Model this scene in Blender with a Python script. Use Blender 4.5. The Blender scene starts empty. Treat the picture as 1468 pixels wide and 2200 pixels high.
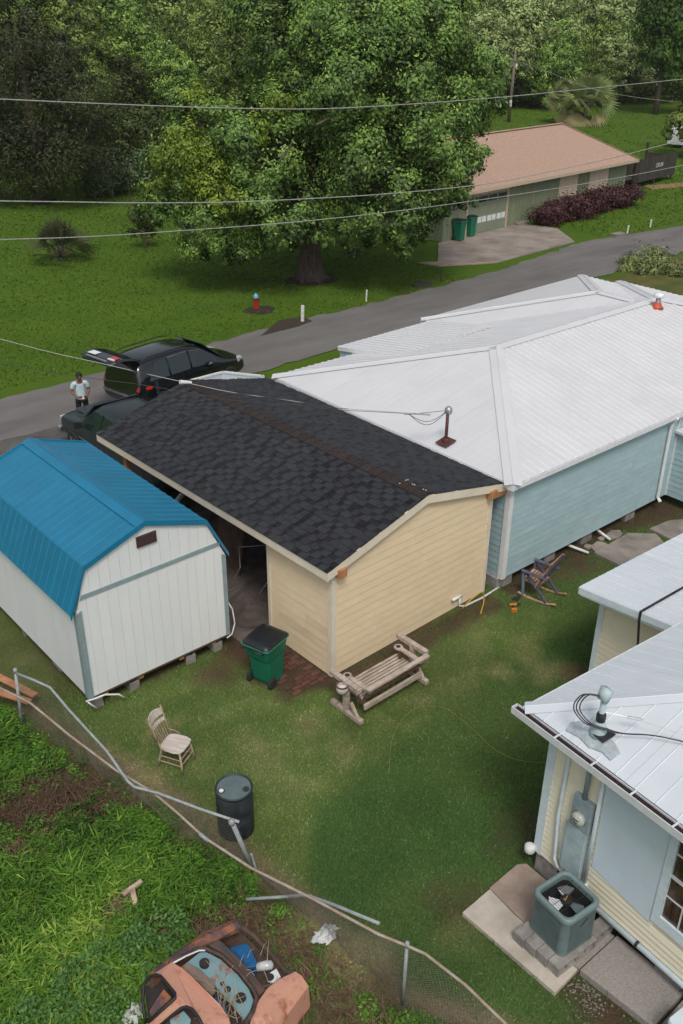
import bpy, math, random
import numpy as np
from mathutils import Vector, Matrix

# ------------------------------------------------------------------ camera, sky, sun, exposure
scene = bpy.context.scene
C = scene.collection
PI = math.pi
rad = math.radians
CAM_H, F_PX, PITCH, ROLL, YAW = 11.5, 2011.6, rad(28.476), rad(0.566), rad(-40.585)
fwd = Vector((-math.sin(YAW)*math.cos(PITCH), math.cos(YAW)*math.cos(PITCH), -math.sin(PITCH)))
_r = Vector((math.cos(YAW), math.sin(YAW), 0)); _u = _r.cross(fwd)
right = _r*math.cos(ROLL) + _u*math.sin(ROLL)
upv = -_r*math.sin(ROLL) + _u*math.cos(ROLL)
cam_data = bpy.data.cameras.new('camera')
cam = bpy.data.objects.new('camera', cam_data); C.objects.link(cam)
M = Matrix((right, upv, -fwd)).transposed().to_4x4(); M.translation = Vector((0, 0, CAM_H))
cam.matrix_world = M
cam_data.sensor_fit = 'VERTICAL'; cam_data.sensor_height = 24.0
cam_data.lens = 24.0*F_PX/2200.0
cam_data.clip_start = 0.1; cam_data.clip_end = 3000
scene.camera = cam

world = bpy.data.worlds.new('World'); scene.world = world; world.use_nodes = True
wn = world.node_tree; wn.nodes.clear()
sky = wn.nodes.new('ShaderNodeTexSky'); sky.sky_type = 'NISHITA'; sky.sun_disc = False
SUN_EL, SUN_AZ = rad(56), rad(214)      # azimuth measured from +Y clockwise
sky.sun_elevation = SUN_EL; sky.sun_rotation = SUN_AZ
sky.air_density = 1.0; sky.dust_density = 4.0; sky.ozone_density = 1.0
hs = wn.nodes.new('ShaderNodeHueSaturation'); hs.inputs['Saturation'].default_value = 0.42
bg = wn.nodes.new('ShaderNodeBackground'); bg.inputs['Strength'].default_value = 0.125
wo = wn.nodes.new('ShaderNodeOutputWorld')
wn.links.new(sky.outputs[0], hs.inputs['Color']); wn.links.new(hs.outputs[0], bg.inputs[0]); wn.links.new(bg.outputs[0], wo.inputs[0])
sun_data = bpy.data.lights.new('sun', 'SUN'); sun_data.energy = 1.5; sun_data.angle = rad(15)
sun_data.color = (1.0, 0.95, 0.88)
sun = bpy.data.objects.new('sun', sun_data); C.objects.link(sun)
sd = Vector((math.sin(SUN_AZ)*math.cos(SUN_EL), math.cos(SUN_AZ)*math.cos(SUN_EL), math.sin(SUN_EL)))
sun.rotation_euler = sd.to_track_quat('Z', 'Y').to_euler()
scene.view_settings.view_transform = 'Standard'; scene.view_settings.look = 'None'
scene.view_settings.exposure = 0.0; scene.view_settings.gamma = 1
scene.view_settings.use_curve_mapping = False
scene.render.engine = 'CYCLES'
scene.cycles.max_bounces = 6; scene.cycles.diffuse_bounces = 3; scene.cycles.glossy_bounces = 3
scene.cycles.transmission_bounces = 4; scene.cycles.transparent_max_bounces = 6

rnd = random.Random(7)
rng = np.random.default_rng(11)

# ------------------------------------------------------------------ surveying: a photo point on a known plane -> the place
def ray(px, py):
    return (fwd*F_PX + right*(px-734) - upv*(py-1100))
def at(px, py, z=0.0):
    d = ray(px, py); t = (z-CAM_H)/d.z
    return Vector((0, 0, CAM_H)) + d*t
def at_depth(px, py, depth):
    d = ray(px, py); return Vector((0, 0, CAM_H)) + d*(depth/F_PX)
def at_x(px, py, x):
    d = ray(px, py); return Vector((0, 0, CAM_H)) + d*(x/d.x)
NH = Vector((fwd.x, fwd.y, 0)).normalized()
def at_wall(px, py, base, off=0.0):
    """point on the upright plane through base that faces the camera, moved off metres away from it"""
    d = ray(px, py); o = Vector((0, 0, CAM_H)); t = ((Vector(base)-o).dot(NH)+off)/d.dot(NH); return o+d*t
def at_y(px, py, y):
    d = ray(px, py); return Vector((0, 0, CAM_H)) + d*(y/d.y)

# ------------------------------------------------------------------ materials
def lin(r, g, b):
    f = lambda c: (c/255/12.92) if c/255 <= 0.04045 else ((c/255+0.055)/1.055)**2.4
    return (f(r), f(g), f(b))
def mat(name, col, rough=0.6, col2=None, scale=8.0, var=0.12, bump=0.0, bscale=40.0, metal=0.0, spec=0.5,
        objvar=0.0, detail=6.0, stretch=(1, 1, 1), attr=None, trans=0.0, coat=0.0, contrast=(0.35, 0.65), distort=0.0):
    m = bpy.data.materials.new(name); m.use_nodes = True
    nt = m.node_tree; n = nt.nodes; L = nt.links
    b = n['Principled BSDF']
    b.inputs['Roughness'].default_value = rough; b.inputs['Metallic'].default_value = metal
    b.inputs['Specular IOR Level'].default_value = spec
    if coat: b.inputs['Coat Weight'].default_value = coat
    tc = n.new('ShaderNodeTexCoord'); mp = n.new('ShaderNodeMapping'); mp.inputs['Scale'].default_value = stretch
    L.new(tc.outputs['Object'], mp.inputs[0])
    if objvar:
        oi = n.new('ShaderNodeObjectInfo'); mul = n.new('ShaderNodeVectorMath'); mul.operation = 'MULTIPLY_ADD'
        cx = n.new('ShaderNodeCombineXYZ')
        for k in range(3): L.new(oi.outputs['Random'], cx.inputs[k])
        mul.inputs[1].default_value = (37, 53, 71); L.new(cx.outputs[0], mul.inputs[0]); L.new(mp.outputs[0], mul.inputs[2])
        vec = mul.outputs[0]
    else: vec = mp.outputs[0]
    no = n.new('ShaderNodeTexNoise'); no.inputs['Scale'].default_value = scale; no.inputs['Detail'].default_value = detail
    no.inputs['Roughness'].default_value = 0.62; no.inputs['Distortion'].default_value = distort
    L.new(vec, no.inputs['Vector'])
    cr = n.new('ShaderNodeValToRGB')
    cr.color_ramp.elements[0].position = contrast[0]; cr.color_ramp.elements[1].position = contrast[1]
    c2 = col2 if col2 else tuple(c*(1-2*var) for c in col)
    c1 = col if col2 else tuple(min(1, c*(1+var*0.6)) for c in col)
    cr.color_ramp.elements[0].color = (*c2, 1); cr.color_ramp.elements[1].color = (*c1, 1)
    L.new(no.outputs['Fac'], cr.inputs[0]); out = cr.outputs[0]
    if attr:
        at_ = n.new('ShaderNodeAttribute'); at_.attribute_name = attr
        mx = n.new('ShaderNodeMix'); mx.data_type = 'RGBA'; mx.blend_type = 'MULTIPLY'; mx.inputs[0].default_value = 1
        L.new(out, mx.inputs[6]); L.new(at_.outputs['Color'], mx.inputs[7]); out = mx.outputs[2]
    if objvar:
        hv = n.new('ShaderNodeHueSaturation'); mr = n.new('ShaderNodeMapRange')
        mr.inputs['To Min'].default_value = 1-objvar; mr.inputs['To Max'].default_value = 1+objvar
        L.new(oi.outputs['Random'], mr.inputs[0]); L.new(mr.outputs[0], hv.inputs['Value']); L.new(out, hv.inputs['Color']); out = hv.outputs[0]
    L.new(out, b.inputs['Base Color'])
    if bump:
        n2 = n.new('ShaderNodeTexNoise'); n2.inputs['Scale'].default_value = bscale; n2.inputs['Detail'].default_value = 5
        L.new(vec, n2.inputs['Vector'])
        bp = n.new('ShaderNodeBump'); bp.inputs['Strength'].default_value = min(1, bump); bp.inputs['Distance'].default_value = 0.02
        L.new(n2.outputs['Fac'], bp.inputs['Height']); L.new(bp.outputs[0], b.inputs['Normal'])
    if trans:
        tr = n.new('ShaderNodeBsdfTranslucent'); ms = n.new('ShaderNodeMixShader'); ms.inputs[0].default_value = trans
        L.new(out, tr.inputs[0]); L.new(b.outputs[0], ms.inputs[1]); L.new(tr.outputs[0], ms.inputs[2])
        L.new(ms.outputs[0], n['Material Output'].inputs[0])
    return m
def glassm(name, col=(0.02, 0.03, 0.035), rough=0.06):
    return mat(name, col, rough=rough, spec=0.9, var=0.05)
def foliage(name, dark, light, hi=None, trans=0.25, rough=0.55):
    """leaf colour picked leaf by leaf from the attribute tint"""
    m = bpy.data.materials.new(name); m.use_nodes = True
    nt = m.node_tree; n = nt.nodes; L = nt.links; b = n['Principled BSDF']
    b.inputs['Roughness'].default_value = rough; b.inputs['Specular IOR Level'].default_value = 0.35
    a = n.new('ShaderNodeAttribute'); a.attribute_name = 'tint'
    cr = n.new('ShaderNodeValToRGB'); e = cr.color_ramp.elements
    e[0].position = 0.0; e[0].color = (*dark, 1); e[1].position = 0.75; e[1].color = (*light, 1)
    if hi: q = e.new(1.0); q.color = (*hi, 1)
    oi = n.new('ShaderNodeObjectInfo'); hv = n.new('ShaderNodeHueSaturation'); mr = n.new('ShaderNodeMapRange'); mh = n.new('ShaderNodeMapRange')
    mr.inputs['To Min'].default_value = 0.72; mr.inputs['To Max'].default_value = 1.28
    mh.inputs['To Min'].default_value = 0.485; mh.inputs['To Max'].default_value = 0.515
    L.new(oi.outputs['Random'], mr.inputs[0]); L.new(oi.outputs['Random'], mh.inputs[0])
    L.new(mr.outputs[0], hv.inputs['Value']); L.new(mh.outputs[0], hv.inputs['Hue'])
    L.new(a.outputs['Fac'], cr.inputs[0]); L.new(cr.outputs[0], hv.inputs['Color']); L.new(hv.outputs[0], b.inputs['Base Color'])
    tr = n.new('ShaderNodeBsdfTranslucent'); ms = n.new('ShaderNodeMixShader'); ms.inputs[0].default_value = trans
    L.new(hv.outputs[0], tr.inputs[0]); L.new(b.outputs[0], ms.inputs[1]); L.new(tr.outputs[0], ms.inputs[2])
    L.new(ms.outputs[0], n['Material Output'].inputs[0])
    return m

# ------------------------------------------------------------------ mesh builder
class MB:
    def __init__(s): s.v = []; s.f = []
    def poly(s, pts):
        k = len(s.v); s.v += [tuple(p) for p in pts]; s.f.append(tuple(range(k, k+len(pts)))); return s
    def hexa(s, p):        # 8 corners: bottom 4 ccw, top 4 ccw
        k = len(s.v); s.v += [tuple(q) for q in p]
        for f in ((3,2,1,0),(4,5,6,7),(0,1,5,4),(1,2,6,5),(2,3,7,6),(3,0,4,7)): s.f.append(tuple(k+i for i in f))
        return s
    def box(s, x0, x1, y0, y1, z0, z1):
        return s.hexa([(x0,y0,z0),(x1,y0,z0),(x1,y1,z0),(x0,y1,z0),(x0,y0,z1),(x1,y0,z1),(x1,y1,z1),(x0,y1,z1)])
    def beam(s, p, q, w, h, up=(0,0,1)):
        p = Vector(p); q = Vector(q); d = (q-p).normalized(); up = Vector(up)
        if abs(d.dot(up)) > 0.98: up = Vector((0,1,0))
        a = d.cross(up).normalized()*(w/2); b = a.cross(d).normalized()*(h/2)
        return s.hexa([p-a-b, p+a-b, q+a-b, q-a-b, p-a+b, p+a+b, q+a+b, q-a+b])
    def tube(s, pts, r, n=7, caps=True):
        pts = [Vector(p) for p in pts]; m = len(pts)
        rs = r if isinstance(r, (list, tuple)) else [r]*m
        k = len(s.v); prev = None
        for i, p in enumerate(pts):
            d = (pts[min(i+1, m-1)]-pts[max(i-1, 0)]).normalized()
            if prev is None:
                a = d.cross(Vector((0,0,1)))
                if a.length < 0.05: a = d.cross(Vector((0,1,0)))
            else: a = prev - d*prev.dot(d)
            a.normalize(); prev = a; b = d.cross(a)
            for j in range(n):
                t = 2*PI*j/n; s.v.append(tuple(p + (a*math.cos(t)+b*math.sin(t))*rs[i]))
        for i in range(m-1):
            for j in range(n):
                s.f.append((k+i*n+j, k+i*n+(j+1)%n, k+(i+1)*n+(j+1)%n, k+(i+1)*n+j))
        if caps:
            s.f.append(tuple(k+j for j in range(n-1, -1, -1))); s.f.append(tuple(k+(m-1)*n+j for j in range(n)))
        return s
    def prism(s, poly, F, n0, n1):     # poly in (u,v); F(u,v,n) -> xyz
        k = len(s.v); m = len(poly)
        f0 = n0 if callable(n0) else (lambda u, v: n0); f1 = n1 if callable(n1) else (lambda u, v: n1)
        s.v += [tuple(F(u, v, f0(u, v))) for u, v in poly] + [tuple(F(u, v, f1(u, v))) for u, v in poly]
        s.f.append(tuple(k+i for i in range(m-1, -1, -1))); s.f.append(tuple(k+m+i for i in range(m)))
        for i in range(m): j = (i+1) % m; s.f.append((k+i, k+j, k+m+j, k+m+i))
        return s
    def lathe(s, prof, c=(0,0,0), n=16, cap=True, axis='z'):
        k = len(s.v); c = Vector(c)
        for r_, z in prof:
            for j in range(n):
                t = 2*PI*j/n; x, y = r_*math.cos(t), r_*math.sin(t)
                p = (x, y, z) if axis == 'z' else ((z, x, y) if axis == 'x' else (x, z, y))
                s.v.append(tuple(c+Vector(p)))
        for i in range(len(prof)-1):
            for j in range(n): s.f.append((k+i*n+j, k+i*n+(j+1)%n, k+(i+1)*n+(j+1)%n, k+(i+1)*n+j))
        if cap:
            s.f.append(tuple(k+j for j in range(n-1, -1, -1))); s.f.append(tuple(k+(len(prof)-1)*n+j for j in range(n)))
        return s
    def loft(s, rings, cap=True):
        k = len(s.v); n = len(rings[0])
        for R in rings: s.v += [tuple(p) for p in R]
        for i in range(len(rings)-1):
            for j in range(n): s.f.append((k+i*n+j, k+i*n+(j+1)%n, k+(i+1)*n+(j+1)%n, k+(i+1)*n+j))
        if cap:
            s.f.append(tuple(k+j for j in range(n-1, -1, -1))); s.f.append(tuple(k+(len(rings)-1)*n+j for j in range(n)))
        return s
    def mesh(s, name, m):
        me = bpy.data.meshes.new(name); me.from_pydata(s.v, [], s.f)
        if m: me.materials.append(m)
        me.validate(); me.update(); return me
    def build(s, name, m, parent=None, smooth=False, bevel=0.0, sub=0, kind=None, loc=None, rot=None, fix=True):
        me = s.mesh(name, m)
        if fix:
            import bmesh
            bm = bmesh.new(); bm.from_mesh(me); bmesh.ops.recalc_face_normals(bm, faces=bm.faces); bm.to_mesh(me); bm.free()
        if smooth: me.polygons.foreach_set('use_smooth', [True]*len(me.polygons))
        o = bpy.data.objects.new(name, me); C.objects.link(o)
        if parent: o.parent = parent
        if loc is not None: o.location = loc
        if rot is not None: o.rotation_euler = rot
        if sub:
            q = o.modifiers.new('sub', 'SUBSURF'); q.levels = sub; q.render_levels = sub
        if bevel:
            q = o.modifiers.new('bev', 'BEVEL'); q.width = bevel; q.segments = 2; q.limit_method = 'ANGLE'
        if kind: o['kind'] = kind
        return o
def box1(name, m, parent, x0, x1, y0, y1, z0, z1, **k): return MB().box(x0, x1, y0, y1, z0, z1).build(name, m, parent, **k)
def thing(name, label, cat, loc=(0,0,0), rz=0.0, group=None):
    o = bpy.data.objects.new(name, None); C.objects.link(o); o.empty_display_size = 0.2
    o.location = loc; o.rotation_euler = (0, 0, rz); o['label'] = label; o['category'] = cat
    if group: o['group'] = group
    return o
def tag(o, label, cat, group=None, kind=None):
    o['label'] = label; o['category'] = cat
    if group: o['group'] = group
    if kind: o['kind'] = kind
    return o
def struct(o): o['kind'] = 'structure'; return o
def dup(root, loc, rz, label=None, group=None, scale=None):
    ch_map = {}
    def cp(o, par):
        c = o.copy(); C.objects.link(c)
        if par: c.parent = par
        for ch in o.children: cp(ch, c)
        return c
    r = cp(root, None); r.location = loc; r.rotation_euler = (0, 0, rz)
    if label: r['label'] = label
    if group: r['group'] = group
    if scale: r.scale = (scale,)*3 if not isinstance(scale, tuple) else scale
    return r
def clip(poly, a, b, c):               # keep a*u+b*v <= c
    out = []
    for i in range(len(poly)):
        p, q = poly[i], poly[(i+1) % len(poly)]
        dp, dq = a*p[0]+b*p[1]-c, a*q[0]+b*q[1]-c
        if dp <= 0: out.append(p)
        if (dp < 0 < dq) or (dq < 0 < dp):
            t = dp/(dp-dq); out.append((p[0]+(q[0]-p[0])*t, p[1]+(q[1]-p[1])*t))
    return out
def area(p): return abs(sum(p[i][0]*p[(i+1)%len(p)][1]-p[(i+1)%len(p)][0]*p[i][1] for i in range(len(p))))/2 if len(p) > 2 else 0
def band(poly, u0, u1, v0, v1):
    p = clip(poly, -1, 0, -u0); p = clip(p, 1, 0, u1) if p else p
    p = clip(p, 0, -1, -v0) if p else p; p = clip(p, 0, 1, v1) if p else p
    return p
def plank_wall(parent, poly, F, expo, m, name='plank', length=3.6, vertical=False, thick=0.011, gap=0.004, seed=1, stagger=True, m2=None, p2=0.0):
    r = random.Random(seed)
    us = [p[0] for p in poly]; vs = [p[1] for p in poly]
    if vertical:
        a, i = min(us), 0
        while a < max(us)-0.01:
            w = min(expo, max(us)-a); pc = band(poly, a+gap/2, a+w-gap/2, -99, 99)
            if area(pc) > 0.003: MB().prism(pc, F, 0.0, thick).build(name, m, parent)
            a += expo; i += 1
        return
    z = min(vs); i = 0
    while z < max(vs)-0.01:
        z1 = min(z+expo, max(vs)); u = min(us) - (r.uniform(0.3, length*0.9) if stagger else 0)
        while u < max(us):
            L_ = length*r.uniform(0.75, 1.15) if stagger else length
            pc = band(poly, u+0.0015, u+L_-0.0015, z+0.001, z1)
            if area(pc) > 0.004:
                f = lambda uu, vv, z=z: thick*(1-0.85*(vv-z)/expo)
                MB().prism(pc, F, -0.004, f).build(name, m2 if (m2 and r.random() < p2) else m, parent)
            u += L_
        z = z1; i += 1
def metal_roof(parent, P0, U, V, poly, m, panel=0.9144, rib=0.2286, rw=0.03, rh=0.018, name='roof_panel', u_off=0.0, seed=0):
    P0 = Vector(P0); U = Vector(U).normalized(); V = Vector(V).normalized(); N = U.cross(V).normalized()
    if N.z < 0: N = -N
    F = lambda u, v, n: P0+U*u+V*v+N*n
    us = [p[0] for p in poly]; u = min(us)+u_off
    if u > min(us): u -= panel
    k = int(round(panel/rib)); i = 0
    while u < max(us):
        b = MB(); pc = band(poly, u+0.002, u+panel-0.002, -99, 99)
        if area(pc) > 0.002:
            b.prism(pc, F, -0.012, 0.0)
            for j in range(k):
                c = u+(j+0.5)*rib
                s1 = band(poly, c-rw/2, c+rw/2, -99, 99)
                if area(s1) > 0.002:
                    v0 = min(p[1] for p in s1); v1 = max(p[1] for p in s1)
                    w2 = rw*0.28
                    b.hexa([F(c-rw, v0, 0), F(c+rw, v0, 0), F(c+rw, v1, 0), F(c-rw, v1, 0), F(c-w2, v0, rh), F(c+w2, v0, rh), F(c+w2, v1, rh), F(c-w2, v1, rh)])
            b.build(name, m, parent)
        u += panel; i += 1
def cap_strip(parent, a, b, d1, d2, w, m, lift=0.022, name='ridge_cap', t=0.006):
    """folded flashing: two wings going down-slope from the line a-b"""
    a = Vector(a); b = Vector(b); d1 = Vector(d1).normalized(); d2 = Vector(d2).normalized(); z = Vector((0, 0, lift))
    mb = MB()
    for d in (d1, d2):
        A, B, Cc, D = a+z, b+z, b+d*w+z, a+d*w+z; dz = Vector((0, 0, t))
        mb.hexa([A-dz, B-dz, Cc-dz, D-dz, A, B, Cc, D])
    mb.tube([a+z, b+z], 0.012, 5)
    return mb.build(name, m, parent)

def smoothp(P, sub=4):
    P = [Vector(p) for p in P]; P = [P[0]*2-P[1]]+P+[P[-1]*2-P[-2]]; out = []
    for i in range(1, len(P)-2):
        for k in range(sub):
            t = k/sub; a, b, c, d = P[i-1], P[i], P[i+1], P[i+2]
            out.append(.5*((2*b)+(c-a)*t+(2*a-5*b+4*c-d)*t*t+(3*b-a-3*c+d)*t**3))
    return out+[P[-2]]
def value_noise(x, y, s, seed=0):
    x = np.asarray(x, float)/s; y = np.asarray(y, float)/s
    xi = np.floor(x).astype(np.int64); yi = np.floor(y).astype(np.int64); fx = x-xi; fy = y-yi
    fx = fx*fx*(3-2*fx); fy = fy*fy*(3-2*fy)
    def h(a, b):
        n = (a*374761393 + b*668265263 + seed*1442695041) & 0x7fffffff
        n = ((n ^ (n >> 13))*1274126177) & 0x7fffffff
        return ((n ^ (n >> 16)) & 0xffff)/65535.0
    return (h(xi, yi)*(1-fx)+h(xi+1, yi)*fx)*(1-fy) + (h(xi, yi+1)*(1-fx)+h(xi+1, yi+1)*fx)*fy
def fbm(x, y, s, seed=0, o=3):
    t = 0; a = 1; w = 0
    for i in range(o): t = t + a*value_noise(x, y, s/(2**i), seed+i*17); w += a; a *= 0.5
    return t/w
def np_mesh(name, verts, faces_n, m, attr=None, smooth=False, parent=None, kind=None, attr_name='tint', colors=None):
    """verts (N,3), every face has faces_n corners in order"""
    me = bpy.data.meshes.new(name); N = len(verts); nf = N//faces_n
    me.vertices.add(N); me.vertices.foreach_set('co', np.ascontiguousarray(verts, np.float32).ravel())
    me.loops.add(N); me.loops.foreach_set('vertex_index', np.arange(N, dtype=np.int32))
    me.polygons.add(nf); me.polygons.foreach_set('loop_start', np.arange(0, N, faces_n, dtype=np.int32))
    if attr is not None:
        a = me.attributes.new(attr_name, 'FLOAT', 'POINT'); a.data.foreach_set('value', np.repeat(attr, faces_n).astype(np.float32))
    if colors is not None:
        a = me.attributes.new('col', 'FLOAT_COLOR', 'POINT')
        cc = np.concatenate([np.repeat(colors, faces_n, axis=0), np.ones((N, 1))], axis=1); a.data.foreach_set('color', cc.astype(np.float32).ravel())
    me.update(calc_edges=True)
    if m: me.materials.append(m)
    o = bpy.data.objects.new(name, me); C.objects.link(o)
    if parent: o.parent = parent
    if kind: o['kind'] = kind
    return o
def unit(v): return v/np.maximum(np.linalg.norm(v, axis=-1, keepdims=True), 1e-9)
def leaf_quads(c, nrm, size, aspect=0.55):
    n = len(c); t = unit(np.cross(nrm, rng.normal(size=(n, 3)))); b = unit(np.cross(nrm, t))
    s = size[:, None]
    q = np.stack([c-t*s, c+b*s*aspect, c+t*s, c-b*s*aspect], axis=1)
    return q.reshape(-1, 3)
# ------------------------------------------------------------------ ground, road, paving
YARD_COL = dict(olive=(0.112, 0.162, 0.044), green=(0.046, 0.098, 0.026), dry=(0.22, 0.205, 0.095), soil=(0.085, 0.055, 0.036), weed=(0.05, 0.085, 0.018))
def fence_x(y): return np.interp(y, [-2, 2, 4.4, 5.28, 8.3, 11, 12.6, 14.7, 20], [8.6, 7.2, 6.2, 5.66, 5.43, 5.03, 4.54, 4.1, 3.2])
SPOTS = [(470, 1445, .45, 'soil', .8), (350, 1580, .35, 'dry', .5), (300, 1690, .5, 'dry', .5), (660, 1560, .35, 'dry', .7), (740, 1610, .4, 'dry', .6), (560, 1640, .5, 'dry', .35), (1000, 1330, .5, 'dry', .4),
         (960, 1330, .3, 'soil', .5), (1180, 1440, .5, 'dry', .5), (1240, 1450, .4, 'soil', .8), (1130, 1390, .4, 'dry', .4), (1060, 1440, .4, 'dry', .45), (890, 1490, .45, 'dry', .3), (640, 1700, .4, 'dry', .3),
         (1100, 1800, .5, 'soil', .4), (1130, 1760, .5, 'soil', .5), (960, 1960, .35, 'soil', .5), (1000, 1930, .4, 'soil', .5), (990, 2010, .4, 'dry', .3), (520, 1590, .3, 'dry', .4), (760, 1560, .3, 'soil', .3),
         (600, 1440, .5, 'soil', .95), (680, 1465, .35, 'soil', .9), (500, 1400, .4, 'soil', .8), (540, 1380, .5, 'soil', .9), (1310, 1080, 1.0, 'soil', .7), (1240, 1210, .6, 'soil', .9), (1420, 1100, 1.0, 'soil', .9), (1150, 1220, .9, 'soil', .6),
         (1260, 2150, .35, 'soil', .95), (1330, 2190, .3, 'soil', .95), (1230, 2120, .2, 'soil', .9), (700, 2060, .7, 'dry', .8), (760, 2120, .6, 'dry', .7), (640, 2010, .4, 'dry', .6), (120, 1720, .6, 'dry', .8), (60, 1750, .5, 'dry', .7), (170, 1700, .3, 'dry', .8), (490, 2000, .3, 'dry', .7), (590, 2040, .5, 'dry', .6), (430, 1790, .35, 'dry', .8), (300, 1700, .4, 'dry', .7), (220, 1640, .45, 'dry', .6), (720, 2200, .4, 'dry', .4), (350, 2020, .3, 'dry', .5), (230, 1950, .3, 'dry', .3), (790, 2070, .5, 'dry', .7), (830, 2120, .35, 'soil', .7), (870, 2180, .3, 'soil', .7)]
SPOT_W = [(at(a, b).x, at(a, b).y, r_, k, s) for a, b, r_, k, s in SPOTS]
def yard_masks(x, y):
    fx = fence_x(y); n1 = fbm(x, y, 1.1, 3); n2 = fbm(x, y, 0.35, 9); n3 = fbm(x, y, 2.6, 21)
    yb = np.interp(x, [5.3, 6.0, 6.7, 8.66, 13.3, 18], [6.9, 7.7, 8.35, 8.9, 9.1, 9.3])
    g = 1/(1+np.exp(-((yb-y)+(n1-0.5)*0.7)/0.09))
    g2 = 1/(1+np.exp(-((12.6-x)+(n1-.5)*1.5)/0.6))       # greener lawn near the houses on the right fades out
    col = np.zeros(x.shape+(3,)); K = {k: np.array(v) for k, v in YARD_COL.items()}
    ol = K['olive']*(0.55+0.6*n1+.35*n2)[..., None] + (K['dry']-K['olive'])*np.clip((n2+n3-1.05)*1.2, 0, .4)[..., None]
    ol = ol*(1-.35*np.clip((n3-.45)*3, 0, 1))[..., None] + K['green']*(.35*np.clip((n3-.45)*3, 0, 1))[..., None]
    gr = K['green']*(0.75+0.6*n1[..., None]) + (K['olive']-K['green'])*np.clip((n3-0.55)*2.2, 0, .6)[..., None]
    G = g[..., None]*0.9; col = ol*(1-G)+gr*G
    far = (np.clip((x-13.5)/2.0, 0, 1)*np.clip((y-8.6)/1, 0, 1))[..., None]*.65
    col = col*(1-far)+(K['green']*.9+K['olive']*.2)*far
    # thatch along the fence, then weeds beyond it
    strip = np.exp(-((x-fx-0.08)/0.24)**2)*(0.4+1.0*n2); strip = np.clip(strip, 0, .92)[..., None]
    col = col*(1-strip)+np.array((0.26, 0.19, 0.125))*(.5+.7*n1[..., None])*strip
    w = (1/(1+np.exp((x-fx+0.12)/0.08)))[..., None]
    col = col*(1-w)+(K['weed']*(0.6+.8*n2[..., None])*(1-.45*(n1[..., None] > .55)) + K['soil']*.5*(n1[..., None] > .6))*w
    bare = np.zeros(x.shape)
    for sx, sy, r_, k, s in SPOT_W:
        d = np.sqrt((x-sx)**2+(y-sy)**2)/r_
        a = np.clip(1.25-d+(n2-.5)*1.1, 0, 1)*s
        col = col*(1-a[..., None])+K[k]*(0.8+.5*n2[..., None])*a[..., None]
        bare = np.maximum(bare, a*(1.0 if k == 'soil' else .35))
    # worn earth at the feet of the walls
    for (x0, x1, y0, y1, s) in [(9.2, 13.8, 10.55, 11.2, .9), (5.4, 8.4, 13.25, 19, 1), (8.2, 9.6, 11.0, 20, 1.0), (14.2, 20.6, 10.75, 14, 1), (8.6, 9, -2, 5.3, 1), (12.8, 15, 5, 7.8, 1), (3.8, 5.4, 13.6, 17, .4)]:
        d = np.maximum(np.maximum(x0-x, x-x1), np.maximum(y0-y, y-y1))
        a = np.clip(-d/.25+.5+(n2-.5)*2.0, 0, 1)*s*.9
        col = col*(1-a[..., None])+K['soil']*(0.7+.5*n2[..., None])*a[..., None]; bare = np.maximum(bare, a)
    return col, bare, 1-w[..., 0]
def grid_sheet(name, x0, x1, y0, y1, step, z, m, hfun=None):
    xs = np.arange(x0, x1+1e-6, step); ys = np.arange(y0, y1+1e-6, step); X, Y = np.meshgrid(xs, ys)
    Z = np.full(X.shape, z) if hfun is None else z+hfun(X, Y)
    nx, ny = len(xs), len(ys); v = np.stack([X, Y, Z], -1).reshape(-1, 3)
    i = np.arange(nx-1)[None, :]+np.arange(ny-1)[:, None]*nx; i = i.ravel()
    fc = np.stack([i, i+1, i+1+nx, i+nx], 1)
    me = bpy.data.meshes.new(name); me.vertices.add(len(v)); me.vertices.foreach_set('co', v.astype(np.float32).ravel())
    me.loops.add(fc.size); me.loops.foreach_set('vertex_index', fc.ravel().astype(np.int32))
    me.polygons.add(len(fc)); me.polygons.foreach_set('loop_start', np.arange(0, fc.size, 4, dtype=np.int32)); me.update(calc_edges=True)
    col, _, _ = yard_masks(X, Y); cc = np.concatenate([col.reshape(-1, 3), np.ones((len(v), 1))], 1)
    a = me.attributes.new('col', 'FLOAT_COLOR', 'POINT'); a.data.foreach_set('color', cc.astype(np.float32).ravel())
    me.materials.append(m); me.polygons.foreach_set('use_smooth', [True]*len(fc))
    o = bpy.data.objects.new(name, me); C.objects.link(o); return o
m_yard = mat('yard_ground', (1, 1, 1), rough=.95, col2=(0.55, 0.55, 0.52), scale=22, bump=.8, bscale=60, attr='col', spec=.15, contrast=(.3, .7))
def weed_h(X, Y):
    w = 1/(1+np.exp((X-fence_x(Y)+0.25)/0.12)); return w*(fbm(X, Y, 1.3, 5)-.35)*.22
struct(grid_sheet('backyard', -1.5, 22, 0.0, 20.0, 0.11, 0.008, m_yard, weed_h))

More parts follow.
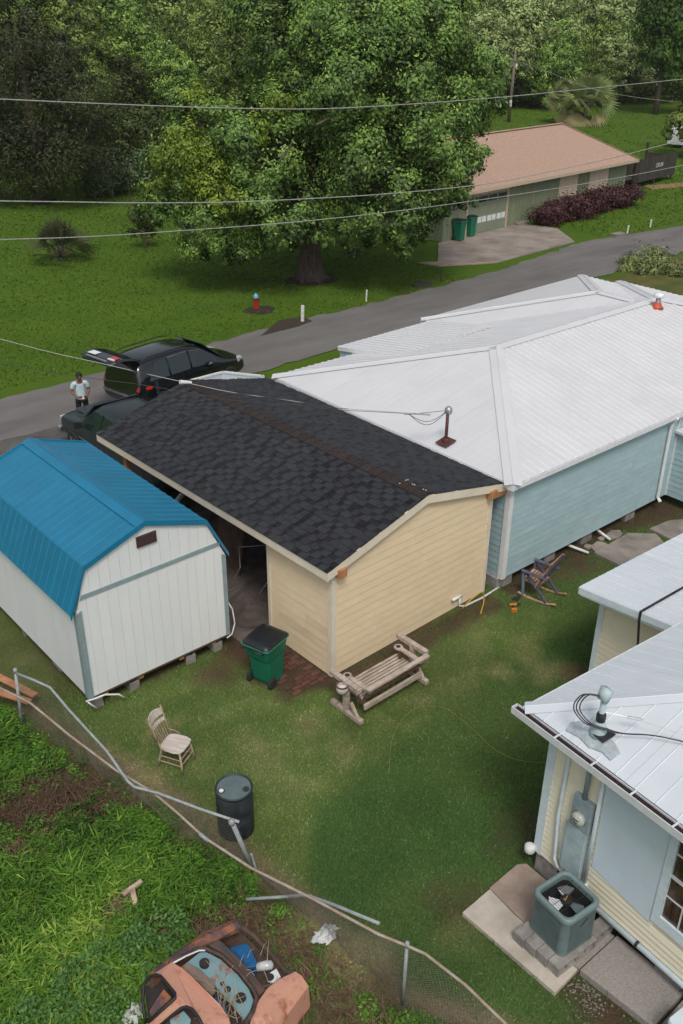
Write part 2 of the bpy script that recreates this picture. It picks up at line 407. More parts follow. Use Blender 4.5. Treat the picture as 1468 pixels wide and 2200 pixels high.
m_lawn = mat('lawn', (0.078, 0.136, 0.012), rough=.95, col2=(0.052, 0.102, 0.010), scale=.35, detail=12, bump=.3, bscale=9, spec=.12, contrast=(.3, .72))
struct(MB().poly([(-70, -20, -0.03), (230, -20, -0.03), (230, 190, -0.03), (-70, 190, -0.03)]).build('ground', m_lawn))
def ragged(pts, z, name, m, amp=.12, step=.5, seed=3):
    """flat sheet with an irregular edge"""
    r = random.Random(seed); out = []
    for i in range(len(pts)):
        a = Vector(pts[i]); b = Vector(pts[(i+1) % len(pts)]); L_ = (b-a).length; n = max(1, min(160, int(L_/step)))
        nrm = Vector((-(b-a).y, (b-a).x))/max(L_, 1e-6)
        for k in range(n):
            p = a+(b-a)*(k/n)+nrm*r.uniform(-amp, amp)*(0.3 if k == 0 else 1); out.append((p.x, p.y, z))
    return struct(MB().poly(out).build(name, m))
m_dry = mat('dry_grass', (0.135, 0.118, 0.045), rough=.95, col2=(0.065, 0.085, 0.022), scale=.8, detail=9, bump=.7, bscale=9, spec=.1)
ragged([(14, 19.6), (70, 19.6), (90, 30), (52, 25.9), (46.5, 26.3), (36, 25.7), (26, 25.6), (19, 25.4), (15.2, 24.6)], -0.018, 'roadside_verge', m_dry, amp=.1)
m_road = mat('asphalt', (0.20, 0.19, 0.183), rough=.9, col2=(0.115, 0.108, 0.104), scale=.8, detail=14, bump=.5, bscale=60, spec=.2, stretch=(.35, 1, 1), contrast=(.25, .75))
ragged([(-60, 25.6), (8, 25.7), (15, 25.8), (27, 26.35), (39.5, 26.4), (50, 26.9), (228, 37), (228, 43), (60, 31.3), (52.9, 30.5), (44.4, 31.6), (36.3, 30.3), (29.5, 29.9), (22.5, 29.9), (18, 29.6), (10, 29.1), (-60, 28.8)], 0.0, 'road', m_road, amp=.13, step=.45)
m_drive = mat('driveway_asphalt', (0.13, 0.12, 0.11), rough=.9, col2=(0.07, 0.064, 0.06), scale=1.2, detail=12, bump=.6, bscale=50, spec=.2)
ragged([(4.5, 20.2), (14.6, 20.2), (15.2, 25.9), (3.5, 25.9)], 0.006, 'driveway', m_drive, amp=.08, seed=8)
m_conc_old = mat('old_concrete', (0.30, 0.265, 0.235), rough=.9, col2=(0.165, 0.145, 0.13), scale=1.5, detail=12, bump=.5, bscale=30, spec=.2, distort=.4)
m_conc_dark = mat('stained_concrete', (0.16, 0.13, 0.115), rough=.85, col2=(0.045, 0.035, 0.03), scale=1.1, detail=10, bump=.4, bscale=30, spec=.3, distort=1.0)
m_conc_pale = mat('pale_concrete', (0.52, 0.47, 0.40), rough=.9, col2=(0.36, 0.32, 0.27), scale=1.8, detail=10, bump=.4, bscale=40, spec=.2)
m_conc_pink = mat('pinkish_concrete', (0.38, 0.30, 0.245), rough=.9, col2=(0.26, 0.20, 0.165), scale=3, detail=12, bump=.4, bscale=40, spec=.2)
m_conc_grey = mat('grey_concrete', (0.37, 0.34, 0.315), rough=.95, col2=(0.25, 0.225, 0.205), scale=30, detail=14, bump=.7, bscale=90, spec=.15, contrast=(.3, .7))
# carport floor in four cast slabs
for i, (a, b) in enumerate([(13.0, 14.8), (14.82, 16.6), (16.62, 18.4), (18.42, 20.2)]):
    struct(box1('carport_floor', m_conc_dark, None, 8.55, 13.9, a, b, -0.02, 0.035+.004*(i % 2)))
# driveway and path of the far green house
struct(MB().prism([(37.9, 36.3), (34.9, 33.4), (37.2, 31.4), (44.2, 31.9), (46.2, 34.7), (45.6, 37.1), (41, 36.8)], lambda u, v, n: (u, v, n), -.03, .03).build('concrete_driveway', mat('drive_concrete', (0.33, 0.285, 0.25), rough=.9, col2=(0.19, 0.155, 0.13), scale=.8, detail=12, bump=.3, bscale=20)))
struct(MB().prism([(34.9, 33.4), (33.9, 33.9), (34.3, 32.7), (36.4, 31.7), (37.2, 31.4)], lambda u, v, n: (u, v, n), -.03, .02).build('footpath', m_conc_pink))
struct(MB().prism([(62.5, 39.0), (63.2, 40.2), (90, 33.5), (90, 32.7)], lambda u, v, n: (u, v, n), -.03, .012).build('dirt_path', mat('orange_dirt', (0.30, 0.17, 0.08), rough=1, col2=(0.16, 0.13, 0.05), scale=1.5)))
struct(MB().prism([(43.5, 25.4), (50, 20.5), (70, 25), (60, 30), (50.5, 26.4), (46.5, 25.9)], lambda u, v, n: (u, v, n), -.03, -.006).build('bare_bank', mat('bank_soil', (0.22, 0.13, 0.075), rough=1, col2=(0.10, 0.10, 0.04), scale=1.2)))
# ------------------------------------------------------------------ cream carport with shingle roof
m_cream = mat('cream_siding', (0.80, 0.64, 0.43), rough=.6, scale=2, var=.03, objvar=.012, bump=.15, bscale=60)
m_cream_b = mat('cream_siding_second_coat', (0.74, 0.58, 0.39), rough=.6, scale=2, var=.05, objvar=.02)
m_cream_trim = mat('cream_trim', (0.74, 0.66, 0.53), rough=.5, scale=3, var=.05)
m_shingle_d = mat('asphalt_shingle_dark_tab', (0.025, 0.026, 0.031), rough=.92, scale=60, var=.25, objvar=.25, bump=.6, bscale=300, spec=.2)  # recessed tabs: darker granule blend, with the shade of the slots put in
m_shingle = mat('asphalt_shingle', (0.043, 0.045, 0.052), rough=.92, scale=60, var=.2, objvar=.13, bump=.6, bscale=300, spec=.22)
m_shingle_s = mat('asphalt_shingle_rows', (0.044, 0.046, 0.053), rough=.92, col2=(0.034, 0.036, 0.042), scale=5, bump=.6, bscale=300, spec=.25, attr='col')
m_ridge = mat('brown_ridge_shingle', (0.042, 0.033, 0.031), rough=.9, scale=20, var=.25, objvar=.2, bump=.5, bscale=200, spec=.25)
m_felt = mat('roof_underlay', (0.012, 0.012, 0.013), rough=1)
m_pine = mat('fresh_pine', (0.50, 0.24, 0.10), rough=.7, col2=(0.34, 0.15, 0.06), scale=4, stretch=(1, 1, .2), bump=.2)
m_dark = mat('dark_interior', (0.03, 0.026, 0.024), rough=.9)  # near-black: shade of interiors, crawl spaces and openings put into the colour
G = thing('carport', 'cream lap-sided carport with a dark shingle roof beside the blue house', 'carport', (9.28, 11.08, 0), rad(1.97))
gW, gL, gX = 4.52, 8.05, 2.39
sl_l = (3.225-2.536)/(2.39+.18); sl_r = (3.225-2.65)/(4.93-2.39)
zt = lambda u: (2.536+(u+.18)*sl_l if u < gX else 3.225-(u-gX)*sl_r)-.13
end_poly = [(0, 0.03), (gW, 0.03), (gW, zt(gW)), (gX, zt(gX)), (0, zt(0))]
FG = lambda u, v, n: (u, -n, v)
MB().prism(end_poly, FG, -.10, -.004).build('end_wall', m_cream, G)
plank_wall(G, end_poly, FG, .178, m_cream, 'siding_plank', 3.6, thick=.011, seed=4, m2=m_cream_b, p2=.04)
# side return wall (towards the shed)
side_poly = [(0.0, 0.03), (1.9, 0.03), (1.9, zt(0)), (0.0, zt(0))]
FS = lambda u, v, n: (-n, u, v)
MB().prism(side_poly, FS, -.10, -.004).build('side_wall', m_cream, G)
plank_wall(G, side_poly, FS, .178, m_cream, 'siding_plank', 3.6, thick=.009, seed=5, m2=m_cream_b, p2=.05)
for (x0, x1, y0, y1, z1) in [(-.022, .09, -.022, .085, zt(0)), (-.022, .10, 1.83, 1.915, zt(0)), (gW-.08, gW+.022, -.022, .08, zt(gW))]:
    box1('corner_trim', m_cream_trim, G, x0, x1, y0, y1, .03, z1)
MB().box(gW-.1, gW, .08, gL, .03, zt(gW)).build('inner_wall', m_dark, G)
for y in (7.25,): box1('post', m_pine, G, -.02, .12, y-.07, y+.07, .03, zt(0)-.1)
box1('header_beam', m_pine, G, .0, .10, 1.92, gL, zt(0)-.2, zt(0)-.0)
for x, w in ((.13, .0), (gW-.13, 0)): box1('beam_end', m_pine, G, x-.09, x+.09, -.17, .0, zt(x)-.17, zt(x)-.0)
box1('beam_end', m_pine, G, gW+.0, gW+.36, -.10, .06, zt(gW+.3)-.14, zt(gW+.3)-.01)
# roof deck and fascias
y0, y1 = -.085, 8.12
for nm, a, b in (('roof_deck', (-.18, 2.536), (gX, 3.225)), ('roof_deck', (gX, 3.225), (4.93, 2.65))):
    mb = MB(); mb.hexa([(a[0], y0, a[1]-.10), (b[0], y0, b[1]-.10), (b[0], y1, b[1]-.10), (a[0], y1, a[1]-.10), (a[0], y0, a[1]-.01), (b[0], y0, b[1]-.01), (b[0], y1, b[1]-.01), (a[0], y1, a[1]-.01)])
    mb.build(nm, m_felt, G)
    for yy in (y0-.025, y1): MB().hexa([(a[0], yy, a[1]-.19), (b[0], yy, b[1]-.19), (b[0], yy+.025, b[1]-.19), (a[0], yy+.025, a[1]-.19), (a[0], yy, a[1]-.015), (b[0], yy, b[1]-.015), (b[0], yy+.025, b[1]-.015), (a[0], yy+.025, a[1]-.015)]).build('rake_board', m_cream_trim, G)
box1('fascia_board', m_cream_trim, G, -.205, -.181, y0-.025, y1+.02, 2.34, 2.522)
box1('fascia_board', m_cream_trim, G, 4.931, 4.955, y0-.025, y1+.02, 2.45, 2.638)
# shingle tabs
def shingles(slope, expo=.142, wid=.225):
    """slope: 0 left, 1 right. returns list of (8 corners, y)"""
    if slope == 0: P = Vector((-.22, 0, 2.536-.04*sl_l)); V = Vector((gX+.22, 0, 3.225-P.z)); L_ = V.length; V.normalize(); N = Vector((-V.z, 0, V.x))
    else: P = Vector((4.97, 0, 2.65-.04*sl_r)); V = Vector((gX-4.97, 0, 3.225-P.z)); L_ = V.length; V.normalize(); N = Vector((V.z, 0, -V.x))
    out = []; nrow = int(L_/expo)+1; r = random.Random(31+slope); dk = False
    for i in range(nrow):
        y = y0-.03-r.uniform(0, wid)
        while y < y1+.03:
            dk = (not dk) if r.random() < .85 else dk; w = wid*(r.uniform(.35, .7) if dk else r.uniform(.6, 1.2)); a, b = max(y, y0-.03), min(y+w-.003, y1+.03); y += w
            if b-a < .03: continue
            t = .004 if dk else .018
            v0, v1 = i*expo, min(i*expo+expo*1.25, L_)
            p = lambda yy, v, n: tuple(P+V*v+N*n+Vector((0, yy, 0)))
            out.append(([p(a, v0, .0), p(b, v0, .0), p(b, v1, -.006), p(a, v1, -.006), p(a, v0, t), p(b, v0, t), p(b, v1, .004), p(a, v1, .004)], (a+b)/2, i, dk))
    return out
S0 = shingles(0); S0.sort(key=lambda q: q[1]-q[2]*.12)
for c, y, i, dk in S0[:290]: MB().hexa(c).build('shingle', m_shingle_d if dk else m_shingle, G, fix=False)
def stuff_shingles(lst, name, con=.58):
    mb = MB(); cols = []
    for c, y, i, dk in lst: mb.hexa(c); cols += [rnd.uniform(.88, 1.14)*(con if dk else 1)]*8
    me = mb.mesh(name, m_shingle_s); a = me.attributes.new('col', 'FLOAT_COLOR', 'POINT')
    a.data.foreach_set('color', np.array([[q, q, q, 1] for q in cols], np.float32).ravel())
    o = bpy.data.objects.new(name, me); C.objects.link(o); o.parent = G; o['kind'] = 'stuff'
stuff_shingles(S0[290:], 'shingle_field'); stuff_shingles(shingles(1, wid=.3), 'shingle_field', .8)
y = y0
while y < y1:
    e = min(y+.30, y1+.02)
    cx = gX; dl = .17
    mb = MB(); t0, t1 = .030, .018
    for sx, s in ((-1, sl_l), (1, sl_r)):
        q = dl*sx
        mb.hexa([(cx, y, 3.225+t0-.012), (cx+q, y, 3.225+t0-.012-abs(q)*s), (cx+q, e, 3.225+t1-.012-abs(q)*s), (cx, e, 3.225+t1-.012), (cx, y, 3.225+t0), (cx+q, y, 3.225+t0-abs(q)*s), (cx+q, e, 3.225+t1-abs(q)*s), (cx, e, 3.225+t1)])
    mb.build('ridge_shingle', m_ridge, G); y += .25
for k in range(7): MB().lathe([(.016, 0), (.016, .004)], (rnd.uniform(2.3, 2.65), rnd.uniform(.0, .7), 3.235), 6).build('nail_scrap', m_cream_trim, G)
# small pipe run low on the end wall
m_galv = mat('galvanised_steel', (0.42, 0.44, 0.45), rough=.45, metal=.6, scale=12, var=.15)
m_pvc = mat('white_plastic', (0.72, 0.72, 0.70), rough=.4, var=.06)
MB().tube([(3.42, -.05, .30), (3.72, -.05, .30)], .035, 8).tube([(3.66, -.05, .30), (3.66, -.05, .05), (3.78, -.12, .03), (4.3, -.16, .03), (5.05, -.12, .03), (5.25, .1, .03), (5.2, .4, .03)], .022, 7).build('drain_pipe', m_pvc, G, smooth=True)

# ------------------------------------------------------------------ white barn shed with blue roof
m_shed = mat('white_shed_panel', (0.76, 0.78, 0.78), rough=.55, col2=(0.71, 0.735, 0.74), scale=.8, objvar=.004, bump=.1, bscale=80)
m_greytrim = mat('blue_grey_trim', (0.25, 0.33, 0.345), rough=.5, var=.06)
m_blue = mat('blue_metal_roof', (0.002, 0.170, 0.310), rough=.36, scale=1.5, var=.06, spec=1.0, objvar=.03)
m_vent = mat('brown_louvre', (0.075, 0.04, 0.038), rough=.6)
S = thing('barn_shed', 'white gambrel barn shed with a bright blue metal roof', 'shed', (5.225, 13.105, 0), rad(.77))
sw, sl, zb = 3.10, 4.5, .346
gam = [(0, zb), (sw, zb), (sw, 2.20), (2.71, 3.02), (1.447, 3.46), (.235, 3.02), (0, 2.20)]
low = [(0, zb), (sw, zb), (sw, 2.20), (2.86, 2.52), (.14, 2.52), (0, 2.20)]
MB().prism(gam, FG, -.12, -.004).build('gable_wall', m_shed, S)
F2 = lambda u, v, n: (u, -n-.008, v)
lo_poly = clip(gam, 0, 1, 2.50); up_poly = clip(gam, 0, -1, -2.53)
plank_wall(S, lo_poly, FG, .203, m_shed, 'wall_panel', vertical=True, thick=.004, gap=.005)
plank_wall(S, up_poly, FG, .203, m_shed, 'wall_panel', vertical=True, thick=.008, gap=.005)
MB().prism([(0.08, 2.455), (3.02, 2.455), (2.96, 2.535), (.14, 2.535)], F2, 0, .016).build('band_trim', m_greytrim, S)
MB().prism([(0, zb), (.085, zb), (.085, 2.24), (0, 2.2)], F2, 0, .018).build('corner_trim', m_greytrim, S)
MB().prism([(sw-.085, zb), (sw, zb), (sw, 2.2), (sw-.085, 2.24)], F2, 0, .018).build('corner_trim', m_greytrim, S)
MB().box(-.028, -.004, -.025, .09, zb, 2.2).build('corner_trim', m_greytrim, S)
wall_l = [(0.0, zb), (sl, zb), (sl, 2.25), (0, 2.25)]
MB().prism(wall_l, FS, -.10, -.004).build('side_wall', m_shed, S)
plank_wall(S, wall_l, FS, .203, m_shed, 'wall_panel', vertical=True, thick=.004, gap=.005)
MB().box(sw-.1, sw, 0.13, sl, zb, 2.25).build('side_wall', m_shed, S)
MB().box(0.1, sw-.1, sl-.1, sl, zb, 2.4).build('back_wall', m_shed, S)
MB().box(0.02, sw-.02, 0.02, sl-.02, zb-.06, zb+.02).build('floor_frame', mat('skid_timber', (0.14, 0.10, 0.06), rough=.9), S)
for x in (.35, 1.1, 2.0, 2.75): box1('skid', m_pine, S, x-.05, x+.05, .05, sl-.05, zb-.14, zb-.06)
v = MB()
Fv = lambda u, vv, n: (u, -n-.02, vv)
v.prism([(1.26, 3.05), (1.66, 3.05), (1.66, 3.27), (1.26, 3.27)], Fv, 0, .02)
vo = v.build('gable_vent', m_vent, S)
for k in range(6): MB().prism([(1.27, 3.065+k*.034), (1.65, 3.065+k*.034), (1.65, 3.085+k*.034), (1.27, 3.085+k*.034)], Fv, .02, .034).build('louvre', m_vent, vo)
R_l, Rr = (1.447, 3.521), None
yA, yB = -.05, 4.56
def shed_plane(p, q, flip=1):
    P0 = Vector((p[0], yA, p[1])); V = Vector((q[0]-p[0], 0, q[1]-p[1])); L_ = V.length; rh_ = .004 if p[0] < 1.4 and q[1] > 3.4 else (.009 if p[0] < 1.4 else .016)
    metal_roof(S, P0, (0, 1, 0), V, [(0, 0), (yB-yA, 0), (yB-yA, L_), (0, L_)], m_blue, panel=.9144, rib=.2286, rw=.014, rh=rh_)
shed_plane((-.13, 2.22), (.234, 3.088)); shed_plane((.214, 3.075), R_l)
shed_plane((3.155, 2.22), (2.71, 3.088)); shed_plane((2.73, 3.075), R_l)
for p, q in (((-.13, 2.22), (.234, 3.088)), ((.234, 3.088), R_l), (R_l, (2.71, 3.088)), ((2.71, 3.088), (3.155, 2.22))):
    for yy in (yA-.012, yB-.01):
        MB().hexa([(p[0], yy, p[1]-.075), (q[0], yy, q[1]-.075), (q[0], yy+.03, q[1]-.075), (p[0], yy+.03, p[1]-.075), (p[0], yy, p[1]+.028), (q[0], yy, q[1]+.028), (q[0], yy+.03, q[1]+.028), (p[0], yy+.03, p[1]+.028)]).build('rake_trim', m_blue, S)
dl = Vector((.234-1.447, 0, 3.088-3.521)); dr = Vector((2.71-1.447, 0, 3.088-3.521))
cap_strip(S, (1.447, yA, 3.521), (1.447, yB, 3.521), dl, dr, .19, m_blue, lift=.03)
m_block = mat('concrete_block', (0.32, 0.30, 0.28), rough=.95, col2=(0.20, 0.185, 0.17), scale=6, objvar=.12, bump=.6, bscale=60, spec=.15)
def block(name, x, y, z, rz=0, sx=.40, sy=.20, sz=.19, parent=None, label=None, group=None, cat='concrete block'):
    """hollow concrete block lying on its face: two cores"""
    mb = MB(); w = .032
    mb.box(-sx/2, sx/2, -sy/2, -sy/2+w, 0, sz).box(-sx/2, sx/2, sy/2-w, sy/2, 0, sz)
    for cx in (-sx/2+w/2, 0, sx/2-w/2): mb.box(cx-w/2, cx+w/2, -sy/2+w, sy/2-w, 0.001, sz-.001)
    o = mb.build(name, m_block, parent, bevel=.006, loc=(x, y, z), rot=(0, 0, rz))
    if label: tag(o, label, cat, group)
    return o
blk = None
names_ = {(0, 0): 'concrete block under the near corner of the white shed with the strap', (1, 0): 'second concrete block from the near corner under the shed gable', (2, 0): 'third concrete block from the near corner under the shed gable', (3, 0): 'concrete block under the shed corner nearest the carport',
          (0, 1): 'concrete block halfway along the fence side of the shed', (0, 2): 'farthest concrete block along the fence side of the shed'}
Mw = Matrix.Translation((5.225, 13.105, 0)) @ Matrix.Rotation(rad(.77), 4, 'Z')
for (i, j), lb in names_.items():
    p = Mw @ Vector(((.22, .95, 2.25, 2.85)[i] if j == 0 else .22, (.25, 1.65, 3.2)[j], 0))
    o = block('concrete_block', p.x, p.y, .0, rad(90 if (i+j) % 2 else 78), sz=.2, label=lb, group='blocks under the white shed')
    o.scale = (1, 1, 1.0)
m_strap = mat('white_anchor_strap', (0.7, 0.7, 0.68), rough=.5)
p = Mw @ Vector((.0, -.03, .3))
t = MB().tube([p+Vector((-.08, .02, .02)), p+Vector((.05, -.02, .03)), p+Vector((.28, -.03, .02)), p+Vector((.5, -.12, -.03)), p+Vector((.62, -.12, -.18))], .018, 6).tube([p+Vector((-.05, 0, -.0)), p+Vector((.1, -.03, -.22))], .015, 6).build('anchor_strap', m_strap, S, smooth=True)
t.matrix_parent_inverse = Mw.inverted()
p = Mw @ Vector((3.1, -.03, .3))
t = MB().tube([p+Vector((-.1, -.02, .0)), p+Vector((.02, -.03, .05)), p+Vector((.12, .0, .25)), p+Vector((.13, .08, .55)), p+Vector((.05, .12, .75))], .014, 6).build('anchor_strap', m_strap, S, smooth=True)
t.matrix_parent_inverse = Mw.inverted()

# ------------------------------------------------------------------ blue house with white hip roof
m_bsid = mat('pale_blue_siding', (0.38, 0.52, 0.555), rough=.6, scale=2, var=.05, objvar=.035, bump=.1, bscale=60)
m_wtrim = mat('white_trim', (0.74, 0.76, 0.77), rough=.45, var=.05)
m_wroof = mat('white_metal_roof', (0.62, 0.63, 0.65), rough=.5, col2=(0.575, 0.585, 0.605), scale=.9, detail=8, objvar=.006, spec=.4)
B = thing('blue_house', 'pale blue house with a broad white ribbed hip roof beside the carport', 'house', (14.19, 11.07, 0))
L0 = Matrix.Translation((-14.19, -11.07, 0))
w2 = lambda x, y, z: Vector((x-14.19, y-11.07, z))
E0 = 2.72; PK = 3.7
xl, xr, yf, yb = 14.04, 29.8, 10.90, 19.3
front = [(0, .28), (6.46, .28), (6.46, 2.66), (0, 2.66)]
MB().prism(front, FG, -.12, -.004).build('front_wall', m_bsid, B)
plank_wall(B, front, FG, .152, m_bsid, 'siding_plank', 3.66, seed=12, thick=.010)
leftw = [(0, .28), (8.1, .28), (8.1, 2.66), (0, 2.66)]
MB().prism(leftw, FS, -.12, -.004).build('side_wall', m_bsid, B)
plank_wall(B, [(0, .28), (2.2, .28), (2.2, 2.66), (0, 2.66)], FS, .152, m_bsid, 'siding_plank', 3.66, seed=13)
box1('corner_trim', m_wtrim, B, -.03, .10, -.03, -.001, .27, 2.66); box1('corner_trim', m_wtrim, B, -.03, -.001, -.001, .10, .27, 2.66)
box1('back_wall', m_bsid, B, .12, 15.2, 7.98, 8.1, .28, 2.66); box1('end_wall', m_bsid, B, 15.2, 15.32, 0, 8.1, .28, 2.66)
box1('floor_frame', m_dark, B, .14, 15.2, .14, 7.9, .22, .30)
# projecting low wing at the right edge
wingp = [(0, .28), (2.6, .28), (2.6, 2.05), (0, 2.05)]
FWg = lambda u, v, n: (6.46-n, -u, v)
MB().prism(wingp, FWg, -.12, -.004).build('wing_wall', m_bsid, B)
plank_wall(B, wingp, FWg, .152, m_bsid, 'siding_plank', 3.66, seed=14)
box1('wing_roof', m_wroof, B, 6.34, 9.5, -2.8, .0, 2.06, 2.12)
box1('corner_trim', m_wtrim, B, 6.42, 6.452, -.035, -.001, .28, 2.66)
box1('front_wall', m_bsid, B, 6.47, 15.2, .02, .12, .28, 2.66)
MB().tube([(5.98, -.20, 2.62), (5.98, -.10, 2.45), (5.98, -.07, 2.3), (5.98, -.07, .38), (5.98, -.16, .28)], .045, 6).build('downspout', m_wtrim, B)
# piers
for i, (px, py) in enumerate([(1078, 1250), (1185, 1200), (1265, 1158), (1355, 1108)]):
    q = at(px, py, .15); 
    MB().box(-.2, .2, 0, .4, 0, .14).box(-.2, .2, .005, .395, .145, .27).build('pier', m_block, B, bevel=.006, loc=(q.x-14.19+.05, .05, 0))
box1('pier', m_block, B, -.0, .4, .02, .4, 0, .275, bevel=.006)
for x, y in ((0.1, 3.5), (0.1, 7.0), (8, .1), (11, .1), (14.6, .1), (14.6, 7.6), (4, 7.6), (9, 7.6)): box1('pier', m_block, B, x, x+.4, y, y+.4, 0, .275)
# main hip roof
pk1 = w2(18.3, 15.25, PK); pk2 = w2(25.57, 15.24, PK)
def hip_plane(pts, m=m_wroof, u_off=0.0, **k):
    """pts: eave start, eave end, then the upper corners (local, planar)"""
    P0 = pts[0]; U = (pts[1]-pts[0]).normalized(); nn = U.cross(pts[2]-pts[0]); V = nn.cross(U).normalized()
    if V.z < 0: V = -V
    metal_roof(k.pop('parent', B), P0, U, V, [((p-P0).dot(U), (p-P0).dot(V)) for p in pts], m, u_off=u_off, **k)
fl, fr, bl, br = w2(xl, yf, E0), w2(xr, yf, E0), w2(xl, yb, E0), w2(xr, yb, E0)
hip_plane([fl, fr, pk2, pk1]); hip_plane([fl, bl, pk1], rh=.0022); hip_plane([bl, br, pk2, pk1]); hip_plane([fr, br, pk2])
def hipcap(a, b, e1, e2, m=m_wroof, par=None, w=.19, lift=.030):
    """flashing over the line a-b between two roof planes whose low points are e1,e2"""
    a = Vector(a); b = Vector(b); d = (b-a).normalized()
    ds = []
    for e in (e1, e2):
        q = Vector(e)-a; q = q-d*q.dot(d); ds.append(q)
    cap_strip(par or B, a, b, ds[0], ds[1], w, m, lift=lift)
hipcap(fl, pk1, fr, bl, w=.19); hipcap(bl, pk1, fl, br); hipcap(pk1, pk2, fl, bl); hipcap(fr, pk2, fl, br); hipcap(br, pk2, bl, fr)
for a, b in ((fl, fr), (fl, bl), (bl, br), (fr, br)):
    d = (b-a).normalized(); MB().beam(a+Vector((0, 0, -.075)), b+Vector((0, 0, -.075)), .03, .115).build('fascia', m_wtrim, B)
MB().box(fl.x+.03, 15.5, fl.y+.03, 0.0, 2.63, 2.655).build('soffit', m_wtrim, B)
# rear wing and porch roofs
tl, tr = w2(20.8, 20.5, E0), w2(29.4, 20.7, E0); tp = w2(25.1, 17.0, 3.62); tq = w2(25.1, 15.3, 3.68)
hip_plane([tl, tr, tp], rh=.003); hip_plane([w2(20.8, 17.2, E0), tl, tp, w2(25.1, 15.3, 3.62)], rh=.0022); hip_plane([w2(29.4, 17, E0), tr, tp, w2(25.1, 15.3, 3.62)])
hipcap(tl, tp, w2(20.8, 17, E0), tr); hipcap(tr, tp, tl, w2(29.4, 17, E0)); hipcap(tp, w2(25.1, 15.6, 3.62), tl, tr)
for a, b in ((tl, tr), (w2(20.8, 19.3, E0), tl)): MB().beam(a+Vector((0, 0, -.08)), b+Vector((0, 0, -.08)), .03, .14).build('fascia', m_wtrim, B)
MB().box(7.0, 15.1, 8.1, 9.3, .28, 2.6).build('wing_wall', m_bsid, B)
pa, pb_, pc, pd = w2(16.9, 19.95, 2.78), w2(20.9, 20.05, 2.78), w2(20.9, 17.6, 3.16), w2(16.9, 17.5, 3.16)
hip_plane([pa, pb_, pc, pd], panel=.9144)
MB().prism([(0, 0), (.66, 0), (.66, .45), (0, .36)], lambda u, v, n: w2(16.93-n, 19.9-u, 2.36+v), -.03, 0).build('porch_end', m_bsid, B)
MB().beam(pa+Vector((0, 0, -.06)), pd+Vector((0, 0, -.06)), .03, .12).build('fascia', m_wtrim, B)
MB().beam(pa+Vector((0, 0, -.06)), pb_+Vector((0, 0, -.06)), .03, .12).build('fascia', m_wtrim, B)
for x in (17.1, 18.9, 20.7): box1('porch_post', m_wtrim, B, x-14.19-.05, x-14.19+.05, 8.7, 8.8, .1, 2.7)
# vent pipe with red boot, service mast with cables
q = at(1412, 660, 3.62)-Vector((14.19, 11.07, 0))
m_redboot = mat('red_rubber_boot', (0.55, 0.09, 0.04), rough=.6)
vp = MB().lathe([(.07, 0), (.07, .34)], q+Vector((0, 0, -.05)), 12).build('vent_pipe', m_galv, B, smooth=True)
MB().lathe([(.20, -.02), (.14, .04), (.09, .15)], q, 14).build('pipe_boot', m_redboot, vp, smooth=True)
MB().lathe([(.14, .30), (.16, .36), (.13, .41), (.05, .44)], q, 14).build('pipe_cap', m_wtrim, vp, smooth=True)
m_rust = mat('rusty_pipe', (0.10, 0.032, 0.028), rough=.7, scale=20, var=.25)
mast_b = at(958, 952, 2.81)
ml = mast_b-Vector((14.19, 11.07, 0))

mt = at_x(966, 884, mast_b.x); hgt = mt.z-mast_b.z
ms = MB().tube([ml+Vector((0, 0, -.1)), ml+Vector((0, 0, hgt-.08))], .038, 10).build('service_mast', m_rust, B, smooth=True)
MB().lathe([(.0, .10), (.05, .09), (.085, .04), (.09, -.04), (.06, -.08)], ml+Vector((.02, 0, hgt)), 12).build('weatherhead', m_galv, ms, smooth=True)
MB().box(-.17, .17, -.17, .17, 0, .012).lathe([(.09, .0), (.075, .06), (.05, .10)], (0, 0, 0), 12).build('mast_flashing', m_rust, ms, loc=ml+Vector((0, 0, .035)), rot=(0, -.2, 0))
m_cable = mat('dark_cable', (0.06, 0.05, 0.055), rough=.6)
m_wire = mat('aluminium_wire', (0.36, 0.36, 0.34), rough=.5)
for k, dz in enumerate((.0, -.22, -.30)):
    a = ml+Vector((.0, .02, hgt+.0)); b = ml+Vector((-.75, .62, hgt-.10))
    pts = [a+(b-a)*t+Vector((0, 0, dz*math.sin(PI*min(1, t*1.15)))) for t in np.linspace(0, 1, 9)]
    MB().tube(pts, .007, 4).build('service_cable', m_cable, ms)
# drain pipes running out from under the house
for (a, b) in (((1205, 1165), (1265, 1188)), ((1283, 1138), (1312, 1160))):
    MB().tube([at(*a, .2), at(*b, .06)], .034, 8).build('drain_pipe', m_pvc, B, smooth=True).matrix_parent_inverse = L0

# ------------------------------------------------------------------ near cream house (lower right)
m_vinyl = mat('cream_vinyl_siding', (0.80, 0.75, 0.58), rough=.45, col2=(0.70, 0.655, 0.50), scale=1.4, objvar=.02, bump=.05, contrast=(.2, .5))
m_iceblue = mat('pale_blue_trim', (0.66, 0.76, 0.80), rough=.45, var=.05)
m_panel = mat('blue_grey_shutter_panel', (0.62, 0.73, 0.79), rough=.5, scale=1.5, var=.04)
m_nroof = mat('near_white_metal_roof', (0.62, 0.67, 0.71), rough=.48, col2=(0.56, 0.61, 0.65), scale=.8, detail=8, objvar=.012)
m_leafmuck = mat('gutter_leaf_litter', (0.035, 0.015, 0.02), rough=1, scale=25, var=.4, bump=.8)
m_wpaint = mat('gutter_white', (0.66, 0.69, 0.70), rough=.4, var=.05)
HN = (8.72, 5.62); yawN = rad(-4.5)
Nh = thing('cream_house', 'cream vinyl-sided house with white metal roof and leaf-filled gutter, nearest the camera', 'house', (HN[0], HN[1], 0), yawN)
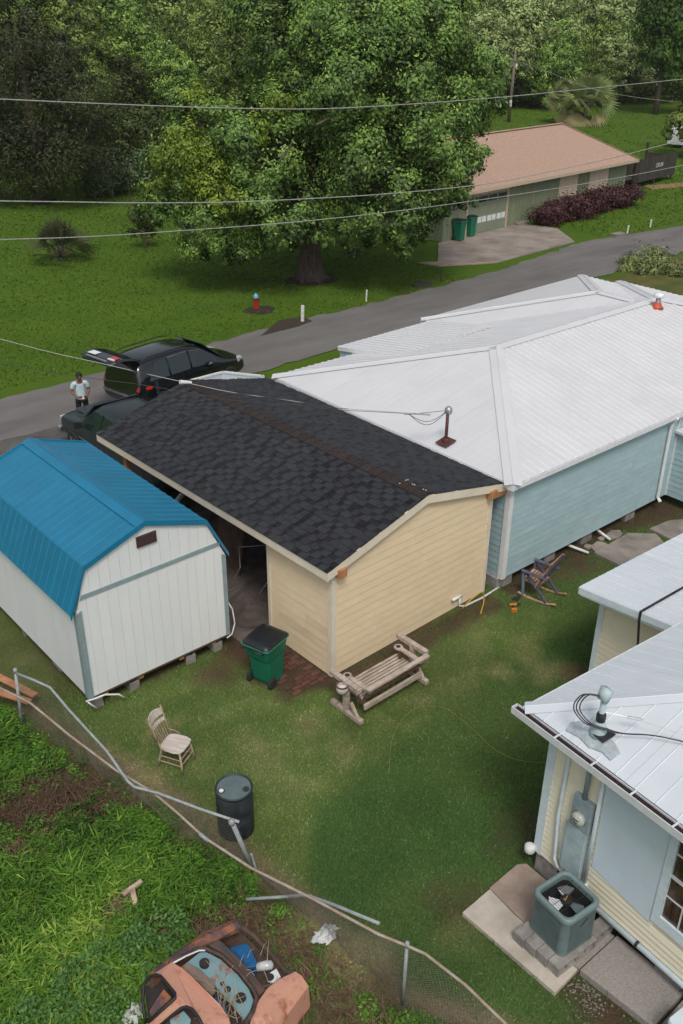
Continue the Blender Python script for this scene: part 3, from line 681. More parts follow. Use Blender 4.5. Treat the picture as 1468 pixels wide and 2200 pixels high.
WN = Matrix.Translation((HN[0], HN[1], 0)) @ Matrix.Rotation(yawN, 4, 'Z'); WNi = WN.inverted()
def NL(v): return WNi @ Vector(v)
FNw = lambda u, v, n: (-n, -u, v)
ww = [(0, .40), (7.5, .40), (7.5, 2.92), (0, 2.92)]
MB().prism(ww, FNw, -.12, -.004).build('side_wall', m_vinyl, Nh)
# siding courses around the shutter panel and the window
for pc, sd_ in (([(0, .40), (1.02, .40), (1.02, 2.92), (0, 2.92)], 1), ([(1.02, .40), (4.0, .40), (4.0, .80), (1.02, .80)], 2), ([(1.02, .80), (2.02, .80), (2.02, 1.0), (1.02, 1.0)], 7), ([(3.0, .80), (7.5, .80), (7.5, 2.92), (3.0, 2.92)], 3), ([(4.0, .40), (7.5, .40), (7.5, .80), (4.0, .80)], 4)):
    plank_wall(Nh, pc, FNw, .102, m_vinyl, 'siding_strip', 3.6, thick=.024, seed=sd_, stagger=False)
wn_ = [(0, .40), (11, .40), (11, 2.92), (0, 2.92)]
FNn = lambda u, v, n: (u, n, v)
MB().prism(wn_, FNn, -.12, -.004).build('end_wall', m_vinyl, Nh)
plank_wall(Nh, [(0, .40), (5, .40), (5, 2.92), (0, 2.92)], FNn, .204, m_vinyl, 'siding_strip', 3.6, seed=5)
box1('corner_trim', m_iceblue, Nh, -.03, -.001, -.11, .03, .38, 2.92); box1('corner_trim', m_iceblue, Nh, -.001, .10, .001, .03, .38, 2.92)
MB().lathe([(.06, 0), (.085, .03), (.085, .12), (.05, .15)], (-.07, .06, .33), 10).build('downspout_elbow', m_pvc, Nh, smooth=True)
for y in (-.42, -2.6, -4.6): box1('pier', m_block, Nh, .0, .4, y, y+.4, 0, .39)
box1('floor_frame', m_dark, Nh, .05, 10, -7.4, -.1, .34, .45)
# shutter panel, window
MB().prism([(1.0, .98), (2.0, .86), (2.0, 2.72), (0.98, 2.72)], FNw, .0, .03).build('shutter_panel', m_panel, Nh)
MB().prism([(.93, 2.722), (2.08, 2.722), (2.08, 2.80), (.93, 2.80)], FNw, .0, .045).build('panel_head_rail', m_iceblue, Nh)
fr_ = MB()
for a in ([(2.01, .95), (2.13, .95), (2.13, 2.75), (2.01, 2.75)], [(2.87, .95), (2.99, .95), (2.99, 2.75), (2.87, 2.75)], [(2.13, .95), (2.87, .95), (2.87, 1.12), (2.13, 1.12)], [(2.13, 2.63), (2.87, 2.63), (2.87, 2.75), (2.13, 2.75)]):
    fr_.prism(a, FNw, .0, .045)
win = fr_.build('window', m_iceblue, Nh)
m_curt = mat('brown_curtain_glass', (0.10, 0.055, 0.035), rough=.12, col2=(0.022, 0.014, 0.012), scale=5, stretch=(1, 3, .6), spec=.8)
MB().prism([(2.13, 1.12), (2.87, 1.12), (2.87, 2.63), (2.13, 2.63)], FNw, .003, .008).build('window_glass', m_curt, win)
MB().prism([(2.13, 1.86), (2.87, 1.86), (2.87, 1.90), (2.13, 1.90)], FNw, .008, .035).build('meeting_rail', m_wpaint, win)
for v_ in (1.5, 2.26): MB().prism([(2.13, v_), (2.87, v_), (2.87, v_+.018), (2.13, v_+.018)], FNw, .008, .022).build('glazing_bar', m_wpaint, win)
for u_ in (2.37, 2.62): MB().prism([(u_, 1.12), (u_+.018, 1.12), (u_+.018, 2.63), (u_, 2.63)], FNw, .009, .024).build('glazing_bar', m_wpaint, win)
# roof: hip, slope .35
ez = 3.05; ov = .30; SL = .35; Wd = 9.5
e0 = Vector((-ov, ov+.02, ez)); eS = Vector((-ov, -7.8, ez)); eE = Vector((9.6, ov+.02, ez))
pkN = Vector((4.0-ov, ov+.02-4.0, ez+4.0*SL)); pkS = Vector((4.0-ov, -7.8+.5, ez+4.0*SL)); pkE = Vector((9.0, ov+.02-4.0, ez+4.0*SL))
hip_plane([eS, e0, pkN, pkS], m_nroof, parent=Nh, panel=.9144, rib=.3048, rw=.012, rh=.010)
hip_plane([e0, eE, pkE, pkN], m_nroof, parent=Nh, panel=.9144, rib=.3048, rw=.012, rh=.010)
hipcap(e0, pkN, eS, eE, m=m_nroof, par=Nh, w=.13, lift=.016)
hipcap(pkN, pkE, e0, e0+Vector((0, -9, 0)), m=m_nroof, par=Nh)
gx = -ov-.0
g = MB()
g.box(gx-.125, gx-.112, -7.8, ov+.14, ez-.12, ez-.008).box(gx-.112, gx-.012, -7.8, ov+.14, ez-.12, ez-.105).box(gx-.012, gx, -7.8, ov+.12, ez-.13, ez-.02).box(gx-.112, gx-.012, ov+.128, ov+.14, ez-.105, ez-.01)
gut = g.build('gutter', m_wpaint, Nh)
MB().box(gx-.11, gx-.014, -7.7, ov+.12, ez-.10, ez-.045).build('leaf_litter', m_leafmuck, gut)
for k in range(12): MB().box(gx-.13, gx-.0, -.35-k*.62, -.325-k*.62, ez-.012, ez-.003).build('gutter_clip', m_wpaint, gut)
MB().box(.0-ov, .0, -7.8, ov, 2.925, 2.95).box(0, 9.6, .0, ov+.02, 2.925, 2.95).build('soffit', m_iceblue, Nh)
MB().box(-ov, 9.6, ov+.02, ov+.045, ez-.13, ez-.004).build('fascia', m_wpaint, Nh)
m_bluegrey = mat('painted_blue_grey_metal', (0.40, 0.51, 0.54), rough=.5, scale=6, var=.1)
m_meterg = mat('meter_grey', (0.29, 0.37, 0.40), rough=.5, scale=6, var=.12)
# mast, conduit, meter, panel box on the wall
MBm = MB().tube([(-.07, -.72, 2.05), (-.07, -.72, ez+.1)], .036, 10).build('service_mast', m_meterg, Nh, smooth=True)
top = (.01, -.69, ez+.70)
hm = MB().tube([(.01, -.69, ez+.0), top], .042, 10).build('roof_mast', m_bluegrey, Nh, smooth=True)
MB().loft([[(-0.060, -0.750, ez+.78), (-0.060, -0.630, ez+.78), (-0.060, -0.630, ez+.69), (-0.060, -0.750, ez+.69)], [(0.010, -0.770, ez+.85), (0.010, -0.610, ez+.85), (-0.010, -0.620, ez+.65), (-0.010, -0.760, ez+.65)], [(0.090, -0.755, ez+.81), (0.090, -0.625, ez+.81), (0.060, -0.640, ez+.65), (0.060, -0.740, ez+.65)], [(0.110, -0.720, ez+.75), (0.110, -0.660, ez+.75), (0.080, -0.660, ez+.68), (0.080, -0.720, ez+.68)]]).build('weatherhead', m_bluegrey, hm, smooth=True)
m_tar = mat('black_sealant', (0.02, 0.022, 0.028), rough=.5, spec=.6)
MB().lathe([(.13, .03), (.105, .10), (.065, .26), (.05, .27)], (.01, -.69, ez+.06), 14).build('mast_boot', m_bluegrey, hm, smooth=True)
MB().lathe([(.062, .25), (.065, .36), (.05, .40)], (.01, -.69, ez+.06), 12).build('boot_collar', m_tar, hm)
MB().box(-.10, .14, -.87, -.69, ez+.13, ez+.155).build('boot_plate', m_tar, hm)
m_putty = mat('grey_sealant', (0.40, 0.46, 0.49), rough=.8, bump=.9, bscale=30)
pp = [( -.23, -.36), (-.20, -.55), (-.23, -.75), (-.18, -.92), (-.20, -1.08), (-.05, -1.10), (.02, -.95), (.04, -.7), (.0, -.55), (.0, -.42), (-.10, -.33)]
MB().prism(pp, lambda u, v, n: (u, v, ez+(u+ov)*SL+n), .002, .026).build('sealant_patch', m_putty, hm)
for k, (ox, oy) in enumerate(((0, 0), (.03, -.03), (-.03, .02))):
    a = Vector((-.04+ox, -.68+oy, ez+.74)); pts = [a, a+Vector((-.13, .14, .0)), a+Vector((-.20, .20, -.14)), a+Vector((-.20, .18, -.28)), a+Vector((-.12, .05, -.42)), a+Vector((.0, -.1, -.46)), a+Vector((.12, -.3, -.46))]
    if k < 2: pts += [Vector((.35, -1.35, ez+.36)), Vector((.75, -2.1, ez+.44)), Vector((1.3, -3.3, ez+.72)), Vector((2.3, -5.6, ez+1.5))]
    MB().tube(smoothp(pts), .009, 5).build('service_cable', mat('navy_cable', (0.02, 0.02, 0.045), rough=.5) if k == 0 else m_cable, hm, smooth=True)
MB().tube([(.0, -.69, ez+.48), (.25, -1.0, ez+.46), (.75, -2.1, ez+.47)], .005, 4).tube([(.2, -.95, ez+.47), (.33, -1.1, ez+.455)], .018, 5).build('messenger_wire', m_galv, hm)
meter = MB().box(-.11, -.002, -.89, -.57, 1.52, 2.06).build('electric_meter', m_meterg, Nh, bevel=.008)
MB().lathe([(.105, 0), (.105, -.06), (.09, -.085), (.0, -.095)], (-.11, -.73, 1.74), 20, axis='x').build('meter_glass', mat('meter_face', (0.45, 0.47, 0.42), rough=.15, spec=.8), meter, smooth=True)
MB().box(-.212, -.204, -.78, -.69, 1.75, 1.765).box(-.212, -.204, -.76, -.70, 1.70, 1.715).build('meter_marks', m_cable, meter)
pb2 = MB().box(-.11, -.002, -.87, -.53, .62, 1.505).build('breaker_box', m_bluegrey, Nh, bevel=.006)
MB().box(-.108, -.002, -.53, -.517, .64, 1.49).build('box_hinge', m_meterg, pb2)
MB().tube([(-.06, -.36, 2.75), (-.05, -.35, 2.5), (-.05, -.33, 1.4), (-.05, -.38, .75), (-.05, -.38, .6), (-.08, -.5, .52)], .03, 8).build('conduit', m_iceblue, Nh, smooth=True)
MB().tube([(-.05, -.945, 2.7), (-.05, -.945, .62)], .03, 8).tube([(-.05, -.945, .62), (-.05, -.945, .50)], .05, 8).build('conduit', m_iceblue, Nh, smooth=True)
MB().tube([(-.07, -.62, .60), (-.10, -.58, .45), (-.22, -.6, .3), (-.4, -.72, .28)], .018, 6).tube([(-.07, -.72, .60), (-.12, -.76, .45), (-.3, -.8, .32)], .015, 6).build('power_whip', m_cable, Nh, smooth=True)
MB().tube([(-.05, -.95, .36), (-.05, -6.5, .36)], .045, 8).build('base_conduit', m_iceblue, Nh, smooth=True)
for y in (-1.9, -3.4): MB().tube([(-.05, y, .36), (-.05, y-.04, .36)], .055, 8).build('conduit_clamp', m_tar, Nh)

# ------------------------------------------------------------------ small cream shed behind the near house
T = thing('small_shed', 'small cream shed with a white ribbed roof crossed by a dark strap', 'shed', (12.85, 7.70, 0), rad(-2))
FT = lambda u, v, n: (-n, -u, v)
MB().prism([(0, .1), (4, .1), (4, 2.2), (0, 2.2)], FT, -.1, -.004).build('side_wall', m_vinyl, T)
plank_wall(T, [(0, .1), (4, .1), (4, 2.25), (0, 2.25)], FT, .12, m_vinyl, 'siding_strip', 4.2, thick=.012, seed=3, stagger=False)
box1('back_wall', m_vinyl, T, 0.0, 4, -.1, 0, .1, 2.2)
box1('corner_trim', m_iceblue, T, -.025, -.001, -.09, .02, .05, 2.25)
tz = 2.35; P0 = Vector((-.40, .25, tz)); V = Vector((0, -3.6, .42))
metal_roof(T, P0, (1, 0, 0), V, [(0, 0), (4.6, 0), (4.6, V.length), (0, V.length)], m_nroof, panel=.9144, rib=.2286, rw=.012, rh=.010)
MB().hexa([(-.42, .24, tz-.14), (-.40, .24, tz-.14), (-.40, -3.35, tz+.28), (-.42, -3.35, tz+.28), (-.42, .24, tz-.005), (-.40, .24, tz-.005), (-.40, -3.35, tz+.415), (-.42, -3.35, tz+.415)]).build('fascia', m_iceblue, T)
MB().box(-.42, 4.2, .225, .245, tz-.13, tz-.006).build('fascia', m_iceblue, T)
MB().hexa([(-.40, .2, tz-.17), (0, .2, tz-.17), (0, -3.3, tz+.2), (-.4, -3.3, tz+.2), (-.40, .2, tz-.14), (0, .2, tz-.14), (0, -3.3, tz+.23), (-.4, -3.3, tz+.23)]).build('soffit', m_iceblue, T)
ys = -1.05; zs = tz+(.25-ys)*.42/3.6
m_web = mat('dark_webbing', (0.035, 0.025, 0.035), rough=.8, scale=14, var=.5)
b = MB().beam((-.43, ys, zs+.026), (4.2, ys, zs+.026), .045, .006).beam((-.428, ys, zs+.02), (-.43, ys, zs-.2), .045, .008, up=(1, 0, 0)).beam((-.42, ys, zs-.19), (-.05, ys-.02, .3), .045, .008, up=(1, 0, 0))
b.build('tie_down_strap', m_web, T)

# ------------------------------------------------------------------ green house across the road
m_green = mat('sage_green_siding', (0.20, 0.235, 0.145), rough=.7, scale=1.5, objvar=.05, var=.07)
m_pink = mat('pinkish_shingle_roof', (0.43, 0.295, 0.225), rough=.9, col2=(0.36, 0.24, 0.185), scale=6, detail=12, bump=.5, bscale=40, spec=.2)
m_tan = mat('tan_trim', (0.52, 0.42, 0.31), rough=.6, var=.06)
m_board = mat('tan_shutter_board', (0.58, 0.47, 0.36), rough=.6, objvar=.03, var=.05)
GH = (38.25, 36.35); ya = rad(5.0)
K = thing('green_house', 'long sage green house with a pinkish hip roof, garage door and boarded windows', 'house', (*GH, 0), ya)
WK = Matrix.Translation((*GH, 0)) @ Matrix.Rotation(ya, 4, 'Z'); WKi = WK.inverted()
def hitK(px, py):     # local point on the front wall
    o = WKi @ Vector((0, 0, CAM_H)); d = WKi.to_3x3() @ ray(px, py); t = -o.y/d.y; return o+d*t
gl = 19.3; dep = 7.0
MB().prism([(0, 0), (gl, 0), (gl, 2.5), (0, 2.5)], FG, -.12, -.004).build('front_wall', m_green, K)
MB().prism([(0, 0), (dep, 0), (dep, 2.5), (0, 2.5)], FS, -.12, -.004).build('end_wall', m_green, K)
plank_wall(K, [(0, 0), (dep, 0), (dep, 2.5), (0, 2.5)], FS, .406, m_green, 'siding_board', vertical=True, thick=.014, gap=.016)
box1('end_wall', m_green, K, gl-.12, gl, 0, dep, 0, 2.5); box1('back_wall', m_green, K, 0, gl, dep-.12, dep, 0, 2.5)
gd0, gd1 = hitK(1003, 480).x, hitK(1085, 470).x; gz = hitK(1086, 408).z
plank_wall(K, [(0, 0), (gd0-.1, 0), (gd0-.1, 2.5), (0, 2.5)], FG, .406, m_green, 'siding_board', vertical=True, thick=.014, gap=.016)
plank_wall(K, [(gd1+.1, 0), (gl, 0), (gl, 2.5), (gd1+.1, 2.5)], FG, .406, m_green, 'siding_board', vertical=True, thick=.014, gap=.016)
m_gdoor = mat('garage_door_green', (0.215, 0.25, 0.175), rough=.6, var=.06)
gd = MB().prism([(gd0, 0.02), (gd1, .02), (gd1, gz), (gd0, gz)], FG, -.05, .005).build('garage_door', m_gdoor, K)
m_pane_d = glassm('dark_pane'); m_pane_w = mat('white_pane', (0.72, 0.76, 0.74), rough=.3)
wd_ = (gd1-gd0)/4; hh = gz/4
for i in range(4):
    for j in range(4):
        a, b_ = gd0+i*wd_+.06, gd0+(i+1)*wd_-.06; c, d = j*hh+.07, (j+1)*hh-.05
        if j == 3: MB().prism([(a, c+.05), (b_, c+.05), (b_, d-.05), (a, d-.05)], FG, .005, .02).build('pane', m_pane_d, gd)
        elif j == 1:
            MB().prism([(a, c), (a+(b_-a)*.46, c), (a+(b_-a)*.46, d-.1), (a, d-.1)], FG, .005, .02).build('pane', m_pane_w, gd)
            MB().prism([(a+(b_-a)*.54, c), (b_, c), (b_, d-.1), (a+(b_-a)*.54, d-.1)], FG, .005, .02).build('pane', m_pane_w, gd)
        else: MB().prism([(a, c), (b_, c), (b_, d), (a, d)], FG, .005, .022).build('door_panel', m_gdoor, gd)
fr2 = MB().prism([(gd1, 0), (gd1+.14, 0), (gd1+.14, gz+.16), (gd1, gz+.16)], FG, .0, .05).prism([(gd0-.14, 0), (gd0, 0), (gd0, gz+.16), (gd0-.14, gz+.16)], FG, 0, .05).prism([(gd0, gz), (gd1, gz), (gd1, gz+.14), (gd0, gz+.14)], FG, 0, .05).build('door_frame', m_tan, K)
for (xa, xb, yt, ybm) in ((1203, 1240, 366, 412), (1268, 1306, 350, 394)):
    u0, u1 = hitK(xa-3, ybm+1).x, hitK(xb-2, ybm-8).x; zt_, zb_ = 2.42, .98
    wv = MB().prism([(u0-.05, zb_-.05), (u1+.05, zb_-.05), (u1+.05, zt_), (u0-.05, zt_)], FG, .02, .035).build('window', m_tan, K)
    nb = 4
    for i in range(nb): MB().prism([(u0+(u1-u0)*i/nb+.01, zb_), (u0+(u1-u0)*(i+1)/nb-.01, zb_), (u0+(u1-u0)*(i+1)/nb-.01, zt_-.03), (u0+(u1-u0)*i/nb+.01, zt_-.03)], FG, .035, .055).build('shutter_board', m_board, wv)
def plain_roof(par, pts, m, name='roof', t=.08):
    n = (pts[1]-pts[0]).cross(pts[2]-pts[0]).normalized(); n = n if n.z > 0 else -n
    mb = MB(); k = len(pts); mb.v = [tuple(p-n*t) for p in pts]+[tuple(p) for p in pts]
    mb.f = [tuple(range(k-1, -1, -1)), tuple(range(k, 2*k))]+[(i, (i+1) % k, k+(i+1) % k, k+i) for i in range(k)]
    return mb.build(name, m, par)
ezk = 2.58; o_ = .55
k0, k1, k2, k3 = Vector((-.5, -o_, ezk)), Vector((gl+.5, -o_, ezk)), Vector((gl+.5, dep+o_, ezk)), Vector((-.5, dep+o_, ezk))
kr = Vector((gl+.5-3.5, dep/2, 4.72)); kl_ = Vector((3.3, dep/2, 4.72))
for pts in ([k0, k1, kr, kl_], [k1, k2, kr], [k2, k3, kl_, kr], [k3, k0, kl_]): plain_roof(K, pts, m_pink)
for a, b_ in ((k0, k1), (k1, k2), (k3, k0)): MB().beam(a+Vector((0, 0, -.09)), b_+Vector((0, 0, -.09)), .04, .17).build('fascia', m_tan, K)
for a, b_ in ((kr, kl_), (k1, kr), (k0, kl_)): MB().beam(a+Vector((0, 0, .012)), b_+Vector((0, 0, .012)), .3, .02).build('ridge_cap', m_pink, K)
plain_roof(K, [Vector((gl-1, 3.4, 2.9)), Vector((gl+3.2, 4.0, 2.55)), Vector((gl+3.2, 8.5, 2.55)), Vector((gl-1, 8.5, 2.9))], m_pink)
m_oldwood = mat('weathered_dark_wood', (0.062, 0.052, 0.042), rough=.95, col2=(0.03, 0.028, 0.022), scale=4, objvar=.2, bump=.4)
for x, y in ((gl+.9, -.15), (gl+3.0, 4.3)): box1('porch_post', m_oldwood, K, x-.09, x+.09, y-.09, y+.09, 0, 2.5)
# raised deck with solid board rail at the end of the green house
D = thing('wooden_deck', 'dark weathered deck with a boarded rail carrying pale lettering, right of the green house', 'deck', (at(1366, 404)-Vector((3.4, .42, 0))).to_tuple(), ya+rad(2))
for i in range(12): box1('deck_board', m_oldwood, D, -1.0, 4.2, .2+i*.25, .2+i*.25+.23, .62, .67)
for i in range(24): MB().prism([(3.4+i*.25, .35), (3.4+i*.25+.24, .35), (3.4+i*.25+.24, 1.95), (3.4+i*.25, 1.95)], FG, 0, .05).build('rail_board', m_oldwood, D)
for i in range(10): MB().prism([(0+i*.25, .55), (i*.25+.24, .55), (i*.25+.24, 1.9), (i*.25, 1.9)], lambda u, v, n: (3.4+n, u, v), 0, .05).build('rail_board', m_oldwood, D)
box1('deck_floor', m_oldwood, D, 3.4, 9.2, .1, 2.6, .55, .62)
for i in range(10): MB().prism([(0+i*.25, .55), (i*.25+.24, .55), (i*.25+.24, 1.7), (i*.25, 1.7)], lambda u, v, n: (9.2+n, u, v), 0, .05).build('rail_board', m_oldwood, D)
for x in (-.9, 1.2, 3.45, 6.2, 9.1): box1('deck_post', m_oldwood, D, x-.07, x+.07, -.02, .12, 0, 1.3 if x < 3 else 1.9)
box1('deck_post', m_oldwood, D, 6.9, 7.05, 1.2, 1.35, .6, 2.7)
m_letter = mat('white_lettering', (0.5, 0.5, 0.47), rough=.6)
def text_mesh(body, name, m, parent, size, loc, rot, extrude=.004, xs=1.0):
    cu = bpy.data.curves.new(name, 'FONT'); cu.body = body; cu.size = size; cu.extrude = extrude; cu.align_x = 'CENTER'; cu.offset = size*.02
    o = bpy.data.objects.new(name, cu); C.objects.link(o); bpy.context.view_layer.update()
    me = bpy.data.meshes.new_from_object(o.evaluated_get(bpy.context.evaluated_depsgraph_get())); bpy.data.objects.remove(o)
    me.materials.clear(); me.materials.append(m); o = bpy.data.objects.new(name, me); C.objects.link(o); o.parent = parent; o.location = loc; o.rotation_euler = rot; o.scale = (xs, 1, 1); return o
text_mesh('CRUM', 'lettering', m_letter, D, .42, (6.6, -.062, 1.15), (PI/2, 0, 0))

# ------------------------------------------------------------------ utility pole and overhead lines
m_pole = mat('weathered_pole', (0.20, 0.16, 0.125), rough=.9, scale=3, var=.3, stretch=(3, 3, .3))
pbase = at(1093, 262)
hgt = at_x(1108, 115, pbase.x).z
P_ = thing('utility_pole', 'grey wooden utility pole standing behind the green house', 'utility pole', pbase)
MB().tube([(0, 0, 0), (.15, 0, hgt)], [.20, .14], 10).build('pole', m_pole, P_, smooth=True)
MB().beam((-.0, -.25, hgt-.7), (.3, .3, hgt-.7), .12, .12).build('bracket', m_pole, P_)
MB().lathe([(.08, 0), (.11, .1), (.08, .35), (.0, .38)], (.25, -.2, hgt-1.4), 8).build('insulator', m_pvc, P_)
MB().box(-.35, -.15, -.35, -.15, 1.6, 2.3).build('meter_box', m_pvc, P_)
def line_wire(label, pxs, yfun, r, m, sub=6, z_off=0):
    pts = [at_y(px, py, yfun(i)) if callable(yfun) else at_y(px, py, yfun) for i, (px, py) in enumerate(pxs)]
    # smooth the surveyed points (Catmull-Rom)
    P = [pts[0]*2-pts[1]]+pts+[pts[-1]*2-pts[-2]]; out = []
    for i in range(1, len(P)-2):
        for k in range(sub):
            t = k/sub; a, b, c, d = P[i-1], P[i], P[i+1], P[i+2]
            out.append(.5*((2*b)+(c-a)*t+(2*a-5*b+4*c-d)*t*t+(3*b-a-3*c+d)*t**3))
    out.append(pts[-1])
    o = MB().tube(out, r, 5).build('overhead_wire', m, smooth=True); tag(o, label, 'wire', 'overhead wires along the road'); return o
line_wire('pale overhead wire crossing in front of the big tree, highest of the three long ones', [(-60, 210), (0, 213), (250, 224), (520, 233), (740, 232), (1040, 212), (1250, 192), (1468, 170), (1530, 163)], 25, .016, m_wire)
line_wire('middle one of the three long overhead wires, ending over the green house roof', [(-60, 430), (0, 432), (160, 434), (300, 436), (500, 434), (700, 425), (850, 415), (1030, 397), (1150, 375), (1320, 338), (1468, 300), (1530, 283)], 26, .018, m_wire)
line_wire('lowest long overhead wire, passing in front of the garage door of the green house', [(-60, 516), (0, 515), (200, 508), (400, 495), (600, 480), (800, 460), (1000, 434), (1200, 404), (1350, 378), (1468, 355), (1530, 343)], 26, .016, m_wire)
def free_wire(label, pts, r, m, cat='wire', group=None, sub=5):
    P = [pts[0]*2-pts[1]]+pts+[pts[-1]*2-pts[-2]]; out = []
    for i in range(1, len(P)-2):
        for k in range(sub):
            t = k/sub; a, b, c, d = P[i-1], P[i], P[i+1], P[i+2]
            out.append(.5*((2*b)+(c-a)*t+(2*a-5*b+4*c-d)*t*t+(3*b-a-3*c+d)*t**3))
    out.append(pts[-1]); o = MB().tube(out, r, 5).build('cable', m, smooth=True); return tag(o, label, cat, group)
m_drop = mat('twisted_drop_cable', (0.42, 0.41, 0.38), rough=.6, col2=(0.05, 0.045, 0.045), scale=1.1, detail=1, contrast=(.36, .42))
mw = mast_b+Vector((-.0, 0, hgt*0)); mtop = at_x(966, 884, mast_b.x)
far_y = 20.0
A_ = at_y(-60, 713, far_y)
pxs = [(0, 728), (110, 757), (215, 780), (300, 800), (400, 822), (500, 843), (620, 860), (720, 876), (830, 884)]
dist0 = (A_-Vector((0, 0, CAM_H))).dot(fwd); dist1 = (mtop-Vector((0, 0, CAM_H))).dot(fwd)
pts = [A_]+[at_depth(px, py, 1/((1/dist0)+(1/dist1-1/dist0)*((px+60)/(966+60)))) for px, py in pxs]+[at_depth(925, 890, dist1+.1)]
free_wire('twisted service drop cable sagging over the carport roof to the rusty mast', pts, .0075, m_drop)
pts2 = [at_depth(px, py, (p-Vector((0, 0, CAM_H))).dot(fwd)+.0) for (px, py), p in zip([(-60, 768), (0, 780), (110, 800), (215, 815), (300, 826), (420, 846), (520, 862), (640, 870), (720, 880), (830, 886), (925, 892)], pts)]
free_wire('thin dark telephone line just below the service drop cable', pts2, .006, m_cable)
# white insulator clamp on the service drop
q = pts[5]; tag(MB().tube([q+Vector((-.14, .02, .04)), q+Vector((.12, -.02, -.02))], [.05, .03], 8).build('wire_clamp', m_pvc), 'white plastic clamp on the service drop over the carport ridge', 'clamp')
free_wire('slack wire running left from the utility pole towards the trees', [pbase+Vector((.1, 0, hgt*0+at_x(1108, 115, pbase.x).z-.7)), at_depth(1085, 165, 85), at_depth(1060, 195, 65)], .02, m_wire)
free_wire('slack wire running right from the utility pole over the palms', [pbase+Vector((.1, 0, at_x(1108, 115, pbase.x).z-.7)), at_depth(1180, 155, 90), at_depth(1270, 190, 85), at_depth(1360, 208, 88), at_depth(1480, 222, 95)], .02, m_wire)
# ------------------------------------------------------------------ vehicles
m_black = mat('black_car_paint', (0.006, 0.008, 0.010), rough=.14, var=.05, spec=.7, coat=.6)
m_dkgreen = mat('dark_green_car_paint', (0.014, 0.024, 0.025), rough=.34, var=.05, spec=.5, coat=.15)
m_glass = glassm('car_glass', (0.012, 0.022, 0.026))
m_chrome = mat('chrome', (0.65, 0.65, 0.66), rough=.18, metal=.9)
m_tyre = mat('tyre_rubber', (0.02, 0.02, 0.02), rough=.9)
m_rim = mat('alloy_rim', (0.45, 0.45, 0.46), rough=.3, metal=.7)
m_blackpl = mat('black_plastic', (0.018, 0.020, 0.022), rough=.55, var=.15)
m_redl = mat('red_lens', (0.55, 0.025, 0.01), rough=.2)
m_lens = mat('clear_lens', (0.6, 0.62, 0.62), rough=.1, spec=.8)
def body_rings(st):
    R = []
    for x, zb, w, zbelt, wr, zr in st:
        h = [(0, zb), (w*.82, zb), (w*.985, zb+.10), (w, (zb+zbelt)/2), (w*.965, zbelt), (wr, zr-.09), (wr*.8, zr-.005), (0, zr+.015)]
        R.append([(x, -y, z) for y, z in h]+[(x, y, z) for y, z in h[::-1][1:-1]])
    return R
def stat(st, x):
    for a, b in zip(st, st[1:]):
        if a[0] <= x <= b[0]:
            t = (x-a[0])/(b[0]-a[0]); return [p+(q-p)*t for p, q in zip(a, b)]
    return st[-1]
def side_glass(st, x0, x1, t0, t1, side, m, parent, name='window', x0t=None, x1t=None, off=.014, trim=None):
    x0t = x0 if x0t is None else x0t; x1t = x1 if x1t is None else x1t
    def P(x, t, o):
        s = stat(st, x); y0, z0 = s[2]*.965, s[3]; y1, z1 = s[4], s[5]-.09
        return (x, side*(y0+(y1-y0)*t+o), z0+(z1-z0)*t)
    c = [(x0, t0), (x1, t0), (x1t, t1), (x0t, t1)]
    g = MB().hexa([P(x, t, -.01) for x, t in c]+[P(x, t, off) for x, t in c]).build(name, m, parent)
    if trim:
        pts = [Vector(P(x, t, off+.004)) for x, t in c]+[Vector(P(*c[0], off+.004))]
        MB().tube(pts[2:4], .012, 5).build('window_trim', trim, g)
    return g
def wheel(parent, x, y, r=.36, w=.24, side=1):
    o = MB().lathe([(r*.55, -w/2), (r*.93, -w/2), (r, -w/2+.03), (r, w/2-.03), (r*.93, w/2), (r*.55, w/2)], (0, 0, 0), 24, axis='y').build('wheel', m_tyre, parent, smooth=False, loc=(x, y, r))
    rm = MB().lathe([(.0, side*w*.46), (r*.12, side*w*.47), (r*.16, side*w*.36), (r*.6, side*w*.40), (r*.64, side*w*.5)], (0, 0, 0), 20, cap=False, axis='y').build('rim', m_rim, o, smooth=True)
    for k in range(6):
        a = k*PI/3; MB().beam((r*.1*math.cos(a), side*w*.49, r*.1*math.sin(a)), (r*.6*math.cos(a), side*w*.47, r*.6*math.sin(a)), .05, .03, up=(0, 1, 0)).build('spoke', m_rim, o)
    return o
stv = [(0, .42, .86, .70, .84, .74), (.10, .36, .93, .98, .80, 1.02), (.16, .33, .955, 1.08, .74, 1.62), (.40, .30, .97, 1.10, .71, 1.76), (1.2, .28, .975, 1.09, .70, 1.80), (2.3, .28, .975, 1.07, .70, 1.79),
       (2.9, .28, .975, 1.06, .66, 1.70), (3.72, .29, .97, 1.02, .80, 1.10), (4.3, .31, .94, .96, .74, 1.00), (4.65, .36, .86, .86, .68, .90), (4.80, .42, .74, .66, .6, .70)]
V = thing('suv', 'black suv with its rear hatch raised, parked on the road edge behind the carport', 'suv', (12.66, 25.55, 0), rad(10))
MB().loft(body_rings(stv)).build('body', m_black, V, smooth=True, sub=2)
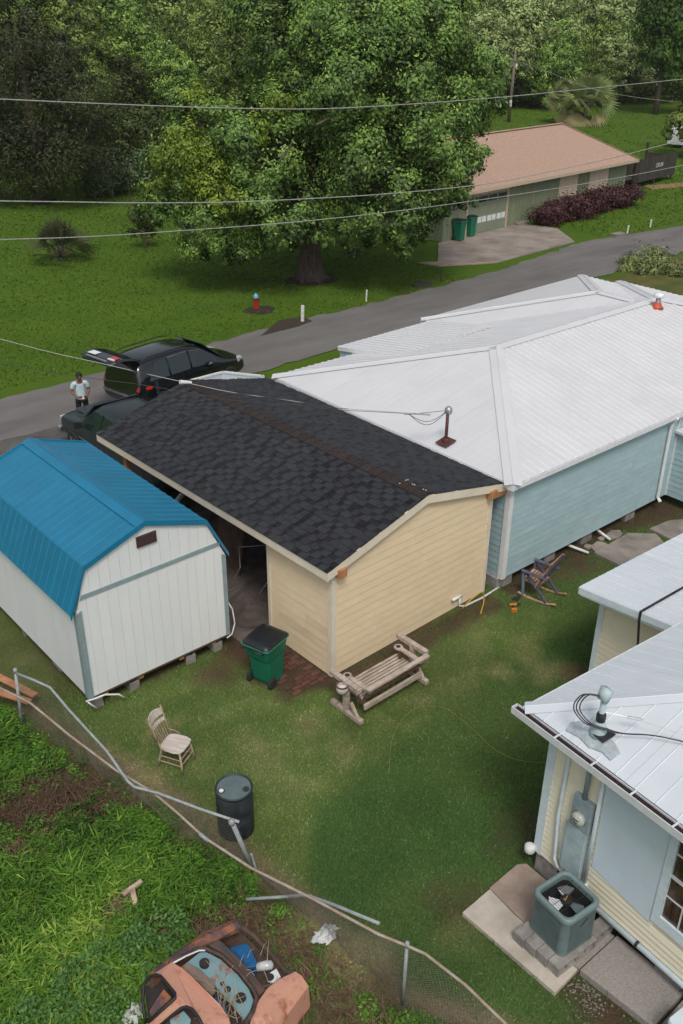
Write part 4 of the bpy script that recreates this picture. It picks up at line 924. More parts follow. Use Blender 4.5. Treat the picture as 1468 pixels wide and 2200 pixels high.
for s in (-1, 1):
    side_glass(stv, .52, 1.30, .08, .93, s, m_glass, V, x0t=.85, x1t=1.30)
    side_glass(stv, 1.38, 2.18, .08, .93, s, m_glass, V, trim=m_chrome if s < 0 else None)
    side_glass(stv, 2.27, 3.45, .10, .90, s, m_glass, V, x0t=2.27, x1t=2.80, trim=m_chrome if s < 0 else None)
    MB().tube([(.5, s*.66, 1.78), (.7, s*.67, 1.83), (2.3, s*.665, 1.83), (2.6, s*.66, 1.77)], .018, 6).build('roof_rail', m_blackpl, V)
    MB().lathe([(0, -.06), (.09, -.05), (.11, .02), (.08, .09), (0, .1)], (2.95, s*1.03, 1.10), 10, axis='x').build('wing_mirror', m_black, V, smooth=True)
    wheel(V, .95, s*.86, .37, side=s); wheel(V, 3.85, s*.86, .37, side=s)
    MB().hexa([(.08, s*.70, .93), (.55, s*.965, .93), (.55, s*.965, 1.00), (.12, s*.70, 1.03), (.05, s*.86, .90), (.50, s*.99, .93), (.52, s*.985, 1.01), (.10, s*.84, 1.04)]).build('tail_light', m_redl, V)
    MB().hexa([(4.35, s*.62, .80), (4.66, s*.62, .74), (4.62, s*.80, .76), (4.3, s*.93, .80), (4.35, s*.62, .90), (4.66, s*.62, .87), (4.62, s*.80, .87), (4.3, s*.93, .92)]).build('headlight', m_lens, V)
# windscreen, cargo opening, raised hatch
MB().hexa([(3.66, -.80, 1.09), (3.66, .80, 1.09), (2.93, .62, 1.70), (2.93, -.62, 1.70), (3.68, -.80, 1.115), (3.68, .80, 1.115), (2.95, .62, 1.725), (2.95, -.62, 1.725)]).build('windscreen', m_glass, V)
MB().hexa([(.02, -.72, .74), (.02, .72, .74), (.10, .72, 1.0), (.10, -.72, 1.0), (.08, -.72, .72), (.08, .72, .72), (.35, .6, 1.66), (.35, -.6, 1.66)]).build('cargo_opening', m_dark, V)  # dark panel stands in for the shaded load space
hx = Vector((.42, 0, 1.80))
H_ = MB().loft([[(hx.x-d, -w, z-.05), (hx.x-d, w, z-.05), (hx.x-d, w*.96, z+.03), (hx.x-d, -w*.96, z+.03)] for d, w, z in ((0, .68, 1.77), (.30, .74, 1.92), (.70, .80, 2.02), (1.02, .78, 2.00), (1.20, .66, 1.93))]).build('rear_hatch', m_black, V, smooth=False, bevel=.02)
MB().hexa([(.08, -.58, 1.965), (.08, .58, 1.965), (-.24, .64, 2.045), (-.24, -.64, 2.045), (.08, -.58, 1.985), (.08, .58, 1.985), (-.24, .64, 2.065), (-.24, -.64, 2.065)]).build('hatch_glass', m_glass, H_)
MB().box(-.60, -.36, .22, .58, 2.055, 2.062).build('number_plate', m_wtrim, H_)
MB().hexa([(-.34, -.66, 2.05), (-.34, -.38, 2.055), (-.52, -.38, 2.055), (-.52, -.66, 2.05), (-.34, -.66, 2.066), (-.34, -.38, 2.068), (-.52, -.38, 2.068), (-.52, -.66, 2.066)]).build('hatch_light', m_redl, H_)
MB().box(-.60, -.53, -.66, -.38, 2.04, 2.066).build('hatch_trim', m_wtrim, H_); MB().box(-.75, -.70, -.5, .5, 2.0, 2.045).build('hatch_trim', m_chrome, H_)
for s in (-1, 1): MB().tube([(.22, s*.64, 1.25), (-.1, s*.70, 1.92)], .014, 6).build('gas_strut', m_blackpl, V)
MB().box(-.04, .06, -.8, .8, .66, .70).build('bumper_sill', m_rim, V)

stt = [(0, .55, .96, 1.05, .93, 1.10), (.1, .45, .98, 1.12, .94, 1.17), (1.95, .42, .98, 1.14, .94, 1.19), (2.05, .42, .98, 1.18, .74, 1.80), (2.25, .42, .98, 1.18, .72, 1.87), (3.5, .42, .98, 1.17, .71, 1.86), (3.75, .42, .98, 1.16, .70, 1.80), (4.45, .42, .97, 1.12, .84, 1.19), (5.3, .42, .95, 1.06, .84, 1.13), (5.62, .42, .92, .98, .80, 1.05), (5.72, .46, .88, .9, .78, .95)]
K2 = thing('pickup_truck', 'dark green pickup truck parked nose to the road under the carport end', 'pickup truck', (11.02, 18.75, 0), rad(90))
MB().loft(body_rings(stt)).build('body', m_dkgreen, K2, smooth=True, sub=1)
for s in (-1, 1):
    side_glass(stt, 2.25, 3.05, .06, .92, s, m_glass, K2); side_glass(stt, 3.13, 4.25, .06, .90, s, m_glass, K2, x1t=3.72)
    MB().hexa([(4.02, s*.98, 1.14), (4.08, s*.98, 1.14), (4.08, s*1.2, 1.16), (4.0, s*1.2, 1.16), (4.02, s*.98, 1.3), (4.08, s*.98, 1.3), (4.08, s*1.2, 1.38), (4.0, s*1.2, 1.38)]).build('wing_mirror', m_blackpl, K2, bevel=.02)
    wheel(K2, 1.15, s*.87, .39, side=s); wheel(K2, 4.75, s*.87, .39, side=s)
    MB().tube([(2.1, s*1.03, .46), (4.1, s*1.03, .46)], .045, 8).build('side_step', m_chrome, K2)
    MB().box(5.60, 5.73, .66*s if s > 0 else -.86, .86 if s > 0 else -.66, .80, .93).build('headlight', m_lens, K2)
    MB().hexa([(1.4, s*.985, .78), (4.3, s*.985, .78), (4.3, s*.985, .82), (1.4, s*.985, .82), (1.4, s*1.0, .78), (4.3, s*1.0, .78), (4.3, s*1.0, .82), (1.4, s*1.0, .82)]).build('side_moulding', m_chrome, K2)
MB().hexa([(4.36, -.80, 1.20), (4.36, .80, 1.20), (3.74, .66, 1.80), (3.74, -.66, 1.80), (4.39, -.80, 1.225), (4.39, .80, 1.225), (3.77, .66, 1.825), (3.77, -.66, 1.825)]).build('windscreen', m_glass, K2)
MB().box(5.66, 5.76, -.62, .62, .62, .92).build('grille', m_blackpl, K2); MB().box(5.68, 5.86, -.95, .95, .42, .60).build('front_bumper', m_chrome, K2, bevel=.03)
MB().hexa([(4.2, -.55, 1.235), (5.4, -.5, 1.155), (5.4, .5, 1.155), (4.2, .55, 1.235), (4.2, -.5, 1.25), (5.4, -.45, 1.17), (5.4, .45, 1.17), (4.2, .5, 1.25)]).build('bonnet_bulge', m_dkgreen, K2)
for s in (-1, 1): MB().tube([(3.9, s*.2, 1.68), (4.38, s*.1-.15, 1.25)], .012, 5).build('wiper', m_blackpl, K2)

# open white trailer beyond the carport ridge
q = at(480, 798, 1.15)
TR = thing('utility_trailer', 'low white-sided open trailer just behind the carport, in front of the suv', 'trailer', (q.x, q.y, 0), 0)
a, b = Vector((-1.3, .0, 0)), Vector((.75, -1.1, 0))
for p0_, p1_ in (((0, 0, 0), a), ((0, 0, 0), b)):
    p0_ = Vector(p0_); MB().beam(p0_+Vector((0, 0, 1.13)), p1_+Vector((0, 0, 1.13)), .07, .06).build('top_rail', m_wtrim, TR)
    MB().beam(p0_+Vector((0, 0, .82)), p1_+Vector((0, 0, .82)), .03, .58).build('side_board', m_panel, TR)
for p in (Vector((0, 0, 0)), a, b): MB().beam(p+Vector((0, 0, .35)), p+Vector((0, 0, 1.16)), .08, .08, up=(0, 1, 0)).build('corner_post', m_wtrim, TR)
MB().poly([(0, 0, .5), tuple(a+Vector((0, 0, .5))), tuple(a+b+Vector((0, 0, .5))), tuple(b+Vector((0, 0, .5)))]).build('floor', m_oldwood, TR)
o = text_mesh('4X8', 'marking', m_blackpl, TR, .34, (.36, -.57, .76), (PI/2, 0, math.atan2(b.y, b.x)), .002)
for x in (-1.0, -.2): MB().lathe([(.1, -.1), (.3, -.09), (.3, .09), (.1, .1)], (x, -.6, .3), 16, axis='y').build('wheel', m_tyre, TR)

# ------------------------------------------------------------------ person on the drive
m_skin = mat('brown_skin', (0.20, 0.095, 0.055), rough=.55, var=.05)
m_tee = mat('pale_blue_tshirt', (0.46, 0.58, 0.60), rough=.85, var=.08, scale=6)
m_shorts = mat('black_trousers', (0.012, 0.012, 0.014), rough=.9)
m_hair = mat('black_hair', (0.008, 0.007, 0.006), rough=.7, bump=.5, bscale=60)
def skin_mesh(name, verts, edges, radii, m, parent, sub=2, root=0):
    import bmesh
    me = bpy.data.meshes.new(name); me.materials.append(m); bm = bmesh.new(); lay = bm.verts.layers.skin.verify()
    vs = [bm.verts.new(v) for v in verts]
    for i, v in enumerate(vs):
        r = radii[i]; v[lay].radius = r if isinstance(r, tuple) else (r, r); v[lay].use_root = (i == root)
    for a, b in edges: bm.edges.new((vs[a], vs[b]))
    bm.to_mesh(me); bm.free()
    o = bpy.data.objects.new(name, me); C.objects.link(o); o.parent = parent
    s = o.modifiers.new('skin', 'SKIN'); s.use_smooth_shade = True; s.branch_smoothing = .6
    q = o.modifiers.new('sub', 'SUBSURF'); q.levels = sub; q.render_levels = sub
    return o
# faces -y locally
pp_ = at(168, 800, 1.76)
PR = thing('person', 'person in pale blue t-shirt and black trousers looking down, standing in the road', 'person', (pp_.x, pp_.y, 0), math.atan2(pp_.x, -pp_.y)+PI*0-rad(0))
PR.rotation_euler = (0, 0, math.atan2(-pp_.x, pp_.y)+rad(8))
Vv = [(0, 0, .98), (0, .01, 1.15), (0, .01, 1.33), (0, .0, 1.46), (0, -.03, 1.54), (0, -.07, 1.62), (0, -.075, 1.70),
      (.19, .0, 1.42), (.26, .02, 1.17), (.13, -.24, 1.06), (.07, -.31, 1.08), (-.19, .0, 1.42), (-.26, .02, 1.17), (-.13, -.24, 1.06), (-.07, -.31, 1.08),
      (.10, 0, .90), (.12, -.01, .50), (.12, .02, .09), (.13, -.12, .05), (-.10, 0, .90), (-.12, .01, .50), (-.12, .03, .09), (-.14, -.11, .05)]
Ee = [(0, 1), (1, 2), (2, 3), (3, 4), (4, 5), (5, 6), (3, 7), (7, 8), (8, 9), (9, 10), (3, 11), (11, 12), (12, 13), (13, 14), (0, 15), (15, 16), (16, 17), (17, 18), (0, 19), (19, 20), (20, 21), (21, 22)]
Rr = [(.15, .10), (.14, .095), (.155, .10), (.09, .07), .055, (.075, .09), (.07, .085), .062, .047, .034, (.04, .02), .062, .047, .034, (.04, .02), .092, .062, .042, (.045, .035), .092, .062, .042, (.045, .035)]
pb = skin_mesh('body', Vv, Ee, Rr, m_skin, PR)
sh_v = [(0, 0, .86), (0, .005, 1.0), (0, .01, 1.15), (0, .01, 1.33), (0, 0, 1.45), (.19, 0, 1.42), (.245, .015, 1.24), (-.19, 0, 1.42), (-.245, .015, 1.24)]
skin_mesh('t_shirt', sh_v, [(0, 1), (1, 2), (2, 3), (3, 4), (4, 5), (5, 6), (4, 7), (7, 8)], [(.165, .125), (.17, .12), (.165, .115), (.178, .12), (.10, .085), .085, .075, .085, .075], m_tee, PR)
skin_mesh('trousers', [(0, 0, .98), (.10, 0, .88), (.12, -.01, .50), (.12, .02, .12), (-.10, 0, .88), (-.12, .01, .50), (-.12, .03, .12)], [(0, 1), (1, 2), (2, 3), (0, 4), (4, 5), (5, 6)], [(.155, .115), .105, .078, .062, .105, .078, .062], m_shorts, PR)
MB().lathe([(0, .125), (.05, .118), (.085, .08), (.098, .03), (.096, -.02), (.07, -.06)], (0, -.045, 1.66), 14, cap=False).build('hair', m_hair, PR, smooth=True)
MB().lathe([(.004, .0), (.014, .01), (.018, .035), (.008, .05)], (0, -.155, 1.60), 8).build('nose', m_skin, PR, smooth=True)
for s in (-1, 1):
    MB().lathe([(0, 0), (.02, .005), (.022, .03), (0, .05)], (s*.082, -.06, 1.63), 8).build('ear', m_skin, PR, smooth=True)
    for k in range(4):
        x = s*(.035-.0+.022*(k-1)*.0); z = 1.075+.018*(k-1.5)
        MB().tube([(s*.075, -.315, z+.01), (s*.05, -.345, z+.012), (s*.02, -.352-.004*k, z+.01), (s*.012, -.338, z+.008)], [.010, .010, .009, .007], 6).build('finger', m_skin, PR, smooth=True)
    MB().tube([(s*.085, -.30, 1.10), (s*.06, -.33, 1.125), (s*.03, -.345, 1.13)], [.012, .011, .008], 6).build('thumb', m_skin, PR, smooth=True)
    MB().hexa([(s*.13-.05, -.20, 0), (s*.13+.05, -.20, 0), (s*.13+.045, .09, 0), (s*.13-.045, .09, 0), (s*.13-.045, -.18, .06), (s*.13+.045, -.18, .06), (s*.13+.04, .08, .10), (s*.13-.04, .08, .10)]).build('shoe', m_blackpl, PR, bevel=.015)
ph = MB().hexa([(-.035, -.37, 1.05), (.035, -.37, 1.05), (.035, -.33, 1.12), (-.035, -.33, 1.12), (-.035, -.362, 1.046), (.035, -.362, 1.046), (.035, -.322, 1.116), (-.035, -.322, 1.116)])
po = ph.build('phone', m_pvc, None); po.location = PR.location; po.rotation_euler = PR.rotation_euler; tag(po, 'small pale phone held in both hands of the person', 'phone')

# ------------------------------------------------------------------ wheelie bins
m_bin = mat('green_bin_plastic', (0.005, 0.150, 0.082), rough=.45, scale=3, var=.08, bump=.05)
m_binr = mat('green_bin_rim', (0.05, 0.26, 0.17), rough=.45, var=.08)
m_lid = mat('black_bin_lid', (0.010, 0.013, 0.017), rough=.42, scale=3, var=.3, bump=.1, bscale=20)
def rrect(hx, hy, r, z, n=3, cx=0, cy=0):
    out = []
    for sx, sy, a0 in ((1, 1, 0), (-1, 1, 90), (-1, -1, 180), (1, -1, 270)):
        for k in range(n+1):
            a = rad(a0+90*k/n); out.append((cx+sx*(hx-r)+r*math.cos(a), cy+sy*(hy-r)+r*math.sin(a), z))
    return out
def make_bin(label, loc, rz, group=None):
    t = thing('wheelie_bin', label, 'bin', loc, rz, group)
    MB().loft([rrect(.20, .215, .05, .03, cx=.05), rrect(.22, .22, .05, .12, cx=.04), rrect(.265, .245, .05, .62, cx=.02), rrect(.30, .262, .06, .70, cx=.0), rrect(.345, .30, .07, .98, cx=-.01), rrect(.355, .31, .07, .985, cx=-.01)]).build('body', m_bin, t, smooth=False, bevel=.008)
    MB().loft([rrect(.375, .325, .08, .965, cx=-.01), rrect(.378, .328, .08, .99, cx=-.01)]).build('rim', m_binr, t)
    MB().loft([rrect(.37, .32, .09, .985, cx=-.01), rrect(.365, .315, .09, 1.01, cx=-.01), rrect(.30, .25, .10, 1.055, cx=-.02), rrect(.20, .16, .10, 1.065, cx=-.02)]).build('lid', m_lid, t, smooth=True)
    MB().tube([(-.40, -.24, .93), (-.43, -.22, .96), (-.43, .22, .96), (-.40, .24, .93)], .016, 7).build('handle', m_lid, t, smooth=True)
    MB().box(.262, .30, -.05, .05, .60, .64).box(.345, .37, -.02, .02, .86, .95).build('lift_bar', m_bin, t)
    MB().tube([(-.17, -.27, .12), (-.17, .27, .12)], .012, 6).build('axle', m_blackpl, t)
    for s in (-1, 1): MB().lathe([(.03, -.035), (.10, -.035), (.12, -.02), (.12, .02), (.10, .035), (.03, .035)], (-.17, s*.25, .12), 18, axis='y').build('wheel', m_tyre, t)
    return t
q = at(574, 1460); bin0 = make_bin('green wheelie bin with a black lid on the bricks beside the carport corner', (q.x, q.y, 0), rad(17))
for (px, py, lb, rz) in ((985, 517, 'left one of two green wheelie bins by the green house garage', rad(-78)), (1008, 508, 'right one of two green wheelie bins, nearer the garage door', rad(-88))):
    q = at(px, py); d_ = dup(bin0, (q.x, q.y, .03), rz, lb, 'bins at the green house'); d_.scale = (1.0, 1.0, 1.08)

# ------------------------------------------------------------------ glider bench
m_oldw = mat('weathered_pale_wood', (0.50, 0.43, 0.37), rough=.85, col2=(0.29, 0.22, 0.17), scale=7, stretch=(.6, 2, 2), bump=.35, bscale=30, objvar=.08)
m_brownw = mat('brown_stained_wood', (0.16, 0.095, 0.06), rough=.8, col2=(0.08, 0.045, 0.03), scale=6, bump=.3)
q = (at(738, 1537)+at(893, 1449))/2
W_ = thing('glider_bench', 'weathered slatted wooden glider bench with its back to the lawn, by the cream wall', 'bench', (q.x, q.y, 0), rad(1.5))
hl = .86
for s in (-1, 1):
    MB().beam((s*hl, -.40, .065), (s*hl, .42, .065), .10, .09).build('base_beam', m_oldw, W_, bevel=.006)
    MB().beam((s*hl, .02, .10), (s*hl, .02, .70), .10, .10, up=(0, 1, 0)).build('post', m_oldw, W_, bevel=.006)
    MB().beam((s*hl, -.28, .10), (s*hl, -.10, .34), .05, .06, up=(1, 0, 0)).build('brace', m_oldw, W_)
    MB().beam((s*hl, -.34, .735), (s*hl, .44, .735), .10, .09).build('top_beam', m_oldw, W_, bevel=.006)
    for y in (-.24, .30): MB().beam((s*(hl-.07), y, .70), (s*(hl-.09), y*.85, .30), .03, .012, up=(1, 0, 0)).build('hanger', m_brownw, W_)
    arm = MB()
    ap = [(-.055, -.42), (.055, -.42), (.045, .12)]+[(.085*math.cos(rad(a)), .22+.085*math.sin(rad(a))) for a in range(-40, 221, 20)]+[(-.045, .12)]
    arm.prism(ap, lambda u, v, n: (s*.66+u, v, n), .640, .672)
    A_o = arm.build('armrest', m_oldw, W_)
    MB().lathe([(.045, .6735), (.045, .6765)], (s*.66, .22, 0), 16).build('cup_hole', m_dark, A_o)  # dark disc on top of the arm paints the hole's shade
    MB().beam((s*.66, .16, .42), (s*.66, .16, .64), .06, .05, up=(0, 1, 0)).build('arm_support', m_brownw, W_)
    MB().beam((s*.68, -.30, .34), (s*.68, .34, .36), .05, .09).build('seat_rail', m_brownw, W_)
for k in range(8): MB().beam((-.72, -.22+k*.072, .425-.012*math.sin(k/7*PI)), (.72, -.22+k*.072, .425-.012*math.sin(k/7*PI)), .052, .022).build('seat_slat', m_oldw, W_, bevel=.003)
MB().beam((-.78, -.44, .78), (.78, -.44, .78), .10, .045).build('back_rail', m_oldw, W_, bevel=.005)
MB().beam((-.74, -.33, .30), (.74, -.33, .30), .045, .12).build('back_beam', m_oldw, W_, bevel=.005)
for x in (-.68, -.25, .25, .68): MB().tube([(x, -.24, .38), (x, -.30, .50), (x, -.37, .62), (x, -.42, .76)], [.035, .032, .03, .03], 6).build('back_bracket', m_brownw, W_)
MB().beam((-.74, -.36, .56), (.74, -.36, .56), .03, .06).build('back_slat', m_brownw, W_)
m_bowl = mat('glazed_bowl', (0.62, 0.60, 0.56), rough=.3)
Bo = thing('ashtray_bowl', 'round pale bowl with a brown rim hung on the bench end nearest the bin', 'bowl', (q.x-hl-.12, q.y-.02, .58))
MB().lathe([(.03, -.02), (.10, .02), (.115, .10), (.105, .155)], (0, 0, 0), 18, cap=False).build('bowl', m_bowl, Bo, smooth=True)
MB().lathe([(.098, .15), (.118, .15), (.118, .17), (.098, .17), (.098, .15)], (0, 0, 0), 18, cap=False).build('rim', mat('brown_rim', (0.12, 0.045, 0.03), rough=.4), Bo)
MB().lathe([(.09, .10), (.05, .12), (.0, .12)], (0, 0, 0), 16, cap=False).build('filling', m_pvc, Bo, smooth=True)

# ------------------------------------------------------------------ pressed-back kitchen chair
m_chair = mat('faded_chair_wood', (0.42, 0.32, 0.235), rough=.7, col2=(0.27, 0.185, 0.125), scale=9, objvar=.06, bump=.2)
m_seatw = mat('bleached_seat', (0.60, 0.55, 0.51), rough=.75, col2=(0.42, 0.35, 0.30), scale=6, stretch=(.5, 4, 1), bump=.3)
q = at(380, 1640)
Ch = thing('kitchen_chair', 'pale worn spindle-back wooden chair standing alone on the grass', 'chair', (q.x, q.y, 0), rad(-62))
seat = [(.21, -.19), (.235, -.10), (.235, .10), (.21, .19), (.10, .225), (-.08, .215), (-.20, .17), (-.215, 0), (-.20, -.17), (-.08, -.215), (.10, -.225)]
MB().prism(seat, lambda u, v, n: (u, v, n), .435, .462).build('seat', m_seatw, Ch, bevel=.008)
for (x, y) in ((.18, .16), (.18, -.16), (-.16, .15), (-.16, -.15)):
    fx, fy = (x*1.35 if x > 0 else x*1.5), y*1.28
    MB().tube([(x, y, .44), (x*.3+fx*.7-.0, y*.3+fy*.7, .17), (fx, fy, 0)], [.017, .021, .013], 8).build('leg', m_chair, Ch, smooth=True)
for z in (.16, .27):
    f = 1-(z/.44)
    xf, xb, yy = .18+.063*f, -.16-.08*f, .16+.045*f
    for s in (-1, 1): MB().tube([(xf, s*yy, z), (xb, s*yy*.95, z-.01)], .009, 6).build('rung', m_chair, Ch)
    MB().tube([(xf, -yy, z+.03), (xf, yy, z+.03)], .011, 6).build('rung', m_chair, Ch)
bx = lambda z: -.185-.15*(z-.46)/.5
for s in (-1, 1): MB().tube([(bx(.46), s*.165, .45), (bx(.72), s*.185, .72), (bx(1.02), s*.20, 1.02)], [.016, .013, .015], 8).build('back_post', m_chair, Ch, smooth=True)
def curve_board(z0, z1, name, crown=0.0, m=m_seatw):
    mb = MB(); n = 8
    for i in range(n):
        a, b = -1+2*i/n, -1+2*(i+1)/n; P = lambda t, z: (bx(z)-.045*(1-t*t), t*.19, z)
        za, zb_ = z1+crown*(1-a*a), z1+crown*(1-b*b); e = lambda p: (p[0]-.016, p[1], p[2])
        mb.hexa([P(a, z0), P(b, z0), e(P(b, z0)), e(P(a, z0)), P(a, za), P(b, zb_), e(P(b, zb_)), e(P(a, za))])
    return mb.build(name, m, Ch)
curve_board(.86, .97, 'crest_rail', .035); curve_board(.74, .80, 'lower_rail')
for i in range(6):
    t = -.72+1.44*i/5; P = lambda z: (bx(z)-.045*(1-t*t)-.008, t*.19, z)
    MB().tube([(bx(.46)-.0, t*.15, .455), P(.60), P(.745)], .0075, 6).build('spindle', m_chair, Ch)
    MB().tube([P(.79), P(.87)], .007, 6).build('spindle', m_chair, Ch)
for s in (-1, 1): MB().tube([(bx(.55), s*.172, .56), (-.13, s*.235, .50), (-.02, s*.235, .455)], .008, 6).build('hip_brace', m_chair, Ch, smooth=True)

# ------------------------------------------------------------------ rocking chair
m_purple = mat('faded_purple_paint', (0.11, 0.10, 0.165), rough=.7, scale=9, var=.25)
m_bluep = mat('faded_blue_paint', (0.16, 0.27, 0.36), rough=.7, scale=9, var=.2)
m_slat = mat('bare_wood_slat', (0.50, 0.34, 0.21), rough=.75, col2=(0.24, 0.12, 0.065), scale=5, stretch=(.5, 3, 3), objvar=.15)
q = at(1158, 1278)
Rk = thing('rocking_chair', 'purple-framed rocking chair with bare wooden slats facing the blue house', 'rocking chair', (q.x, q.y, 0), rad(12))
for s in (-1, 1):
    MB().tube([(s*.27, -.52, .10), (s*.27, -.36, .045), (s*.27, -.12, .022), (s*.27, .15, .022), (s*.27, .38, .06)], .026, 6).build('rocker', m_slat, Rk)
    MB().beam((s*.27, -.30, .05), (s*.27, .24, .62), .045, .05, up=(1, 0, 0)).build('leg', m_purple, Rk)
    MB().beam((s*.27, .26, .04), (s*.27, .30, .62), .045, .05, up=(1, 0, 0)).build('leg', m_bluep if s < 0 else m_purple, Rk)
    MB().beam((s*.27, -.02, .30), (s*.27, -.34, 1.04), .045, .05, up=(1, 0, 0)).build('back_post', m_purple, Rk)
    MB().beam((s*.29, -.28, .64), (s*.29, .34, .66), .085, .04).build('armrest', m_purple, Rk, bevel=.01)
for k in range(6): MB().beam((-.27, -.06+k*.07, .37+k*.012), (.27, -.06+k*.07, .37+k*.012), .052, .02).build('seat_slat', m_slat, Rk)
for k in range(5):
    t = .12+.85*k/4; y, z = -.02-.32*t, .30+.74*t
    MB().beam((-.30, y+.03, z), (.30, y+.03, z), .02, .12 if k < 4 else .07, up=(0, -.35, 1)).build('back_slat', m_slat, Rk)
# drill on the grass
m_orange = mat('orange_tool_plastic', (0.62, 0.20, 0.03), rough=.45)
q = at(1104, 1303)
Dr = thing('cordless_drill', 'small orange and black cordless drill lying on the grass below the rocking chair', 'drill', (q.x, q.y, .0), rad(-30))
MB().tube([(-.10, 0, .05), (.06, 0, .05)], [.035, .03], 8).build('motor_housing', m_orange, Dr); MB().tube([(.06, 0, .05), (.14, 0, .05)], [.024, .014], 8).build('chuck', m_blackpl, Dr)
MB().beam((-.04, 0, .04), (-.06, -.15, .035), .04, .04).build('grip', m_blackpl, Dr); MB().box(-.12, .0, -.23, -.15, .0, .08).build('battery', m_orange, Dr, bevel=.01)
q = at(1112, 1292); tag(MB().prism([(0, 0), (.2, .05), (.22, .12), (.05, .14), (-.08, .1)], lambda u, v, n: (q.x+u, q.y+v, n), .0, .03).build('tool_pouch', m_blackpl), 'flat black tool pouch on the grass beside the drill', 'pouch')

# ------------------------------------------------------------------ barrel
m_drum = mat('blue_grey_drum_top', (0.115, 0.16, 0.165), rough=.5, col2=(0.085, 0.12, 0.125), scale=6)
m_drumd = mat('dark_drum_side', (0.030, 0.038, 0.045), rough=.5, scale=5, var=.3)
q = at(508, 1790)+Vector((.05, .07, 0)); Bl = thing('plastic_drum', 'dark blue-grey plastic drum standing behind the leaning fence post', 'drum', (q.x, q.y, 0))
MB().lathe([(.265, 0), (.285, .03), (.288, .30), (.292, .33), (.288, .36), (.288, .56), (.292, .59), (.288, .62), (.285, .84), (.265, .87), (.292, .88), (.295, .90), (.285, .912), (.268, .905), (.262, .885)], (0, 0, 0), 40, cap=False).build('body', m_drumd, Bl, smooth=True)
MB().lathe([(.264, .886), (.20, .892), (.0, .893)], (0, 0, 0), 40, cap=False).build('top', m_drum, Bl, smooth=True)
for (dx, dy, mm, nm) in ((-.19, .06, m_pvc, 'bung'), (.12, -.15, m_dark, 'bung_hole')):
    rr_ = MB().lathe([(.055, .892), (.055, .898), (.042, .898), (.042, .893)], (dx, dy, 0), 20, cap=False).build('bung_collar', m_drumd, Bl)
    MB().lathe([(.036, .893), (.036, .905 if nm == 'bung' else .8945), (.0, .905 if nm == 'bung' else .8945)], (dx, dy, 0), 18, cap=False).build(nm, mm, Bl)  # the open hole is only a dark disc, its shade painted

# ------------------------------------------------------------------ condenser, blocks, slabs
sl_w = lambda u, v, n: (u, v, n)
struct(MB().prism([(7.25, 5.72), (7.28, 4.08), (7.79, 4.10), (7.80, 5.2), (7.86, 5.74)], sl_w, -.05, .085).build('concrete_slab', m_conc_pale, bevel=.01))
struct(MB().prism([(7.87, 5.76), (7.815, 5.16), (7.81, 4.98), (8.62, 4.98), (8.64, 5.70), (8.52, 5.78)], sl_w, -.05, .080).build('concrete_slab', m_conc_pink, bevel=.01))
struct(MB().prism([(7.80, 4.96), (7.80, 4.085), (8.60, 4.075), (8.62, 4.96)], sl_w, -.05, .088).build('concrete_slab', m_conc_grey, bevel=.008))
struct(MB().prism([(7.78, 4.06), (7.84, 2.96), (8.60, 2.98), (8.61, 4.055)], sl_w, -.05, .125).build('concrete_slab', m_conc_grey, bevel=.01))
struct(MB().prism([(7.84, 2.93), (7.9, 1.2), (8.6, 1.2), (8.60, 2.94)], sl_w, -.05, .09).build('concrete_slab', m_conc_grey, bevel=.01))
def block_h(x, y, label, sx=.19, sy=.39, rz=0.0, z=.088):
    """hollow block on its side, cores running along x"""
    mb = MB(); w = .032; h = .17
    mb.box(-sx/2, sx/2, -sy/2, sy/2, 0, w).box(-sx/2, sx/2, -sy/2, sy/2, h-w, h)
    for cy in (-sy/2+w/2, 0, sy/2-w/2): mb.box(-sx/2+.001, sx/2-.001, cy-w/2, cy+w/2, w, h-w)
    o = mb.build('concrete_block', m_block, None, bevel=.006, loc=(x, y, z), rot=(0, 0, rz)); return tag(o, label, 'concrete block', 'blocks under the condenser')
yw = rad(-4)
for i, lb in enumerate(['closest to the cream house corner', 'second from the cream house corner', 'third from the cream house corner', 'at the lawn-side corner nearest the fence']):
    block_h(7.655+.005*i, 4.86-.196*i, 'lawn-side block under the condenser, '+lb, sx=.19, sy=.39, rz=yw+PI/2)
for i, lb in enumerate(['middle', 'wall-side']):
    block_h(8.06+.40*i, 4.255, 'open-cored block under the condenser facing the walkway, '+lb+' one', sx=.19, sy=.39, rz=yw+PI/2)
    block_h(8.06+.40*i, 4.86, 'block under the condenser on the side away from the walkway, '+lb+' one', sx=.19, sy=.39, rz=yw+PI/2)
m_ac = mat('condenser_teal_grey', (0.14, 0.195, 0.195), rough=.55, scale=4, var=.1, objvar=0)
m_acd = mat('condenser_rim', (0.16, 0.225, 0.225), rough=.5, var=.06)
Ac = thing('air_conditioner', 'teal grey air conditioning condenser with a black fan on concrete blocks', 'air conditioner', (7.98, 4.56, .258), rad(-6)); Ac.scale = (.93, .93, .97)
MB().loft([rrect(.355, .355, .10, .0, 5), rrect(.35, .35, .10, .05, 5), rrect(.335, .335, .10, .66, 5)], cap=False).build('cabinet', m_ac, Ac, smooth=False)
slm = MB()
for side in range(4):
    for k in range(26):
        u = -.24+.48*k/25; R_ = Matrix.Rotation(side*PI/2, 4, 'Z')
        p = [Vector((u-.0045, .351, .04)), Vector((u+.0045, .351, .04)), Vector((u+.0045, .342, .04)), Vector((u-.0045, .342, .04)), Vector((u-.0045, .347, .65)), Vector((u+.0045, .347, .65)), Vector((u+.0045, .335, .65)), Vector((u-.0045, .335, .65))]
        slm.hexa([R_ @ (v_+Vector((0, .006, 0))) for v_ in p])
slm.build('louvre_ribs', m_ac, Ac, kind='stuff')
